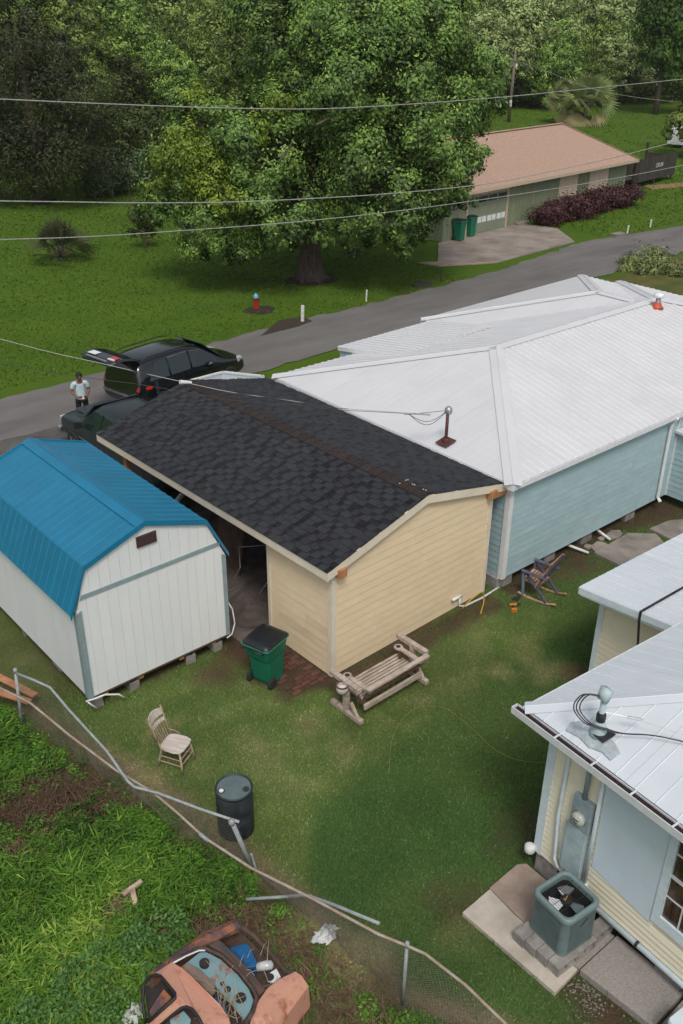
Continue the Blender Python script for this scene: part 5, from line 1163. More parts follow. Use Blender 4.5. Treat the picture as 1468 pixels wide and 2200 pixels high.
def ring_band(lo, hi): return [rrect(*lo, 5), rrect(*hi, 5)]
MB().loft([rrect(.355, .355, .11, .63, 5), rrect(.366, .366, .12, .66, 5), rrect(.360, .360, .12, .71, 5), rrect(.342, .342, .11, .73, 5), rrect(.302, .302, .10, .73, 5), rrect(.292, .292, .095, .70, 5), rrect(.290, .290, .095, .58, 5)], cap=False).build('top_rim', m_acd, Ac, smooth=True)
MB().loft([rrect(.286, .286, .09, .62, 5), rrect(.28, .28, .09, .42, 5), rrect(.278, .278, .09, .41, 5)], cap=False).build('dark_well_liner', m_felt, Ac)  # dark liner and floor added to paint the well's inside as shaded
MB().loft([rrect(.28, .28, .09, .40, 5), rrect(.28, .28, .09, .42, 5)]).build('well_floor', m_felt, Ac)
gd_ = MB()
for k in range(-7, 8): gd_.tube([(k*.036, -.275+.02*(abs(k) > 6), .715), (k*.036, .275-.02*(abs(k) > 6), .715)], .003, 4)
for k in (-1, 0, 1): gd_.tube([(-.275, k*.14, .711), (.275, k*.14, .711)], .004, 4)
gd_.build('fan_guard', m_blackpl, Ac)
for k, mm in enumerate((m_wpaint, m_acd, m_rim)):
    a0 = rad(170+120*k)
    def BP(r_, a): return (r_*math.cos(a), r_*math.sin(a))
    pl_ = [BP(.06, a0-.45), BP(.25, a0-.60), BP(.28, a0-.1), BP(.265, a0+.38), BP(.07, a0+.5)]
    MB().prism(pl_, lambda u, v, n: (u, v, .60+n+.25*(u*math.sin(a0)-v*math.cos(a0))), 0, .006).build('fan_blade', mm, Ac)
MB().lathe([(.085, .58), (.09, .64), (.075, .665), (.0, .668)], (0, 0, 0), 20).build('fan_motor', m_blackpl, Ac, smooth=False)
m_gold = mat('gold_print', (0.60, 0.30, 0.05), rough=.5)
MB().prism([(-.05, -.03), (.05, .015), (.06, .03), (.045, .035), (-.03, -.008), (-.035, .015), (-.055, .01)], lambda u, v, n: (u, v, .669+n), 0, .002).build('motor_label', m_gold, Ac)
MB().prism([(-.06, .46), (.09, .545), (.085, .565), (-.03, .50), (-.045, .48), (-.06, .49)], lambda u, v, n: (u, -.345-.012-n, v), 0, .004).build('side_badge', m_blackpl, Ac)
MB().tube([(.0, .06, .67), (-.02, .14, .70)], .008, 5).build('motor_bracket', m_pvc, Ac)
# thing at the very bottom right corner
q = at(1462, 2192, .62)
Ub = thing('utility_box', 'grey plastic utility box at the end of the concrete walk, cut by the frame edge', 'box', (q.x+.05, q.y-.12, .0), rad(-6))
MB().loft([rrect(.20, .20, .05, .0), rrect(.20, .20, .05, .58), rrect(.19, .19, .05, .62)]).build('case', m_acd, Ub); MB().loft([rrect(.21, .21, .05, .60), rrect(.20, .20, .05, .645)]).build('lid', m_panel, Ub)

# old concrete pieces by the blue house
struct(MB().prism([(17.02, 10.62), (18.45, 10.66), (18.95, 10.2), (18.5, 9.45), (17.0, 9.62)], sl_w, -.03, .10).build('concrete_slab', m_conc_old, bevel=.012))
struct(MB().prism([(19.1, 10.48), (19.87, 10.40), (20.6, 9.95), (19.85, 9.35), (19.05, 9.7)], sl_w, -.03, .07).build('concrete_slab', m_conc_old, bevel=.012))
for i, (px, py, s_, lb) in enumerate([(1318, 1152, .22, 'broken concrete piece nearest the drain pipe end by the blue house'), (1288, 1178, .26, 'broken concrete piece against the big slab corner near the blue house'), (1292, 1160, .10, 'small pale rubble lump between the drain pipes'), (1262, 1178, .12, 'flat rubble chip beside the lower drain pipe')]):
    q = at(px, py); rr_ = random.Random(i)
    pts = [(q.x+s_*rr_.uniform(.7, 1.2)*math.cos(a), q.y+s_*rr_.uniform(.6, 1.1)*math.sin(a)) for a in (0, 1.1, 2.3, 3.4, 4.4, 5.4)]
    tag(MB().prism(pts, lambda u, v, n: (u, v, n+(u-q.x)*.12), .0, .07).build('concrete_rubble', m_conc_old, bevel=.01), lb, 'rubble', 'rubble by the blue house')
# brick paving by the bin
m_brick = mat('red_paving_brick', (0.13, 0.05, 0.034), rough=.9, col2=(0.06, 0.029, 0.022), scale=8, objvar=.2, bump=.5, bscale=60)
PB = thing('brick_paving', 'small patch of red paving bricks between the bin and the carport wall', 'paving', (8.95, 11.55, 0), rad(2))
for i in range(4):
    for j in range(11):
        x, y = -.50+i*.215+(j % 2)*.10, -.40+j*.108
        if x > .24 or rnd.random() < .22: continue
        MB().box(-.1, .1, -.048, .048, 0, .03).build('brick', m_brick, PB, bevel=.004, loc=(x, y, rnd.uniform(.0, .006)), rot=(rnd.uniform(-.02, .02), rnd.uniform(-.02, .02), rnd.uniform(-.03, .03)))

# ------------------------------------------------------------------ chain link fence, leaning and broken
Fn = thing('chain_link_fence', 'sagging rusty chain link fence with bent rails between the weeds and the mown yard', 'fence', (5.2, 9.5, 0)); FO = Vector((5.2, 9.5, 0))
m_fpost = mat('fence_pipe', (0.34, 0.385, 0.39), rough=.5, col2=(0.25, 0.27, 0.27), scale=9)
m_frail = mat('bare_rail', (0.40, 0.36, 0.31), rough=.6, col2=(0.30, 0.20, 0.14), scale=5)
m_mesh = mat('chain_link_wire', (0.26, 0.23, 0.20), rough=.6, metal=.3)
def P3(l): return [at(*q)-FO for q in l]
upper = P3([(34, 1446, 1.2), (70, 1460, 1.2), (108, 1477, 1.2), (150, 1527, 1.18), (230, 1614, 1.12), (276, 1680, 1.05), (290, 1691, 1.02), (340, 1704, 1.05), (430, 1738, 1.12), (514, 1766, 1.18)])
lower = P3([(-40, 1455, 1.1), (0, 1478, 1.1), (65, 1510, 1.08), (150, 1580, 1.0), (250, 1655, .95), (330, 1703, .95), (380, 1745, .98), (440, 1800, 1.02), (540, 1865, 1.08), (680, 1935, 1.15), (815, 2008, 1.2), (875, 2032, 1.2), (915, 2050, 1.2), (1000, 2116, 1.2), (1092, 2205, 1.2), (1140, 2255, 1.2)])
MB().tube(upper, .022, 8).build('top_rail', m_fpost, Fn, smooth=True)
MB().tube(lower, .020, 8).build('top_rail', m_frail, Fn, smooth=True)
tag_ = MB().tube(P3([(430, 1792, 1.02), (448, 1806, 1.03)]), .027, 8).build('rail_sleeve', m_fpost, Fn)
for top_, bot_, r_ in (((33, 1440, 1.25), (48, 1562, 0), .028), ((498, 1765, 1.22), (546, 1872, 0), .036), ((875, 2028, 1.22), (865, 2160, 0), .024)):
    a, b = P3([bot_, top_]); po_ = MB().tube([a+Vector((0, 0, -.02)), b], r_, 10).build('post', m_fpost, Fn, smooth=True)
    MB().lathe([(r_*1.3, -.05), (r_*1.35, .0), (r_*1.1, .035), (.0, .05)], b, 12).build('post_cap', m_fpost, po_, smooth=True)
a, b = P3([(540, 1835, 0.35), (552, 1873, 0.0)]); MB().tube([a, b], .02, 8).build('brace_pipe', m_fpost, Fn)
def link_mesh(top, bot, name, pitch=.06, r=.0017):
    """woven wire between two polylines of equal parameter"""
    def samp(P, s):
        L_ = [0]
        for i in range(1, len(P)): L_.append(L_[-1]+(P[i]-P[i-1]).length)
        d = s*L_[-1]
        for i in range(1, len(P)):
            if d <= L_[i]+1e-9: return P[i-1]+(P[i]-P[i-1])*((d-L_[i-1])/max(1e-9, L_[i]-L_[i-1]))
        return P[-1]
    LT = sum((top[i]-top[i-1]).length for i in range(1, len(top))); mb = MB(); n = int(LT/pitch)
    for k in range(-22, n+22):
        for sgn in (1, -1):
            pts = []
            for j in range(9):
                t = j/8; s = (k*pitch+sgn*t*1.1)/LT
                if s < 0 or s > 1: continue
                a, b = samp(bot, s), samp(top, s); w = math.sin(s*23+t*4)*.02+math.sin(s*61+t*2)*.012
                pts.append(a+(b-a)*t+Vector((w, w*.6, 0)))
            if len(pts) > 1: mb.tube(pts, r, 3, caps=False)
    return mb.build(name, m_mesh, Fn, kind='stuff', fix=False)
g1 = P3([(48, 1562, 0), (110, 1585, 0), (180, 1640, 0), (250, 1690, 0), (320, 1735, 0), (400, 1795, 0), (470, 1835, 0), (548, 1872, 0)])
link_mesh(upper, g1, 'woven_mesh')
g2 = P3([(548, 1875, 0), (640, 1950, 0), (740, 2040, 0), (800, 2100, 0), (865, 2160, 0), (930, 2230, 0), (1010, 2320, 0)])
link_mesh(lower[8:], g2, 'woven_mesh')
Lr = at(540, 1931, .25)
tag(MB().tube([at(530, 1932, .25), at(590, 1928, .35), at(652, 1923, .45), at(668, 1926, .5), at(720, 1945, .75), at(815, 1984, 1.12)], .024, 8).build('loose_fence_rail', m_fpost, smooth=True), 'loose bent grey fence rail sticking out over the weeds below the drum', 'pipe')
# garden hose / cord
m_ycord = mat('yellow_cord', (0.30, 0.25, 0.05), rough=.6)
hp = [(836, 1660), (838, 1620), (845, 1580), (865, 1545), (900, 1520), (950, 1520), (985, 1540), (1030, 1580), (1060, 1608), (1110, 1632), (1180, 1640)]
tag(MB().tube(smoothp([at(a, b, .04) for a, b in hp]), .0035, 5).build('hose_line', m_ycord, smooth=True), 'thin yellow cord curving over the dark green part of the lawn', 'cord')
tag(MB().tube(smoothp([at(985, 1305, .05)+Vector((0, -.1, 0)), at(1010, 1290, .3), at(1036, 1272, .35), at(1040, 1290, .1), at(1033, 1318, .03)]), .012, 6).build('yellow_hose', mat('orange_hose', (0.60, 0.38, 0.05), rough=.5), smooth=True), 'short bright yellow hose curling out at the carport pipe', 'hose')
# planks, trash
m_orplank = mat('orange_brown_board', (0.40, 0.19, 0.09), rough=.8, scale=4, var=.2)
for (a, b, lb) in (((-30, 1440), (76, 1494), 'orange-brown board, upper of two lying by the left fence post'), ((-30, 1478), (64, 1508), 'orange-brown board, lower of two lying by the left fence post')):
    tag(MB().beam(at(*a, .33), at(*b, .30), .14, .03).build('wooden_board', m_orplank, bevel=.004), lb, 'board', 'boards by the fence')
m_trash = mat('dirty_white_plastic', (0.55, 0.56, 0.55), rough=.6, bump=.6, bscale=15)
def crumple(name, px, py, s, label, cat, m, h=.1, seed=0, pts=None, group=None):
    r = random.Random(seed); q = at(px, py); n = 9; mb = MB(); top = []
    for i in range(n):
        row = []
        for j in range(n):
            u, v = (i/(n-1)-.5)*2, (j/(n-1)-.5)*2; e = max(0, 1-(u*u+v*v)*.7)
            row.append((q.x+s*u*(1+.3*r.uniform(-1, 1)), q.y+s*.6*v*(1+.3*r.uniform(-1, 1)), .02+h*e*r.uniform(.4, 1.2)))
        top.append(row)
    for i in range(n-1):
        for j in range(n-1):
            if ((i/(n-2)-.5)*2)**2+((j/(n-2)-.5)*2)**2 > 1.25: continue
            mb.poly([top[i][j], top[i+1][j], top[i+1][j+1], top[i][j+1]])
    o = mb.build(name, m, fix=False); return tag(o, label, cat, group)
crumple('crumpled_plastic', 700, 2012, .20, 'crumpled white plastic sheet on the dry brush beside the fence', 'litter', m_trash, seed=1)
crumple('crumpled_bag', 293, 2190, .17, 'crumpled grey bag lying against the rusty car side at the frame bottom', 'litter', m_trash, h=.3, seed=2)
m_bark = mat('pinkish_broken_wood', (0.48, 0.34, 0.26), rough=.9, scale=6, var=.25)
q = at(288, 1925, .27); Tb = MB().beam(q+Vector((-.05, -.13, 0)), q+Vector((.05, .14, .03)), .07, .04).beam(q+Vector((-.12, .10, .03)), q+Vector((.20, .12, .05)), .06, .04).build('broken_wood', m_bark)
tag(Tb, 'T-shaped broken pinkish piece of wood lying in the bright green weeds', 'wood scrap')

# ------------------------------------------------------------------ wrecked car body in the weeds
m_salmon = mat('faded_salmon_paint', (0.52, 0.265, 0.185), rough=.55, col2=(0.30, 0.105, 0.05), scale=5, detail=14, contrast=(.30, .47), bump=.3, bscale=25)
m_rusty = mat('rusted_fender', (0.30, 0.115, 0.055), rough=.8, col2=(0.085, 0.055, 0.065), scale=4.5, detail=10, distort=.6, contrast=(.42, .56))
m_teal = mat('faded_teal_metal', (0.19, 0.33, 0.36), rough=.7, col2=(0.27, 0.13, 0.085), scale=3.2, detail=8, distort=.4, contrast=(.40, .47))
m_beltr = mat('black_rubber_seal', (0.016, 0.016, 0.018), rough=.6)
m_rsteel = mat('dark_rusty_steel', (0.11, 0.065, 0.045), rough=.85, col2=(0.04, 0.032, 0.03), scale=7)
m_bluebox = mat('blue_plastic_box', (0.012, 0.10, 0.25), rough=.35, scale=5, var=.1)
m_dustyp = mat('dusty_padding', (0.25, 0.19, 0.15), rough=.9, col2=(0.17, 0.12, 0.09), scale=6)
Cr = thing('wrecked_car', 'rusty salmon-coloured wrecked car shell without bonnet or glass, sunk in the weeds', 'car wreck', (3.6, 6.4, 0)); CO = Vector((3.6, 6.4, 0))
def slab(pts, th, name, m, parent=Cr, bev=0.0, smooth=False):
    """pts: (px,py,z) outline of the visible top; th: how deep the piece is"""
    t = [at(*p)-CO for p in pts]; k = len(t); mb = MB()
    mb.v = [tuple(p-Vector((0, 0, th))) for p in t]+[tuple(p) for p in t]
    mb.f = [tuple(range(k-1, -1, -1)), tuple(range(k, 2*k))]+[(i, (i+1) % k, k+(i+1) % k, k+i) for i in range(k)]
    return mb.build(name, m, parent, bevel=bev, smooth=smooth)
slab([(318, 2140, .35), (428, 2045, .42), (478, 2015, .42), (520, 2005, .40), (612, 2095, .40), (560, 2150, .42), (520, 2230, .40), (330, 2260, .35)], .12, 'floor_pan', m_rsteel)
# left wing (far side) with curved section: a loft of cross sections along its length
def wing(name, top_line, out_line, z_top, z_out, z_low, m):
    rings = []
    for (a, b), (c, d), zt_, zo, zl_ in zip(top_line, out_line, z_top, z_out, z_low):
        p, q = at(a, b, zt_)-CO, at(c, d, zo)-CO; mid = (p+q)/2+Vector((0, 0, abs(zt_-zo)*.35+.012)); lowp = Vector((q.x, q.y, zl_)); dirn = (q-p); dirn.z = 0
        lowp = lowp+dirn*.12
        inn = p-Vector((0, 0, .04)); rings.append([p, mid, q, lowp, lowp-dirn*.12, inn])
    return MB().loft(rings).build(name, m, Cr, smooth=False, bevel=.01)
wing('fender', [(330, 2093), (372, 2064), (425, 2035), (460, 2022), (518, 1990)], [(318, 2098), (352, 2066), (405, 2025), (438, 2002), (502, 1976)], [1.12, 1.0, .86, .82, .78], [1.02, .90, .76, .74, .72], [.30]*5, m_rusty)
wing('fender', [(555, 2150), (575, 2122), (600, 2103), (635, 2086)], [(585, 2235), (618, 2180), (640, 2150), (664, 2118)], [.88, .84, .82, .78], [.66, .66, .66, .66], [.28]*4, m_salmon)
slab([(529, 2230, .9), (540, 2185, .9), (556, 2147, .89), (583, 2185, .80), (600, 2210, .70), (580, 2250, .66)], .32, 'rear_quarter', m_salmon, bev=.02)
# roof, pillars, rear window openings
roofp = [(330, 2092, 1.22), (369, 2066, 1.20), (390, 2078, 1.24), (410, 2095, 1.27), (439, 2124, 1.28), (473, 2157, 1.27), (492, 2186, 1.25), (500, 2215, 1.24), (455, 2240, 1.26), (432, 2196, 1.28), (415, 2170, 1.29), (394, 2161, 1.29), (376, 2150, 1.29), (377, 2135, 1.29), (356, 2110, 1.28), (344, 2096, 1.26)]
slab(roofp, .035, 'roof', m_salmon, bev=.008)
slab([(376, 2140, 1.288), (394, 2160, 1.29), (372, 2178, 1.20), (345, 2200, 1.08), (320, 2225, .95), (300, 2215, .93), (318, 2196, 1.04), (350, 2166, 1.17)], .035, 'roof_bar', m_salmon, bev=.006)
def seal(pts, name='window_seal', r=.022, m=m_beltr): return MB().tube([at(*p)-CO for p in pts], r, 6).build(name, m, Cr, smooth=True)
seal([(312, 2190, 1.0), (307, 2150, 1.05), (309, 2115, 1.12), (320, 2100, 1.19), (335, 2094, 1.24), (346, 2098, 1.27), (360, 2115, 1.29), (376, 2134, 1.30), (377, 2144, 1.30), (350, 2168, 1.19), (318, 2197, 1.05)], r=.020)
seal([(345, 2203, 1.09), (372, 2180, 1.20), (390, 2166, 1.28), (400, 2163, 1.30), (412, 2168, 1.305), (425, 2184, 1.30), (440, 2212, 1.26)], r=.020)
slab([(310, 2120, .80), (345, 2105, .85), (372, 2140, .85), (320, 2195, .70)], .05, 'seat_frame', m_dark)
slab([(335, 2150, .9), (352, 2125, .95), (368, 2142, .95), (345, 2165, .88), (325, 2185, .8), (322, 2172, .82)], .03, 'interior_panel', m_rusty)
slab([(365, 2190, .95), (395, 2172, 1.0), (410, 2190, 1.0), (405, 2215, .95), (370, 2215, .9)], .03, 'interior_panel', m_teal)
# windscreen frame, dash
seal([(365, 2068, 1.18), (395, 2052, 1.08), (425, 2037, .99), (440, 2037, .97), (476, 2053, .93), (516, 2089, .92), (543, 2124, .92), (552, 2143, .93), (545, 2172, .98), (528, 2200, 1.05)], 'windscreen_frame', .024, m_rsteel)
seal([(369, 2071, 1.19), (400, 2054, 1.08), (428, 2042, 1.0), (441, 2042, .985)], 'frame_edge', .012, m_pvc)
dash = slab([(392, 2075, .92), (428, 2046, .88), (442, 2044, .87), (474, 2060, .85), (510, 2092, .84), (535, 2124, .84), (545, 2148, .85), (538, 2170, .86), (525, 2188, .87), (500, 2160, .86), (470, 2125, .86), (440, 2095, .88)], .05, 'dashboard', m_teal, bev=.01)
slab([(385, 2080, .97), (402, 2066, .96), (430, 2082, .93), (462, 2112, .91), (463, 2130, .92), (455, 2136, .93), (425, 2108, .95)], .05, 'dash_padding', m_dustyp, bev=.012)
slab([(462, 2136, .80), (488, 2166, .78), (484, 2185, .78), (462, 2150, .79)], .04, 'interior_panel', m_bluebox)
for (x, y, r_, z) in ((439, 2067, .062, .93), (517, 2143, .070, .87), (489, 2125, .042, .87), (478, 2113, .028, .87)):
    c = at(x, y, z)-CO; MB().lathe([(r_, -.06), (r_, .0), (r_*.9, .003), (r_*.86, -.04)], c, 20, cap=False).lathe([(r_*.9, .006), (0, .006)], c, 20, cap=False).build('gauge_hole', m_dark, dash)  # dark disc laid over the dash, the hole's shade put into its colour
# cowl and engine bay
slab([(448, 2030, .84), (470, 2018, .80), (482, 2028, .78), (520, 2065, .78), (560, 2112, .78), (572, 2126, .79), (556, 2138, .84), (545, 2115, .84), (512, 2078, .85), (476, 2045, .85)], .10, 'cowl', mat('dark_cowl', (0.07, 0.075, 0.08), rough=.7, col2=(0.14, 0.075, 0.05), scale=6), bev=.01)
slab([(515, 2072, .79), (560, 2118, .79), (567, 2128, .79), (550, 2128, .81), (520, 2088, .81)], .02, 'cowl_vent', m_teal)
seal([(516, 1990, .76), (545, 2010, .70), (580, 2046, .68), (618, 2090, .72), (634, 2088, .76)], 'nose_panel', .035, m_rsteel)
seal([(482, 2012, .74), (518, 1998, .72)], 'inner_wing', .025, m_rsteel); seal([(565, 2120, .76), (588, 2116, .74), (618, 2096, .74)], 'inner_wing', .022, m_rsteel)
bxp = [(492, 2036, .66), (528, 2026, .66), (536, 2031, .66), (552, 2066, .66), (549, 2076, .66), (530, 2080, .66), (524, 2074, .66)]
bb = slab(bxp, .22, 'blue_box', m_bluebox, bev=.012)
slab([(502, 2040, .675), (524, 2033, .675), (540, 2066, .675), (526, 2070, .675)], .012, 'box_lid', m_bluebox, bb, bev=.004)
MB().tube([at(552, 2078, .58)-CO, at(572, 2074, .60)-CO, at(584, 2073, .60)-CO, at(588, 2072, .6)-CO], [.055, .062, .06, .02], 12).build('plastic_jug', m_lens, Cr, smooth=True)
hp_ = slab([(576, 2092, .62), (594, 2080, .62), (604, 2098, .62), (588, 2112, .62), (574, 2104, .62)], .05, 'headlamp_bucket', m_wtrim, bev=.008)
c = at(580, 2099, .63)-CO; MB().lathe([(.055, 0), (.05, .004), (0, .004)], c, 16, cap=False).build('lamp_hole', m_dark, hp_)  # dark disc in place of the shade inside a hole
m_straw = mat('dead_stalk', (0.40, 0.32, 0.22), rough=.9)
rs = random.Random(5); mb = MB()
for k in range(26):
    a = at(rs.uniform(470, 525), rs.uniform(2130, 2200), .86); d = Vector((rs.uniform(-.35, .35), rs.uniform(-.3, .35), rs.uniform(.1, .4)))
    mb.tube([a, a+d*.5+Vector((rs.uniform(-.05, .05), 0, .06)), a+d], [.005, .004, .002], 4)
for k in range(12):
    a = at(rs.uniform(450, 600), rs.uniform(2040, 2110), .8); d = Vector((rs.uniform(-.25, .25), rs.uniform(-.25, .25), rs.uniform(-.0, .15))); mb.tube([a, a+d*.5+Vector((0, 0, .05)), a+d], [.005, .004, .002], 4)
tag(mb.build('dead_vine', m_straw), 'dry vine stalks sprawling over the dashboard of the wrecked car', 'vine', kind='stuff')

# ------------------------------------------------------------------ things on the front lawn and verges
m_hyd = mat('red_hydrant_paint', (0.35, 0.02, 0.015), rough=.5); m_hydb = mat('light_blue_hydrant_cap', (0.10, 0.42, 0.58), rough=.5)
q = at(551, 662); Hy = thing('fire_hydrant', 'red fire hydrant with a light blue cap on the lawn by the road', 'fire hydrant', q)
MB().lathe([(.19, 0), (.19, .05), (.13, .06), (.125, .50), (.17, .52), (.17, .56), (.13, .57)], (0, 0, 0), 16).build('barrel', m_hyd, Hy)
MB().lathe([(.15, .57), (.155, .62), (.12, .70), (.06, .76), (.035, .77), (.035, .82), (0, .82)], (0, 0, 0), 16, cap=False).build('bonnet', m_hydb, Hy, smooth=True)
for s in (-1, 1): MB().lathe([(.07, 0), (.08, .06), (.05, .09), (0, .1)], (s*.12, 0, .42), 10, axis='x').build('outlet_cap', m_hyd, Hy)
Hy.scale = (.8, .8, .8)
tag(MB().prism([(q.x+math.cos(a)*.7*(1+.2*math.sin(3*a)), q.y-.3+math.sin(a)*.6) for a in np.linspace(0, 6.0, 12)], sl_w, -.03, -.012).build('bare_soil_ring', mat('dark_soil', (0.03, 0.02, 0.013), rough=1)), 'dark bare soil around the foot of the fire hydrant', 'soil')
m_mark = mat('white_marker', (0.72, 0.72, 0.68), rough=.5)
for (px, py, ph, r_, lb) in ((650, 690, 33, .075, 'white marker post standing at the ditch, tallest by the road'), (787, 646, 23, .035, 'thin pale marker stake between the big tree and the road'), (1348, 500, 16, .05, 'white pipe marker beside the grey valve cover'), (1397, 487, 16, .05, 'white pipe marker, rightmost on the lawn of the green house')):
    q = at(px, py); zt_ = at_x(px+1, py-ph, q.x).z
    o = MB().tube([(0, 0, -.05), (.02, 0, zt_)], r_, 8).build('marker_post', m_mark, loc=q); tag(o, lb, 'marker', 'marker posts along the road')
q = at(948, 604); tag(MB().tube([(0, 0, 0), (.0, 0, .55)], .03, 6).build('wooden_stake', m_oldwood, loc=q), 'small dark wooden stake on the lawn strip near the road', 'stake')
q = at(908, 611); tag(MB().prism([(q.x+.55*math.cos(a), q.y+.4*math.sin(a)) for a in np.linspace(0, 5.8, 12)], sl_w, -.03, .02).build('drain_cover', mat('dark_iron', (0.045, 0.04, 0.038), rough=.8)), 'dark round drain cover in the grass near the road', 'drain cover')
q = at(1328, 503); tag(MB().prism([(q.x-.5, q.y-.2), (q.x+.4, q.y-.3), (q.x+.5, q.y+.25), (q.x-.4, q.y+.3)], sl_w, -.03, .05).build('valve_cover', m_conc_old), 'flat grey concrete valve cover beside a white pipe marker', 'cover')
q = at(1118, 482); tag(MB().box(q.x-.5, q.x+.5, q.y-.3, q.y+.3, .02, .16).build('concrete_step', m_conc_old, bevel=.02), 'small grey step at the green house wall beside the hedge', 'step')
tag(MB().prism([(at(x, y).x, at(x, y).y) for x, y in ((585, 700), (600, 688), (650, 680), (672, 690), (640, 702), (600, 712), (560, 722))], sl_w, -.03, .004).build('ditch_soil', mat('ditch_earth', (0.045, 0.032, 0.022), rough=1, bump=.8, bscale=6)), 'dark bare ditch earth at the foot of the white marker post', 'soil')
q = at(1452, 318)
Vn = thing('white_vehicle', 'white vehicle half hidden under the tree at the far right edge', 'van', q, rad(10))
MB().loft(body_rings([(0, .3, .9, 1.0, .8, 1.2), (.2, .3, .95, 1.2, .85, 2.0), (3, .3, .95, 1.2, .85, 2.0), (3.8, .3, .95, 1.1, .8, 1.2), (4.6, .3, .9, .9, .8, 1.0)])).build('body', m_wtrim, Vn)
MB().box(.5, 3, -.97, -.93, 1.3, 1.8).build('window', m_glass, Vn)
for x in (.9, 3.7): MB().lathe([(.1, -.1), (.34, -.1), (.34, .1), (.1, .1)], (x, -.88, .34), 14, axis='y').build('wheel', m_tyre, Vn)

# clutter under the carport
tag(MB().hexa([(9.95, 15.2, .04), (10.0, 15.2, .04), (10.4, 16.7, .04), (10.35, 16.7, .04), (10.15, 15.2, 1.2), (10.2, 15.2, 1.2), (10.6, 16.7, 1.2), (10.55, 16.7, 1.2)]).build('plywood_sheet', mat('brown_plywood', (0.14, 0.085, 0.06), rough=.8, scale=3, var=.2)), 'brown plywood sheet standing on edge under the carport roof', 'plywood')
tag(MB().tube([(9.75, 17.6, .9), (10.2, 17.9, .95)], .06, 10).build('white_pipe', m_pvc), 'short white pipe stub showing under the carport eave', 'pipe')
tag(MB().tube([(9.5, 14.9, .05), (9.62, 14.6, .7), (9.8, 14.9, 1.0), (10.3, 14.6, 1.0), (10.2, 14.2, .5), (9.9, 14.3, .05)], .014, 6).build('cart_frame', m_galv), 'bent grey tube frame under the carport eave behind the shed roof', 'frame')
# ------------------------------------------------------------------ mown grass blades in the yard, one mass
m_blade = mat('grass_blade', (1, 1, 1), rough=.8, col2=(.8, .8, .8), scale=30, attr='col', spec=.15, trans=.0)
def blades(n, x0, x1, y0, y1, hfun, wfun, keep, name, label, lean=.6, colgain=1.25, colmap=None, seed=0):
    r = np.random.default_rng(seed)
    x = r.uniform(x0, x1, n); y = r.uniform(y0, y1, n); col, bare, _ = yard_masks(x, y); k = keep(x, y, bare, r); x, y, col, bare = x[k], y[k], col[k], bare[k]; n = len(x)
    a = r.uniform(0, 2*PI, n); h = hfun(x, y, r, bare); w = wfun(x, y, r)
    l = np.abs(r.normal(0, lean, n)); th = r.uniform(0, 2*PI, n)
    base = np.stack([x, y, np.full(n, .004)+weed_h(x, y)], 1); d = np.stack([np.cos(a)*w, np.sin(a)*w, np.zeros(n)], 1)
    tip = base+np.stack([np.cos(th)*np.sin(l)*h, np.sin(th)*np.sin(l)*h, np.cos(l)*h], 1)
    v = np.stack([base-d, base+d, tip], 1).reshape(-1, 3)
    if colmap is not None: col = colmap(x, y, col, r)
    col = col*colgain*(r.uniform(.45, 1.0, n)**.8*1.75)[:, None]*np.array([1, 1, 1])+r.normal(0, .006, (n, 3))*[1, .6, .5]
    o = np_mesh(name, v, 3, m_blade, colors=np.clip(col, 0.004, 1)); tag(o, label, 'grass', kind='stuff'); return o
def in_build(x, y):
    b = ((x > 9.25) & (x < 13.9) & (y > 11.05) & (y < 20)) | ((x > 14.2) & (y > 11.05) & (y < 20)) | ((x > 8.7) & (y < 5.7)) | ((x > 12.8) & (y < 7.75)) | ((x > 7.25) & (x < 8.7) & (y < 5.75) & (y > 4.05)) | ((x > 7.8) & (y < 4.1))
    b |= ((x > 17.0) & (x < 18.8) & (y > 9.6) & (y < 10.65)) | ((x > 19.1) & (x < 20.5) & (y > 9.6) & (y < 10.4)) | ((x > 8.35) & (x < 9.3) & (y > 10.95) & (y < 12.2)) | ((x > 8.5) & (x < 9.4) & (y > 13))
    return b
def keep_yard(x, y, bare, r): return (x > fence_x(y)-.15) & (r.uniform(0, 1, len(x)) > .75*np.exp(-((x-fence_x(y)-.08)/.2)**2)) & ~in_build(x, y) & (r.uniform(0, 1, len(x)) > bare*1.05)
blades(330000, 4.0, 21.5, 1.0, 14.5, lambda x, y, r, b: r.uniform(.018, .05, len(x))*(1+.5*fbm(x, y, .5, 4)), lambda x, y, r: r.uniform(.005, .012, len(x)), keep_yard, 'grass', 'short mown yard grass between the fence, the carport and the houses', seed=1)
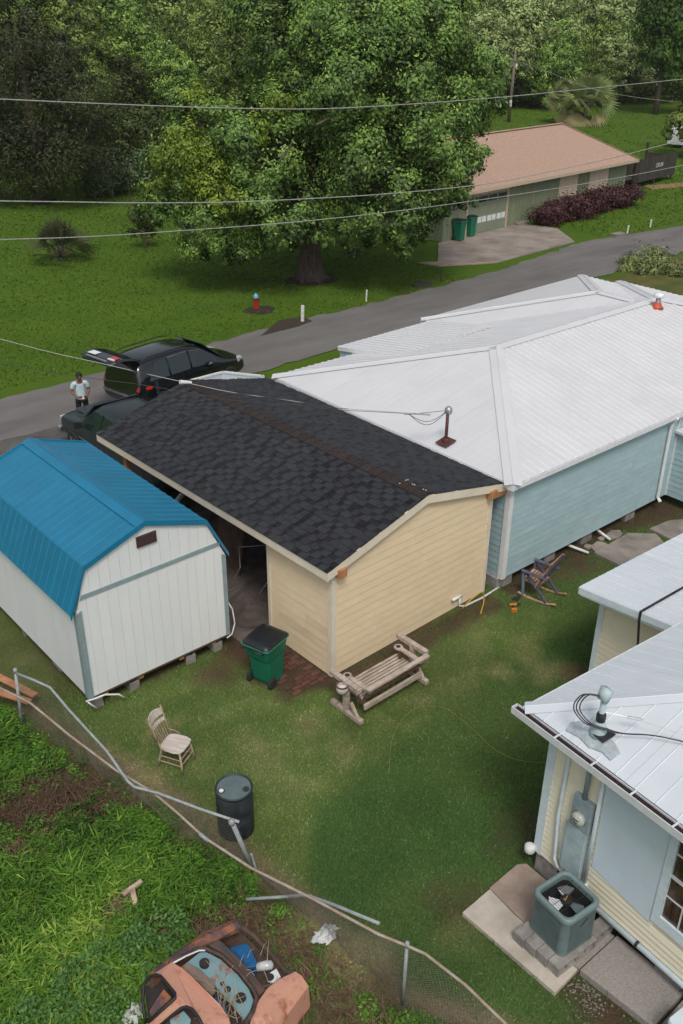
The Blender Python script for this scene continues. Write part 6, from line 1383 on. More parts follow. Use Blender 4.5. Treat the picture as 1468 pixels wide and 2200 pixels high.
# taller tufts at wall feet, slab edges and posts
def edge_keep(x, y, bare, r):
    d = np.full(len(x), 9.)
    for (x0, x1, y0, y1) in [(7.25, 8.7, 4.05, 5.75), (9.28, 13.9, 11.0, 20), (5.2, 8.4, 13.1, 18), (14.2, 20, 11.05, 20), (17.0, 18.8, 9.6, 10.65), (12.8, 17, 3, 7.75), (7.8, 8.7, 2.9, 4.1)]:
        dx = np.maximum(np.maximum(x0-x, x-x1), 0); dy = np.maximum(np.maximum(y0-y, y-y1), 0); q = np.sqrt(dx*dx+dy*dy); d = np.minimum(d, np.where(q > 0, q, 9))
    f = np.abs(x-fence_x(y)-.05); d = np.minimum(d, f*1.2)
    return (r.uniform(0, 1, len(x)) < np.exp(-d/.07)*(.15+1.1*(fbm(x, y, .4, 77) > .5))) & ~in_build(x, y)
blades(200000, 4.0, 20.5, 1.5, 14.5, lambda x, y, r, b: r.uniform(.05, .17, len(x)), lambda x, y, r: r.uniform(.004, .009, len(x)), edge_keep, 'edge_grass', 'longer unmown grass along walls, slabs and fence foot', colgain=.95, lean=.7, seed=2,
       colmap=lambda x, y, c, r: c*.4+np.array(YARD_COL['green'])*.8)

# ------------------------------------------------------------------ weeds beyond the fence
m_weed = foliage('weed_leaf', (0.022, 0.055, 0.008), (0.135, 0.265, 0.026), (0.32, 0.42, 0.075), trans=.3)
m_straw2 = foliage('dead_brush', (0.10, 0.06, 0.035), (0.27, 0.185, 0.11), (0.36, 0.27, 0.18), trans=.1)
def in_car(x, y): return ((x > 2.2) & (x < 4.72) & (y > 5.45) & (y < 7.3))
dead = [(120, 1725, .50), (60, 1755, .35), (170, 1705, .28), (235, 1640, .40), (490, 2000, .28), (600, 2040, .40), (700, 2070, .70), (760, 2120, .55), (640, 2010, .35), (430, 1790, .30), (300, 1705, .35), (350, 2020, .22), (720, 2200, .5), (220, 1745, .18), (30, 1840, .2), (800, 2080, .35), (150, 1600, .35), (90, 1560, .25), (420, 1990, .15), (250, 1960, .2), (560, 1975, .3), (640, 2100, .3)]
dead = [(at(a, b).x, at(a, b).y, r_*1.3) for a, b, r_ in dead]
def dead_w(x, y):
    w = np.zeros(np.shape(x)); n = fbm(x, y, .3, 55)
    for a, b, r_ in dead: w = np.maximum(w, np.clip(1.5-np.sqrt((x-a)**2+(y-b)**2)/r_+(n-.5)*1.2, 0, 1))
    return w
def zone_b(x, y):     # brightness of the weed kind: light sappy grass low left, darker forbs above
    n = fbm(x, y, .9, 8); n2 = fbm(x, y, .3, 12)
    g = np.clip((11.2-y)/2.4, 0, 1)*np.clip((4.2-x)/1.5+.30, 0, 1)
    return .20+.46*g+(n-.5)*.8+(n2-.5)*.45
WX0, WX1, WY0, WY1 = -.6, 8.0, 2.2, 15.5
def weed_field(nt, per, hr, wr, name, label, seed, strawy=False, spread=.06, m=None, droop=1.0):
    r = np.random.default_rng(seed)
    x = r.uniform(WX0, WX1, nt*2); y = r.uniform(WY0, WY1, nt*2); dw = dead_w(x, y)
    k = (x < fence_x(y)-.18) & ~in_car(x, y) & ((r.uniform(0, 1, nt*2) < dw*.9+.03) if strawy else ((r.uniform(0, 1, nt*2) > dw*1.3) & (r.uniform(0, 1, nt*2) < .25+1.3*np.clip(zone_b(x, y), 0, 1))))
    x, y = x[k][:nt], y[k][:nt]; nt = len(x)
    H = r.uniform(*hr, nt)*(.55+.9*fbm(x, y, .8, 31)); edge = np.clip((fence_x(y)-x)/.9, .35, 1); H = H*edge
    tz = zone_b(x, y)+r.normal(0, .10, nt)
    X = np.repeat(x, per)+r.normal(0, spread, nt*per); Y = np.repeat(y, per)+r.normal(0, spread, nt*per); h = np.repeat(H, per)*r.uniform(.5, 1.15, nt*per); n = nt*per
    th = r.uniform(0, 2*PI, n); w = r.uniform(*wr, n); L1 = r.uniform(.15, .55, n)*droop
    b = np.stack([X, Y, weed_h(X, Y)-.01], 1); u = np.stack([np.cos(th), np.sin(th), np.zeros(n)], 1); s = np.stack([-np.sin(th), np.cos(th), np.zeros(n)], 1)
    z = np.array([[0, 0, 1.]])
    p1 = b+u*(h*L1*.5)[:, None]+z*(h*.72)[:, None]; p2 = b+u*(h*(L1*1.5+.25))[:, None]+z*(h*(.95-.35*droop*r.uniform(0, 1, n)))[:, None]
    a = s*w[:, None]
    v = np.stack([b-a*.6, b+a*.6, p1+a, p1-a], 1).reshape(-1, 3); v2 = np.stack([p1-a, p1+a, p2+a*.1, p2-a*.1], 1).reshape(-1, 3)
    t = np.clip(np.repeat(tz, per)+r.normal(0, .14, n), 0, 1)
    o = np_mesh(name, np.concatenate([v, v2]), 4, m, attr=np.concatenate([t*.85, np.clip(t*1.08, 0, 1)])); tag(o, label, 'weeds', kind='stuff'); return o
weed_field(21000, 7, (.10, .30), (.009, .018), 'tall_grass', 'long arching bright green grass in the neglected plot beyond the fence', 5, m=m_weed)
weed_field(6500, 12, (.08, .24), (.004, .008), 'dead_brush', 'dry brown brush and dead stalks in the neglected plot', 6, strawy=True, m=m_straw2, spread=.14, droop=2.2)
# leafy weeds: small rounded leaves in clumps
def leafy(nc, per, name, label, seed, size, keep, hgt, rad_, tint, m):
    r = np.random.default_rng(seed); x = r.uniform(WX0, WX1, nc*3); y = r.uniform(WY0, WY1, nc*3); k = (x < fence_x(y)-.1) & ~in_car(x, y) & keep(x, y, r); x, y = x[k][:nc], y[k][:nc]; nc = len(x)
    R = r.uniform(*rad_, nc); H = r.uniform(*hgt, nc)*np.clip((fence_x(y)-x)/.8, .3, 1)
    d = unit(r.normal(size=(nc*per, 3))); d[:, 2] = np.abs(d[:, 2]); rr = r.uniform(.55, 1, nc*per)[:, None]
    sc = np.stack([np.repeat(R, per), np.repeat(R, per), np.repeat(H, per)], 1); c = np.stack([np.repeat(x, per), np.repeat(y, per), weed_h(np.repeat(x, per), np.repeat(y, per))], 1)+d*rr*sc
    nr = unit(d*.5+np.array([0, 0, .9])+r.normal(0, .45, (nc*per, 3)))
    t = np.clip(np.repeat(tint(x, y, r), per)+r.normal(0, .12, nc*per), 0, 1)
    tag(np_mesh(name, leaf_quads(c, nr, r.uniform(*size, nc*per), .5), 4, m, attr=t), label, 'weeds', kind='stuff')
leafy(2300, 60, 'broadleaf_weeds', 'low leafy dark green weeds beyond the fence', 8, (.018, .038), lambda x, y, r: (r.uniform(0, 1, len(x)) > dead_w(x, y)*.9) & (fbm(x, y, 1.0, 40)+(y-9)*.05 > .40), (.08, .30), (.10, .22), lambda x, y, r: .24+.34*fbm(x, y, .5, 3)+r.uniform(-.08, .2, len(x)), m_weed)
leafy(520, 110, 'bush_weeds', 'bluish green bushy weeds pressed against the left side of the wrecked car', 9, (.02, .042), lambda x, y, r: (np.hypot((x-2.75)/1.55, (y-7.8)/.6) < 1), (.40, .68), (.14, .24), lambda x, y, r: .46+r.uniform(-.12, .18, len(x)), foliage('blue_green_leaf', (0.02, 0.055, 0.012), (0.14, 0.28, 0.065), (0.26, 0.40, 0.11), trans=.3))

# ------------------------------------------------------------------ trees
m_bark = mat('grey_brown_bark', (0.13, 0.10, 0.08), rough=.95, col2=(0.055, 0.042, 0.034), scale=5, stretch=(2, 2, .5), bump=1, bscale=14)
m_far_a = foliage('forest_leaf_dark', (0.005, 0.011, 0.002), (0.070, 0.10, 0.012), (0.19, 0.23, 0.04), trans=.1)  # dark olive lowered further: dim light of the left side put into it
m_far_b = foliage('forest_leaf_green', (0.012, 0.032, 0.006), (0.25, 0.36, 0.065), (0.46, 0.54, 0.13), trans=.18)
m_far_c = foliage('forest_leaf_pale', (0.04, 0.07, 0.018), (0.44, 0.56, 0.20), (0.60, 0.68, 0.32), trans=.2)  # paled so the leaf colour carries haze and the brighter right side
m_feather = foliage('feathery_leaf', (0.004, 0.008, 0.002), (0.046, 0.064, 0.009), (0.11, 0.145, 0.026), trans=.08)  # dark leaf, with the left side's dimness painted into its colour
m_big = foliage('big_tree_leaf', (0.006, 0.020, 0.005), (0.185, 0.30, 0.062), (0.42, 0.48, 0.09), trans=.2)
m_yel = foliage('bright_leaf', (0.03, 0.07, 0.008), (0.11, 0.23, 0.025), (0.18, 0.30, 0.04), trans=.35)
def crown_cloud(lobes, n, size, seed, clump=.16, sub=34, up=.35, core=.12, flat=.8, tip=.0, zs=1.0):
    """leaves gathered in sub-clumps on the shells of overlapping lobes"""
    r = np.random.default_rng(seed); A = np.array([max(l[3], .1)**2 for l in lobes]); A = A/A.sum(); V_, T_, N_, S_ = [], [], [], []
    for (cx, cy, cz, R), f in zip(lobes, A):
        m_ = int(n*f); nc = max(6, int(sub*(R/2)**1.5)); d = unit(r.normal(size=(nc, 3))); d[:, 2] = d[:, 2]*.9+.12; d = unit(d)
        rc = R*r.uniform(.78, 1.08, nc); cc = d*rc[:, None]*[1, 1, flat]; s_c = clump*R*r.uniform(.7, 1.5, nc); tc = r.normal(0, .15, nc)
        k = r.integers(0, nc, m_); off = r.normal(size=(m_, 3))*s_c[k][:, None]*[1, 1, .75]; p = cc[k]+off*np.array([1, 1, zs])
        ins = r.uniform(0, 1, m_) < core; p[ins] = unit(r.normal(size=(ins.sum(), 3)))*R*r.uniform(.2, .8, (ins.sum(), 1))
        out = unit(p); nn = unit(out*.9+unit(off+1e-6)*.75+np.array([0, 0, up])+r.normal(0, .33, (m_, 3)))
        V_.append(p+[cx, cy, cz]); N_.append(nn); T_.append(np.clip(.42+tc[k]+r.normal(0, .13, m_)+tip*np.clip(off[:, 2]/(s_c[k]+1e-6), -1, 2), 0, .8)); S_.append(r.uniform(.6, 1.25, m_)*size)  # upper leaves of each clump lighter: light from above put into tint
    return np.concatenate(V_), np.concatenate(N_), np.concatenate(T_), np.concatenate(S_)
def crown_obj(name, lobes, n, size, m, parent, seed, aspect=.5, hi=0.0, **k):
    v, nn, t, s = crown_cloud(lobes, n, size, seed, **k)
    if hi: r = np.random.default_rng(seed+1); q = r.uniform(0, 1, len(t)) < hi; t[q] = r.uniform(.8, 1, q.sum())
    return np_mesh(name, leaf_quads(v, nn, s, aspect), 4, m, attr=t, parent=parent)
# the big tree
tb = at(668, 598); BT = thing('big_tree', 'huge broad dark green tree on the front lawn, tallest in the picture', 'tree', tb)
lb = [(395, 385, 88, -1.5), (352, 445, 52, -1.5), (470, 480, 85, -2.5), (505, 540, 42, -3), (430, 262, 72, 0), (402, 215, 38, 0), (548, 330, 105, -2.5), (590, 455, 90, -3), (615, 250, 70, -2), (560, 245, 60, -1), (700, 215, 125, 0), (640, 75, 105, 0), (755, 60, 120, -1), (850, 150, 125, -2), (975, 185, 95, 0), (1040, 235, 52, 0), (1035, 150, 45, 1), (905, 300, 115, -2.5), (962, 372, 72, -2), (1005, 330, 42, -1), (845, 430, 88, -3), (905, 470, 58, -2), (1005, 418, 30, -1.2), (800, 340, 115, -2), (690, 380, 110, 1), (770, 485, 55, -2.5), (655, 470, 50, -2.2), (700, 505, 26, -2.6), (600, 500, 40, -3), (862, 520, 38, -3), (560, 30, 70, 1), (930, 60, 90, 0), (700, -60, 120, 1), (850, -70, 120, 1), (600, -60, 90, 2), (700, 330, 120, 3.5), (820, 250, 120, 4), (600, 380, 90, 3), (560, 150, 60, 3), (980, 20, 60, 2), (760, 170, 100, -3), (480, 400, 70, 1), (900, 400, 80, 2)]
dep0 = (tb-Vector((0, 0, CAM_H))).dot(fwd)
lobes = []
for px, py, rpx, dz in lb:
    p = at_wall(px, py, tb, dz)-tb; lobes.append((p.x, p.y, p.z, rpx/F_PX*((p+tb-Vector((0, 0, CAM_H))).dot(fwd))))
hang = [l for l in lobes]
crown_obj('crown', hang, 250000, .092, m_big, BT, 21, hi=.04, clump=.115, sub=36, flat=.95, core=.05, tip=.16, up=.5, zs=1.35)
yl = [(at_wall(px, py, tb, dz)-tb, rpx/F_PX*dep0) for px, py, rpx, dz in [(405, 320, 46, -2.9), (450, 380, 40, -3.2), (465, 415, 34, -3.6), (365, 350, 28, -2.4), (420, 215, 28, -.8), (540, 285, 28, -3.6), (500, 440, 26, -4.2), (340, 400, 22, -2.2), (600, 225, 24, -3)]]
crown_obj('young_foliage', [(p.x, p.y, p.z, r_) for p, r_ in yl], 13000, .085, foliage('yellow_green_tip', (0.035, 0.06, 0.010), (0.26, 0.36, 0.040), (0.46, 0.48, 0.07), trans=.3), BT, 23, clump=.22, sub=60, zs=1.4, tip=.1)
tk = MB().tube([(0, 0, -.05), (0, 0, .25), (.02, .02, .7), (.0, .05, 1.5), (-.05, .1, 2.8), (-.1, .2, 5), (0, .3, 9), (.2, .3, 13)], [.80, .64, .56, .50, .48, .44, .34, .15], 14).build('trunk', m_bark, BT, smooth=True)
for a in (.5, 2.1, 3.4, 4.4, 5.5): MB().tube([(.45*math.cos(a), .45*math.sin(a), .5), (.66*math.cos(a), .66*math.sin(a), .12), (.95*math.cos(a+.15), .95*math.sin(a+.15), -.05)], [.16, .13, .06], 6).build('root', m_bark, tk, smooth=True)
for i, l in enumerate(lobes):
    if i % 2: continue
    z0 = 2.6+min(8, max(0, l[2]*.45)); MB().tube([(-.05, .15, z0), (l[0]*.5, l[1]*.5, (z0+l[2])*.5+.5), (l[0], l[1], l[2])], [.22, .13, .04], 6).build('limb', m_bark, BT, smooth=True)
for a, b, dz in (((680, 268), (720, 248), -5.2), ((598, 350), (632, 300), -5.0)): MB().tube([at_wall(*a, tb, dz)-tb, at_wall(*b, tb, dz+1)-tb], [.05, .03], 6).build('limb', m_bark, BT, smooth=True)
q = at(668, 601); tag(MB().prism([(tb.x+1.35*math.cos(a)*(1+.12*math.sin(5*a)), tb.y-.1+1.1*math.sin(a)) for a in np.linspace(0, 6.05, 22)], sl_w, -.03, -.01).build('bare_soil_ring', bpy.data.materials['dark_soil']), 'dark bare soil around the roots of the big tree', 'soil')

# forest kinds: five crowns reused
def make_tree(name, label, seed, R, Hc, Ht, n, size, m, group, loc, kind='round'):
    r = random.Random(seed); lo = []
    k = r.randint(9, 12)
    for i in range(k):
        a = 2*PI*i/k*1.7+r.uniform(-.4, .4); q = r.uniform(.25, .72)*R; z = Hc+(Ht-Hc)*r.uniform(.05, .85)*(1-.3*q/R)
        lo.append((q*math.cos(a), q*math.sin(a), z, R*r.uniform(.34, .55)))
    lo.append((0, 0, Ht-R*.42, R*.48)); lo.append((0, 0, (Hc+Ht)/2, R*.7))
    t = thing(name, label, 'tree', loc, r.uniform(0, 6), group)
    crown_obj('crown', lo, n, size, m, t, seed, clump=.135, sub=20, tip=.16, core=.07, up=.45)
    MB().tube([(0, 0, -.1), (.1, 0, Hc*.6), (.0, .2, Ht*.75)], [.32, .24, .08], 8).build('trunk', m_bark, t, smooth=True)
    for j in range(4):
        l = lo[j]; MB().tube([(.05, .05, Hc*.7), (l[0]*.6, l[1]*.6, l[2]*.8), (l[0], l[1], l[2])], [.14, .09, .03], 5).build('limb', m_bark, t)
    return t
def forest(kind_list, spots, seed):
    r = random.Random(seed); protos = {}
    for i, (x, y, sc, kd, lbl) in enumerate(spots):
        key = kd
        if key not in protos:
            R, Hc, Ht, n, size, m = kind_list[kd]; protos[key] = make_tree('forest_tree', lbl, 100+sum(map(ord, kd)), R, Hc, Ht, n, size, m, 'woodland trees at the back', (x, y, 0)); protos[key].scale = (sc, sc, sc*r.uniform(.9, 1.1))
        else: dup(protos[key], (x, y, 0), r.uniform(0, 6.28), lbl, 'woodland trees at the back', scale=(sc, sc, sc*r.uniform(.88, 1.12)))
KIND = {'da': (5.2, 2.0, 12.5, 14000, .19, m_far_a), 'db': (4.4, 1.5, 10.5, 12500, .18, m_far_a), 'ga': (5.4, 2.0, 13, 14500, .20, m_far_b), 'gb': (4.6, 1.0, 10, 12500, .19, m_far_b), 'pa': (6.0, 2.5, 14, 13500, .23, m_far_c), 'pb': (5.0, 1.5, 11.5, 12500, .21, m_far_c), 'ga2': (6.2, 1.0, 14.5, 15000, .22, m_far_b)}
spots = []
edge = [(8, 62), (20, 72), (31, 77), (42, 84), (55, 90), (70, 92), (84, 92), (92, 90), (99, 84), (106, 80), (114, 80), (124, 78), (136, 76), (150, 74)]
def edge_pt(t):
    L_ = [0]
    for i in range(1, len(edge)): L_.append(L_[-1]+math.dist(edge[i], edge[i-1]))
    d = t*L_[-1]
    for i in range(1, len(edge)):
        if d <= L_[i]+1e-6:
            f = (d-L_[i-1])/(L_[i]-L_[i-1]); a, b = edge[i-1], edge[i]; n = Vector((-(b[1]-a[1]), b[0]-a[0])).normalized()
            return (a[0]+(b[0]-a[0])*f, a[1]+(b[1]-a[1])*f), n
    return edge[-1], Vector((-.2, 1))
fr = random.Random(17)
ORD = ['leftmost', 'second', 'third', 'fourth', 'fifth', 'sixth', 'seventh', 'eighth', 'ninth', 'tenth', 'eleventh', 'twelfth', 'thirteenth', 'fourteenth', 'fifteenth', 'sixteenth', 'seventeenth', 'eighteenth', 'nineteenth', 'twentieth', 'twenty-first', 'twenty-second', 'twenty-third', 'twenty-fourth', 'twenty-fifth']
RANK = ['front woodland rank beside the lawn', 'second woodland rank', 'third woodland rank', 'farthest woodland rank']
for row, (off, n, s0, s1) in enumerate([(0, 25, .62, .85), (7, 24, .85, 1.08), (16, 23, 1.05, 1.3), (30, 22, 1.25, 1.6)]):
    got = []
    for i in range(n):
        t = (i+.5+fr.uniform(-.3, .3))/n; (x, y), nv = edge_pt(t); x += nv.x*(off+fr.uniform(-2, 2)); y += nv.y*(off+fr.uniform(-2, 2))
        u = (Vector((x, y, 3))-Vector((0, 0, CAM_H))); px = 734+F_PX*u.dot(right)/u.dot(fwd)
        if px < -200 or px > 1680: continue
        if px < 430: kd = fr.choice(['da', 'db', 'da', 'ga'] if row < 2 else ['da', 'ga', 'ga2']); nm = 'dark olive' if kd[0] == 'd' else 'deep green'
        elif px < 900: kd = fr.choice(['ga', 'gb', 'ga2', 'ga'] if row < 2 else ['pb', 'pa', 'ga2']); nm = {'g': 'mid green', 'd': 'dark olive', 'p': 'pale green'}[kd[0]]
        else: kd = fr.choice(['pa', 'gb', 'pb', 'ga2'] if row < 2 else ['pa', 'pb', 'pa']); nm = {'g': 'mid green', 'p': 'pale green'}[kd[0]]
        got.append((px, x, y, fr.uniform(s0, s1), kd, nm))
    got.sort()
    for i, (px, x, y, sc, kd, nm) in enumerate(got): spots.append((x, y, sc, kd, nm+' tree crown, '+ORD[i]+' from the left in the '+RANK[row]))
forest(KIND, spots, 3)
# woodland undergrowth closing the gaps below the crowns
lo = []
for i in range(46):
    p = at(fr.uniform(110, 420), fr.uniform(335, 362)); lo.append((p.x, p.y, fr.uniform(.6, 3.2), fr.uniform(1.4, 2.6)))
for i in range(70):
    (x, y), nv = edge_pt(i/69); lo.append((x+nv.x*fr.uniform(1, 6), y+nv.y*fr.uniform(1, 6), .6, fr.uniform(1.6, 3.0)))
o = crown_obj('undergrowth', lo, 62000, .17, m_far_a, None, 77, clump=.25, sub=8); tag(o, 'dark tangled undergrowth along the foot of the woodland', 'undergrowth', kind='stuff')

# feathery dark tree at the left, bright tree at the top right, thin trees
t = thing('feathery_tree', 'large feathery dark olive tree at the left edge, standing before the woodland', 'tree', at(92, 436)); b0 = Vector(t.location); dp = (b0-Vector((0, 0, CAM_H))).dot(fwd)
lo = [(at_wall(px, py, b0, dz)-b0, r_/F_PX*dp) for px, py, r_, dz in [(40, 330, 95, 0), (140, 330, 90, -1), (205, 300, 55, 0), (60, 230, 100, 0), (150, 220, 85, -1), (20, 160, 80, 0), (95, 140, 70, 0), (140, 130, 45, 0), (60, 90, 50, 1), (-40, 280, 90, 0), (100, 290, 110, 3), (90, 380, 60, -1), (190, 350, 45, -1), (10, 390, 50, -1)]]
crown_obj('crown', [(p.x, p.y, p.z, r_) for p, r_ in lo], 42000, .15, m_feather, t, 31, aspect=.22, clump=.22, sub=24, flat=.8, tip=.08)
MB().tube([(0, 0, -.1), (.1, 0, 3), (0, .2, 9)], [.6, .42, .15], 10).build('trunk', m_bark, t, smooth=True)
t = thing('bright_tree', 'bright green tree with a tall bare trunk at the top right corner', 'tree', at(1408, 245)); b0 = Vector(t.location); dp = (b0-Vector((0, 0, CAM_H))).dot(fwd)
lo = [(at_wall(px, py, b0, dz)-b0, r_/F_PX*dp) for px, py, r_, dz in [(1420, 60, 50, 0), (1460, 120, 45, 0), (1480, 40, 60, 0), (1410, 110, 32, -1), (1440, 160, 25, 0), (1400, 20, 30, 0), (1510, 150, 50, 0), (1450, -10, 60, 1)]]
crown_obj('crown', [(p.x, p.y, p.z, r_) for p, r_ in lo], 20000, .24, m_yel, t, 33, clump=.22, sub=18)
MB().tube([(0, 0, -.1), (.0, 0, 3), (.2, .2, 8)], [.42, .26, .12], 8).build('trunk', m_bark, t, smooth=True)
t = thing('edge_tree', 'bushy green tree cut by the right edge, branches hanging over the white vehicle', 'tree', at(1545, 340)); b0 = Vector(t.location); dp = (b0-Vector((0, 0, CAM_H))).dot(fwd)
lo = [(at_wall(px, py, b0, dz)-b0, r_/F_PX*dp) for px, py, r_, dz in [(1460, 265, 26, 0), (1440, 285, 14, 0), (1500, 230, 40, 0), (1530, 280, 50, 0), (1480, 300, 18, 0), (1520, 180, 45, 0)]]
crown_obj('crown', [(p.x, p.y, p.z, r_) for p, r_ in lo], 9000, .18, m_far_b, t, 35, clump=.22, sub=18)
MB().tube([(0, 0, -.1), (.0, 0, 2.2), (-.6, .2, 5)], [.35, .26, .1], 8).build('trunk', m_bark, t, smooth=True)
t = thing('sapling', 'thin loose sapling on the lawn just left of the big tree', 'tree', at(313, 532)); b0 = Vector(t.location); dp = (b0-Vector((0, 0, CAM_H))).dot(fwd)
lo = [(at_wall(px, py, b0, dz)-b0, r_/F_PX*dp) for px, py, r_, dz in [(300, 470, 24, 0), (318, 490, 16, 0), (288, 500, 12, 0), (322, 450, 16, 0), (295, 445, 14, 0)]]
crown_obj('crown', [(p.x, p.y, p.z, r_) for p, r_ in lo], 1100, .10, m_far_a, t, 37, clump=.4, sub=14)
for k in range(5): MB().tube([(0, 0, 0), (-.1+.15*k-.3, 0, 1.2), (-.9+.42*k, .1, 2.6)], [.03, .022, .008], 5).build('stem', m_bark, t)
# red-purple hedge
hd = thing('purple_hedge', 'long dark red-purple hedge along the front of the green house', 'hedge', at(1150, 470)); b0 = Vector(hd.location); lo = []
A_, B_ = at(1150, 474), at(1326, 424)
for i in range(16):
    f = i/15; p = WK @ Vector((7.9+(17.8-7.9)*f, -1.2, 0))-b0; lo.append((p.x+fr.uniform(-.2, .2), p.y+fr.uniform(-.2, .2), 0.56+fr.uniform(-.08, .12), fr.uniform(.70, .88)))
crown_obj('foliage', lo, 22000, .085, foliage('purple_leaf', (0.035, 0.012, 0.012), (0.13, 0.045, 0.042), (0.22, 0.09, 0.065), trans=.15), hd, 41, clump=.25, sub=40, core=.25)
# palms
m_palm = foliage('palm_frond', (0.07, 0.10, 0.03), (0.28, 0.33, 0.12), (0.45, 0.45, 0.20), trans=.2); m_deadp = foliage('dead_frond', (0.14, 0.11, 0.05), (0.34, 0.28, 0.13), (0.42, 0.35, 0.2), trans=.1)
def fan(c, d, R, r, n=17, tw=1.1):
    """one fan frond: blades radiating from the end of a stalk"""
    d = unit(np.array(d)); s = unit(np.cross(d, [0, 0, 1.])+1e-6); q_ = r.uniform(-tw, tw); s = unit(s*math.cos(q_)+np.cross(s, d)*math.sin(q_)); w = np.cross(s, d); out = []
    for k in range(n):
        a = (-1.25+2.5*k/(n-1)); e = d*math.cos(a)+s*math.sin(a); b = unit(np.cross(e, w))*R*.035
        tip = c+e*R*(1-.15*abs(a))+np.array([0, 0, -.12*R*r.uniform(.5, 1.5)]); m_ = c+e*R*.5
        out += [c-b*.3, m_-b, tip, m_+b]
    return out
def palm(name, label, loc, trunk_h, R, nf, seed, group=None, dead=.3, dark=False, low=-.35):
    r = random.Random(seed); t = thing(name, label, 'palm', loc, 0, group); live, dd, tl_, td_ = [], [], [], []; st = MB()
    for i in range(nf):
        a = i*2.4; el = low+1.7*(i/nf); isd = i < nf*dead
        if isd: el = -.9+r.uniform(-.2, .5)
        d = np.array([math.cos(a)*math.cos(el), math.sin(a)*math.cos(el), math.sin(el)]); c = np.array([0, 0, trunk_h])+d*R*.55
        q = fan(c, d, R*r.uniform(.5, .75), r, 17 if not dark else 13, .9 if dark else 1.1)
        (dd if isd else live).extend(q); (td_ if isd else tl_).extend([r.uniform(.2, .9)]*(len(q)//4))
        st.tube([(0, 0, trunk_h), tuple(c)], [.03, .015], 4)
    np_mesh('fronds', np.array(live), 4, m_palm if not dark else foliage('dark_frond', (0.02, 0.03, 0.012), (0.085, 0.105, 0.042), (0.18, 0.20, 0.09), trans=.15), attr=np.array(tl_), parent=t)
    if dd: np_mesh('dead_fronds', np.array(dd), 4, m_deadp, attr=np.array(td_), parent=t)
    st.build('stalks', m_bark, t)
    if trunk_h > .4: MB().tube([(0, 0, 0), (.03, 0, trunk_h*.5), (0, 0, trunk_h)], [.26, .22, .24], 9).build('trunk', m_bark, t, smooth=True)
    return t
palm('fan_palm', 'yellowing fan palm, left of the two behind the green house roof', at(1218, 264), 2.0, 2.5, 44, 3, 'fan palms', .16)
palm('fan_palm', 'taller green fan palm, right of the two behind the green house roof', at(1255, 268), 2.2, 3.0, 48, 4, 'fan palms', .12)
palm('saw_palmetto', 'low dark palmetto clump on the left lawn', at(132, 562), .25, 1.75, 34, 6, None, .06, True, low=.05)
# fenced vegetable plot far left
lo = []
for i in range(26):
    p = at(fr.uniform(195, 335), fr.uniform(388, 424)); lo.append((p.x, p.y, .7+fr.uniform(0, .6), fr.uniform(.7, 1.1)))
o = crown_obj('garden_plants', lo, 15000, .13, foliage('garden_leaf', (0.02, 0.04, 0.014), (0.13, 0.19, 0.07), (0.26, 0.32, 0.15), trans=.2), None, 47, clump=.3, sub=20, core=.2); tag(o, 'tangle of leafy garden plants behind the wire fence at the far left', 'garden plants', kind='stuff')
gf = thing('garden_fence', 'low wire garden fence with thin posts at the far left of the lawn', 'fence', at(240, 428)); b0 = Vector(gf.location)
fp = [at(a, b)-b0 for a, b in ((140, 408), (165, 418), (190, 425), (215, 430), (245, 434), (280, 433), (310, 428), (335, 420))]
for p in fp: MB().tube([p, p+Vector((0, 0, 1.5))], .035, 5).build('post', m_oldwood, gf)
for h in (.3, .8, 1.35): MB().tube([p+Vector((0, 0, h)) for p in fp], .007, 4).build('wire', m_oldwood, gf)
for k, (px, py) in enumerate(((258, 356), (284, 352), (314, 358))):
    q = at(px, py+52); o = MB().tube([(0, 0, 0), (.05, 0, 1.9)], .028, 5).build('white_stake', m_mark, loc=q); tag(o, ['leftmost', 'middle', 'rightmost'][k]+' of the white garden stakes above the plants at the far left', 'stake', 'garden stakes')
# verge plants at right
lo = [(at(px, py).x, at(px, py).y, .15, r_) for px, py, r_ in ((1370, 570, .7), (1395, 560, .8), (1350, 580, .5), (1420, 575, .6), (1440, 590, .5), (1385, 585, .5))]
o = crown_obj('verge_weeds', lo, 5000, .08, m_far_c, None, 51, clump=.3, sub=20, flat=.5); tag(o, 'scruffy weeds on the brown bank right of the road', 'weeds', kind='stuff')
# coarse grass tufts and fallen leaves across the front lawn so it does not read as a flat sheet
m_tuft = foliage('lawn_tuft', (0.066, 0.118, 0.010), (0.084, 0.142, 0.013), (0.115, 0.165, 0.02), trans=.2)
r = np.random.default_rng(61); n = 80000
px_ = r.uniform(-40, 1500, n); py_ = r.uniform(235, 860, n)
D = np.array(fwd)*F_PX+np.outer(px_-734, np.array(right))-np.outer(py_-1100, np.array(upv)); tt = -CAM_H/D[:, 2]; P = D*tt[:, None]+[0, 0, CAM_H]
k = (P[:, 1] > 30.0) & (P[:, 2] < .1) & ~((P[:, 0] > 34) & (P[:, 0] < 46.5) & (P[:, 1] < 37.5)) & (P[:, 1] > 30+np.clip((P[:, 0]-38)*.12, 0, 1.2)) & (P[:, 0] < 130)
P = P[k]; n = len(P); dist = np.hypot(P[:, 0], P[:, 1]); s = r.uniform(.02, .05, n)*np.clip(dist/38, 1, 2.2)
th = r.uniform(0, 2*PI, n); b = np.stack([P[:, 0], P[:, 1], np.full(n, -.03)], 1); a = np.stack([np.cos(th), np.sin(th), np.zeros(n)], 1)*s[:, None]; up = np.stack([r.normal(0, .5, n)*s, r.normal(0, .5, n)*s, s*1.3], 1)
nz = fbm(P[:, 0], P[:, 1], 3.0, 5)
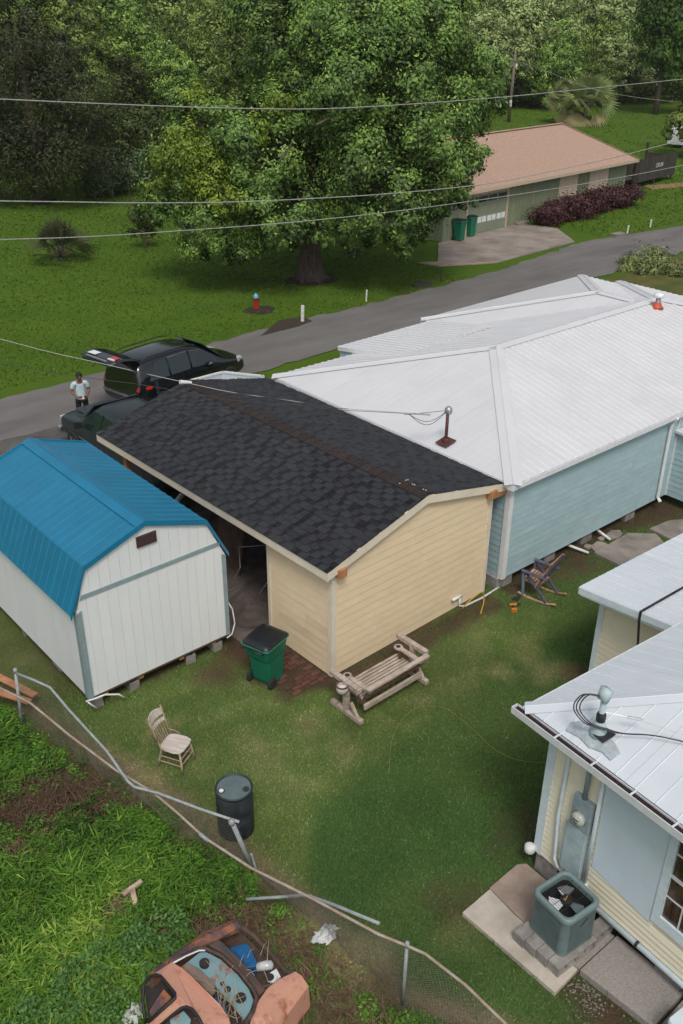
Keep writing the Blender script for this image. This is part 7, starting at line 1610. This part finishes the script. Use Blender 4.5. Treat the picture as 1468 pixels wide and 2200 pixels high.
tag(np_mesh('lawn_grass', np.stack([b-a, b+a, b+up], 1).reshape(-1, 3), 3, m_tuft, attr=np.clip(.1+nz*.75+r.normal(0, .15, n), 0, 1)), 'tufts of the mown front lawn between the road and the woodland', 'grass', kind='stuff')

# ------------------------------------------------------------------ damp air between the camera and the far woodland
hz = MB().box(-75, 235, -25, 195, -1.1, 34).build('haze', None, None, kind='stuff')
mh = bpy.data.materials.new('haze_air'); mh.use_nodes = True; nt = mh.node_tree; nt.nodes.clear()
pv = nt.nodes.new('ShaderNodeVolumePrincipled'); pv.inputs['Density'].default_value = .0002; pv.inputs['Color'].default_value = (.9, .93, .92, 1); pv.inputs['Anisotropy'].default_value = 0.2
ou = nt.nodes.new('ShaderNodeOutputMaterial'); nt.links.new(pv.outputs[0], ou.inputs['Volume']); hz.data.materials.append(mh)

# ------------------------------------------------------------------ small litter: fallen leaves in the yard, gravel by the walkway
r = np.random.default_rng(91); n = 900
x = r.uniform(4.5, 16, n); y = r.uniform(3, 13, n); k = (x > fence_x(y)) & ~in_build(x, y); x, y = x[k], y[k]; n = len(x)
c = np.stack([x, y, r.uniform(.02, .045, n)], 1); nr = unit(np.array([0, 0, 1.])+r.normal(0, .4, (n, 3)))
tag(np_mesh('fallen_leaves', leaf_quads(c, nr, r.uniform(.008, .022, n), .6), 4, foliage('fallen_leaf', (0.10, 0.07, 0.04), (0.34, 0.27, 0.16), (0.55, 0.50, 0.40), trans=.0), attr=np.clip(r.beta(1.2, 3, n), 0, 1)), 'small fallen leaves scattered over the mown yard', 'leaves', kind='stuff')
mb = MB(); rr_ = random.Random(4)
for k in range(380):
    q = at(rr_.gauss(1262, 26), rr_.gauss(2135, 30)) if k < 300 else at(rr_.gauss(1430, 40), rr_.gauss(2185, 10))
    if q.x > 7.72 and q.y > 4.02: continue
    if 7.76 < q.x < 8.6 and q.y < 4.06: continue
    s_ = rr_.uniform(.004, .015); mb.hexa([(q.x+s_*a*rr_.uniform(.6, 1), q.y+s_*b*rr_.uniform(.6, 1), .01+s_*c_) for a, b, c_ in ((-1, -1, 0), (1, -1, 0), (1, 1, 0), (-1, 1, 0), (-.7, -.7, 1), (.7, -.7, 1), (.7, .7, 1), (-.7, .7, 1))])
tag(mb.build('gravel', m_conc_old, kind='stuff', fix=False), 'loose gravel between the pale slab and the concrete walkway', 'gravel', kind='stuff')
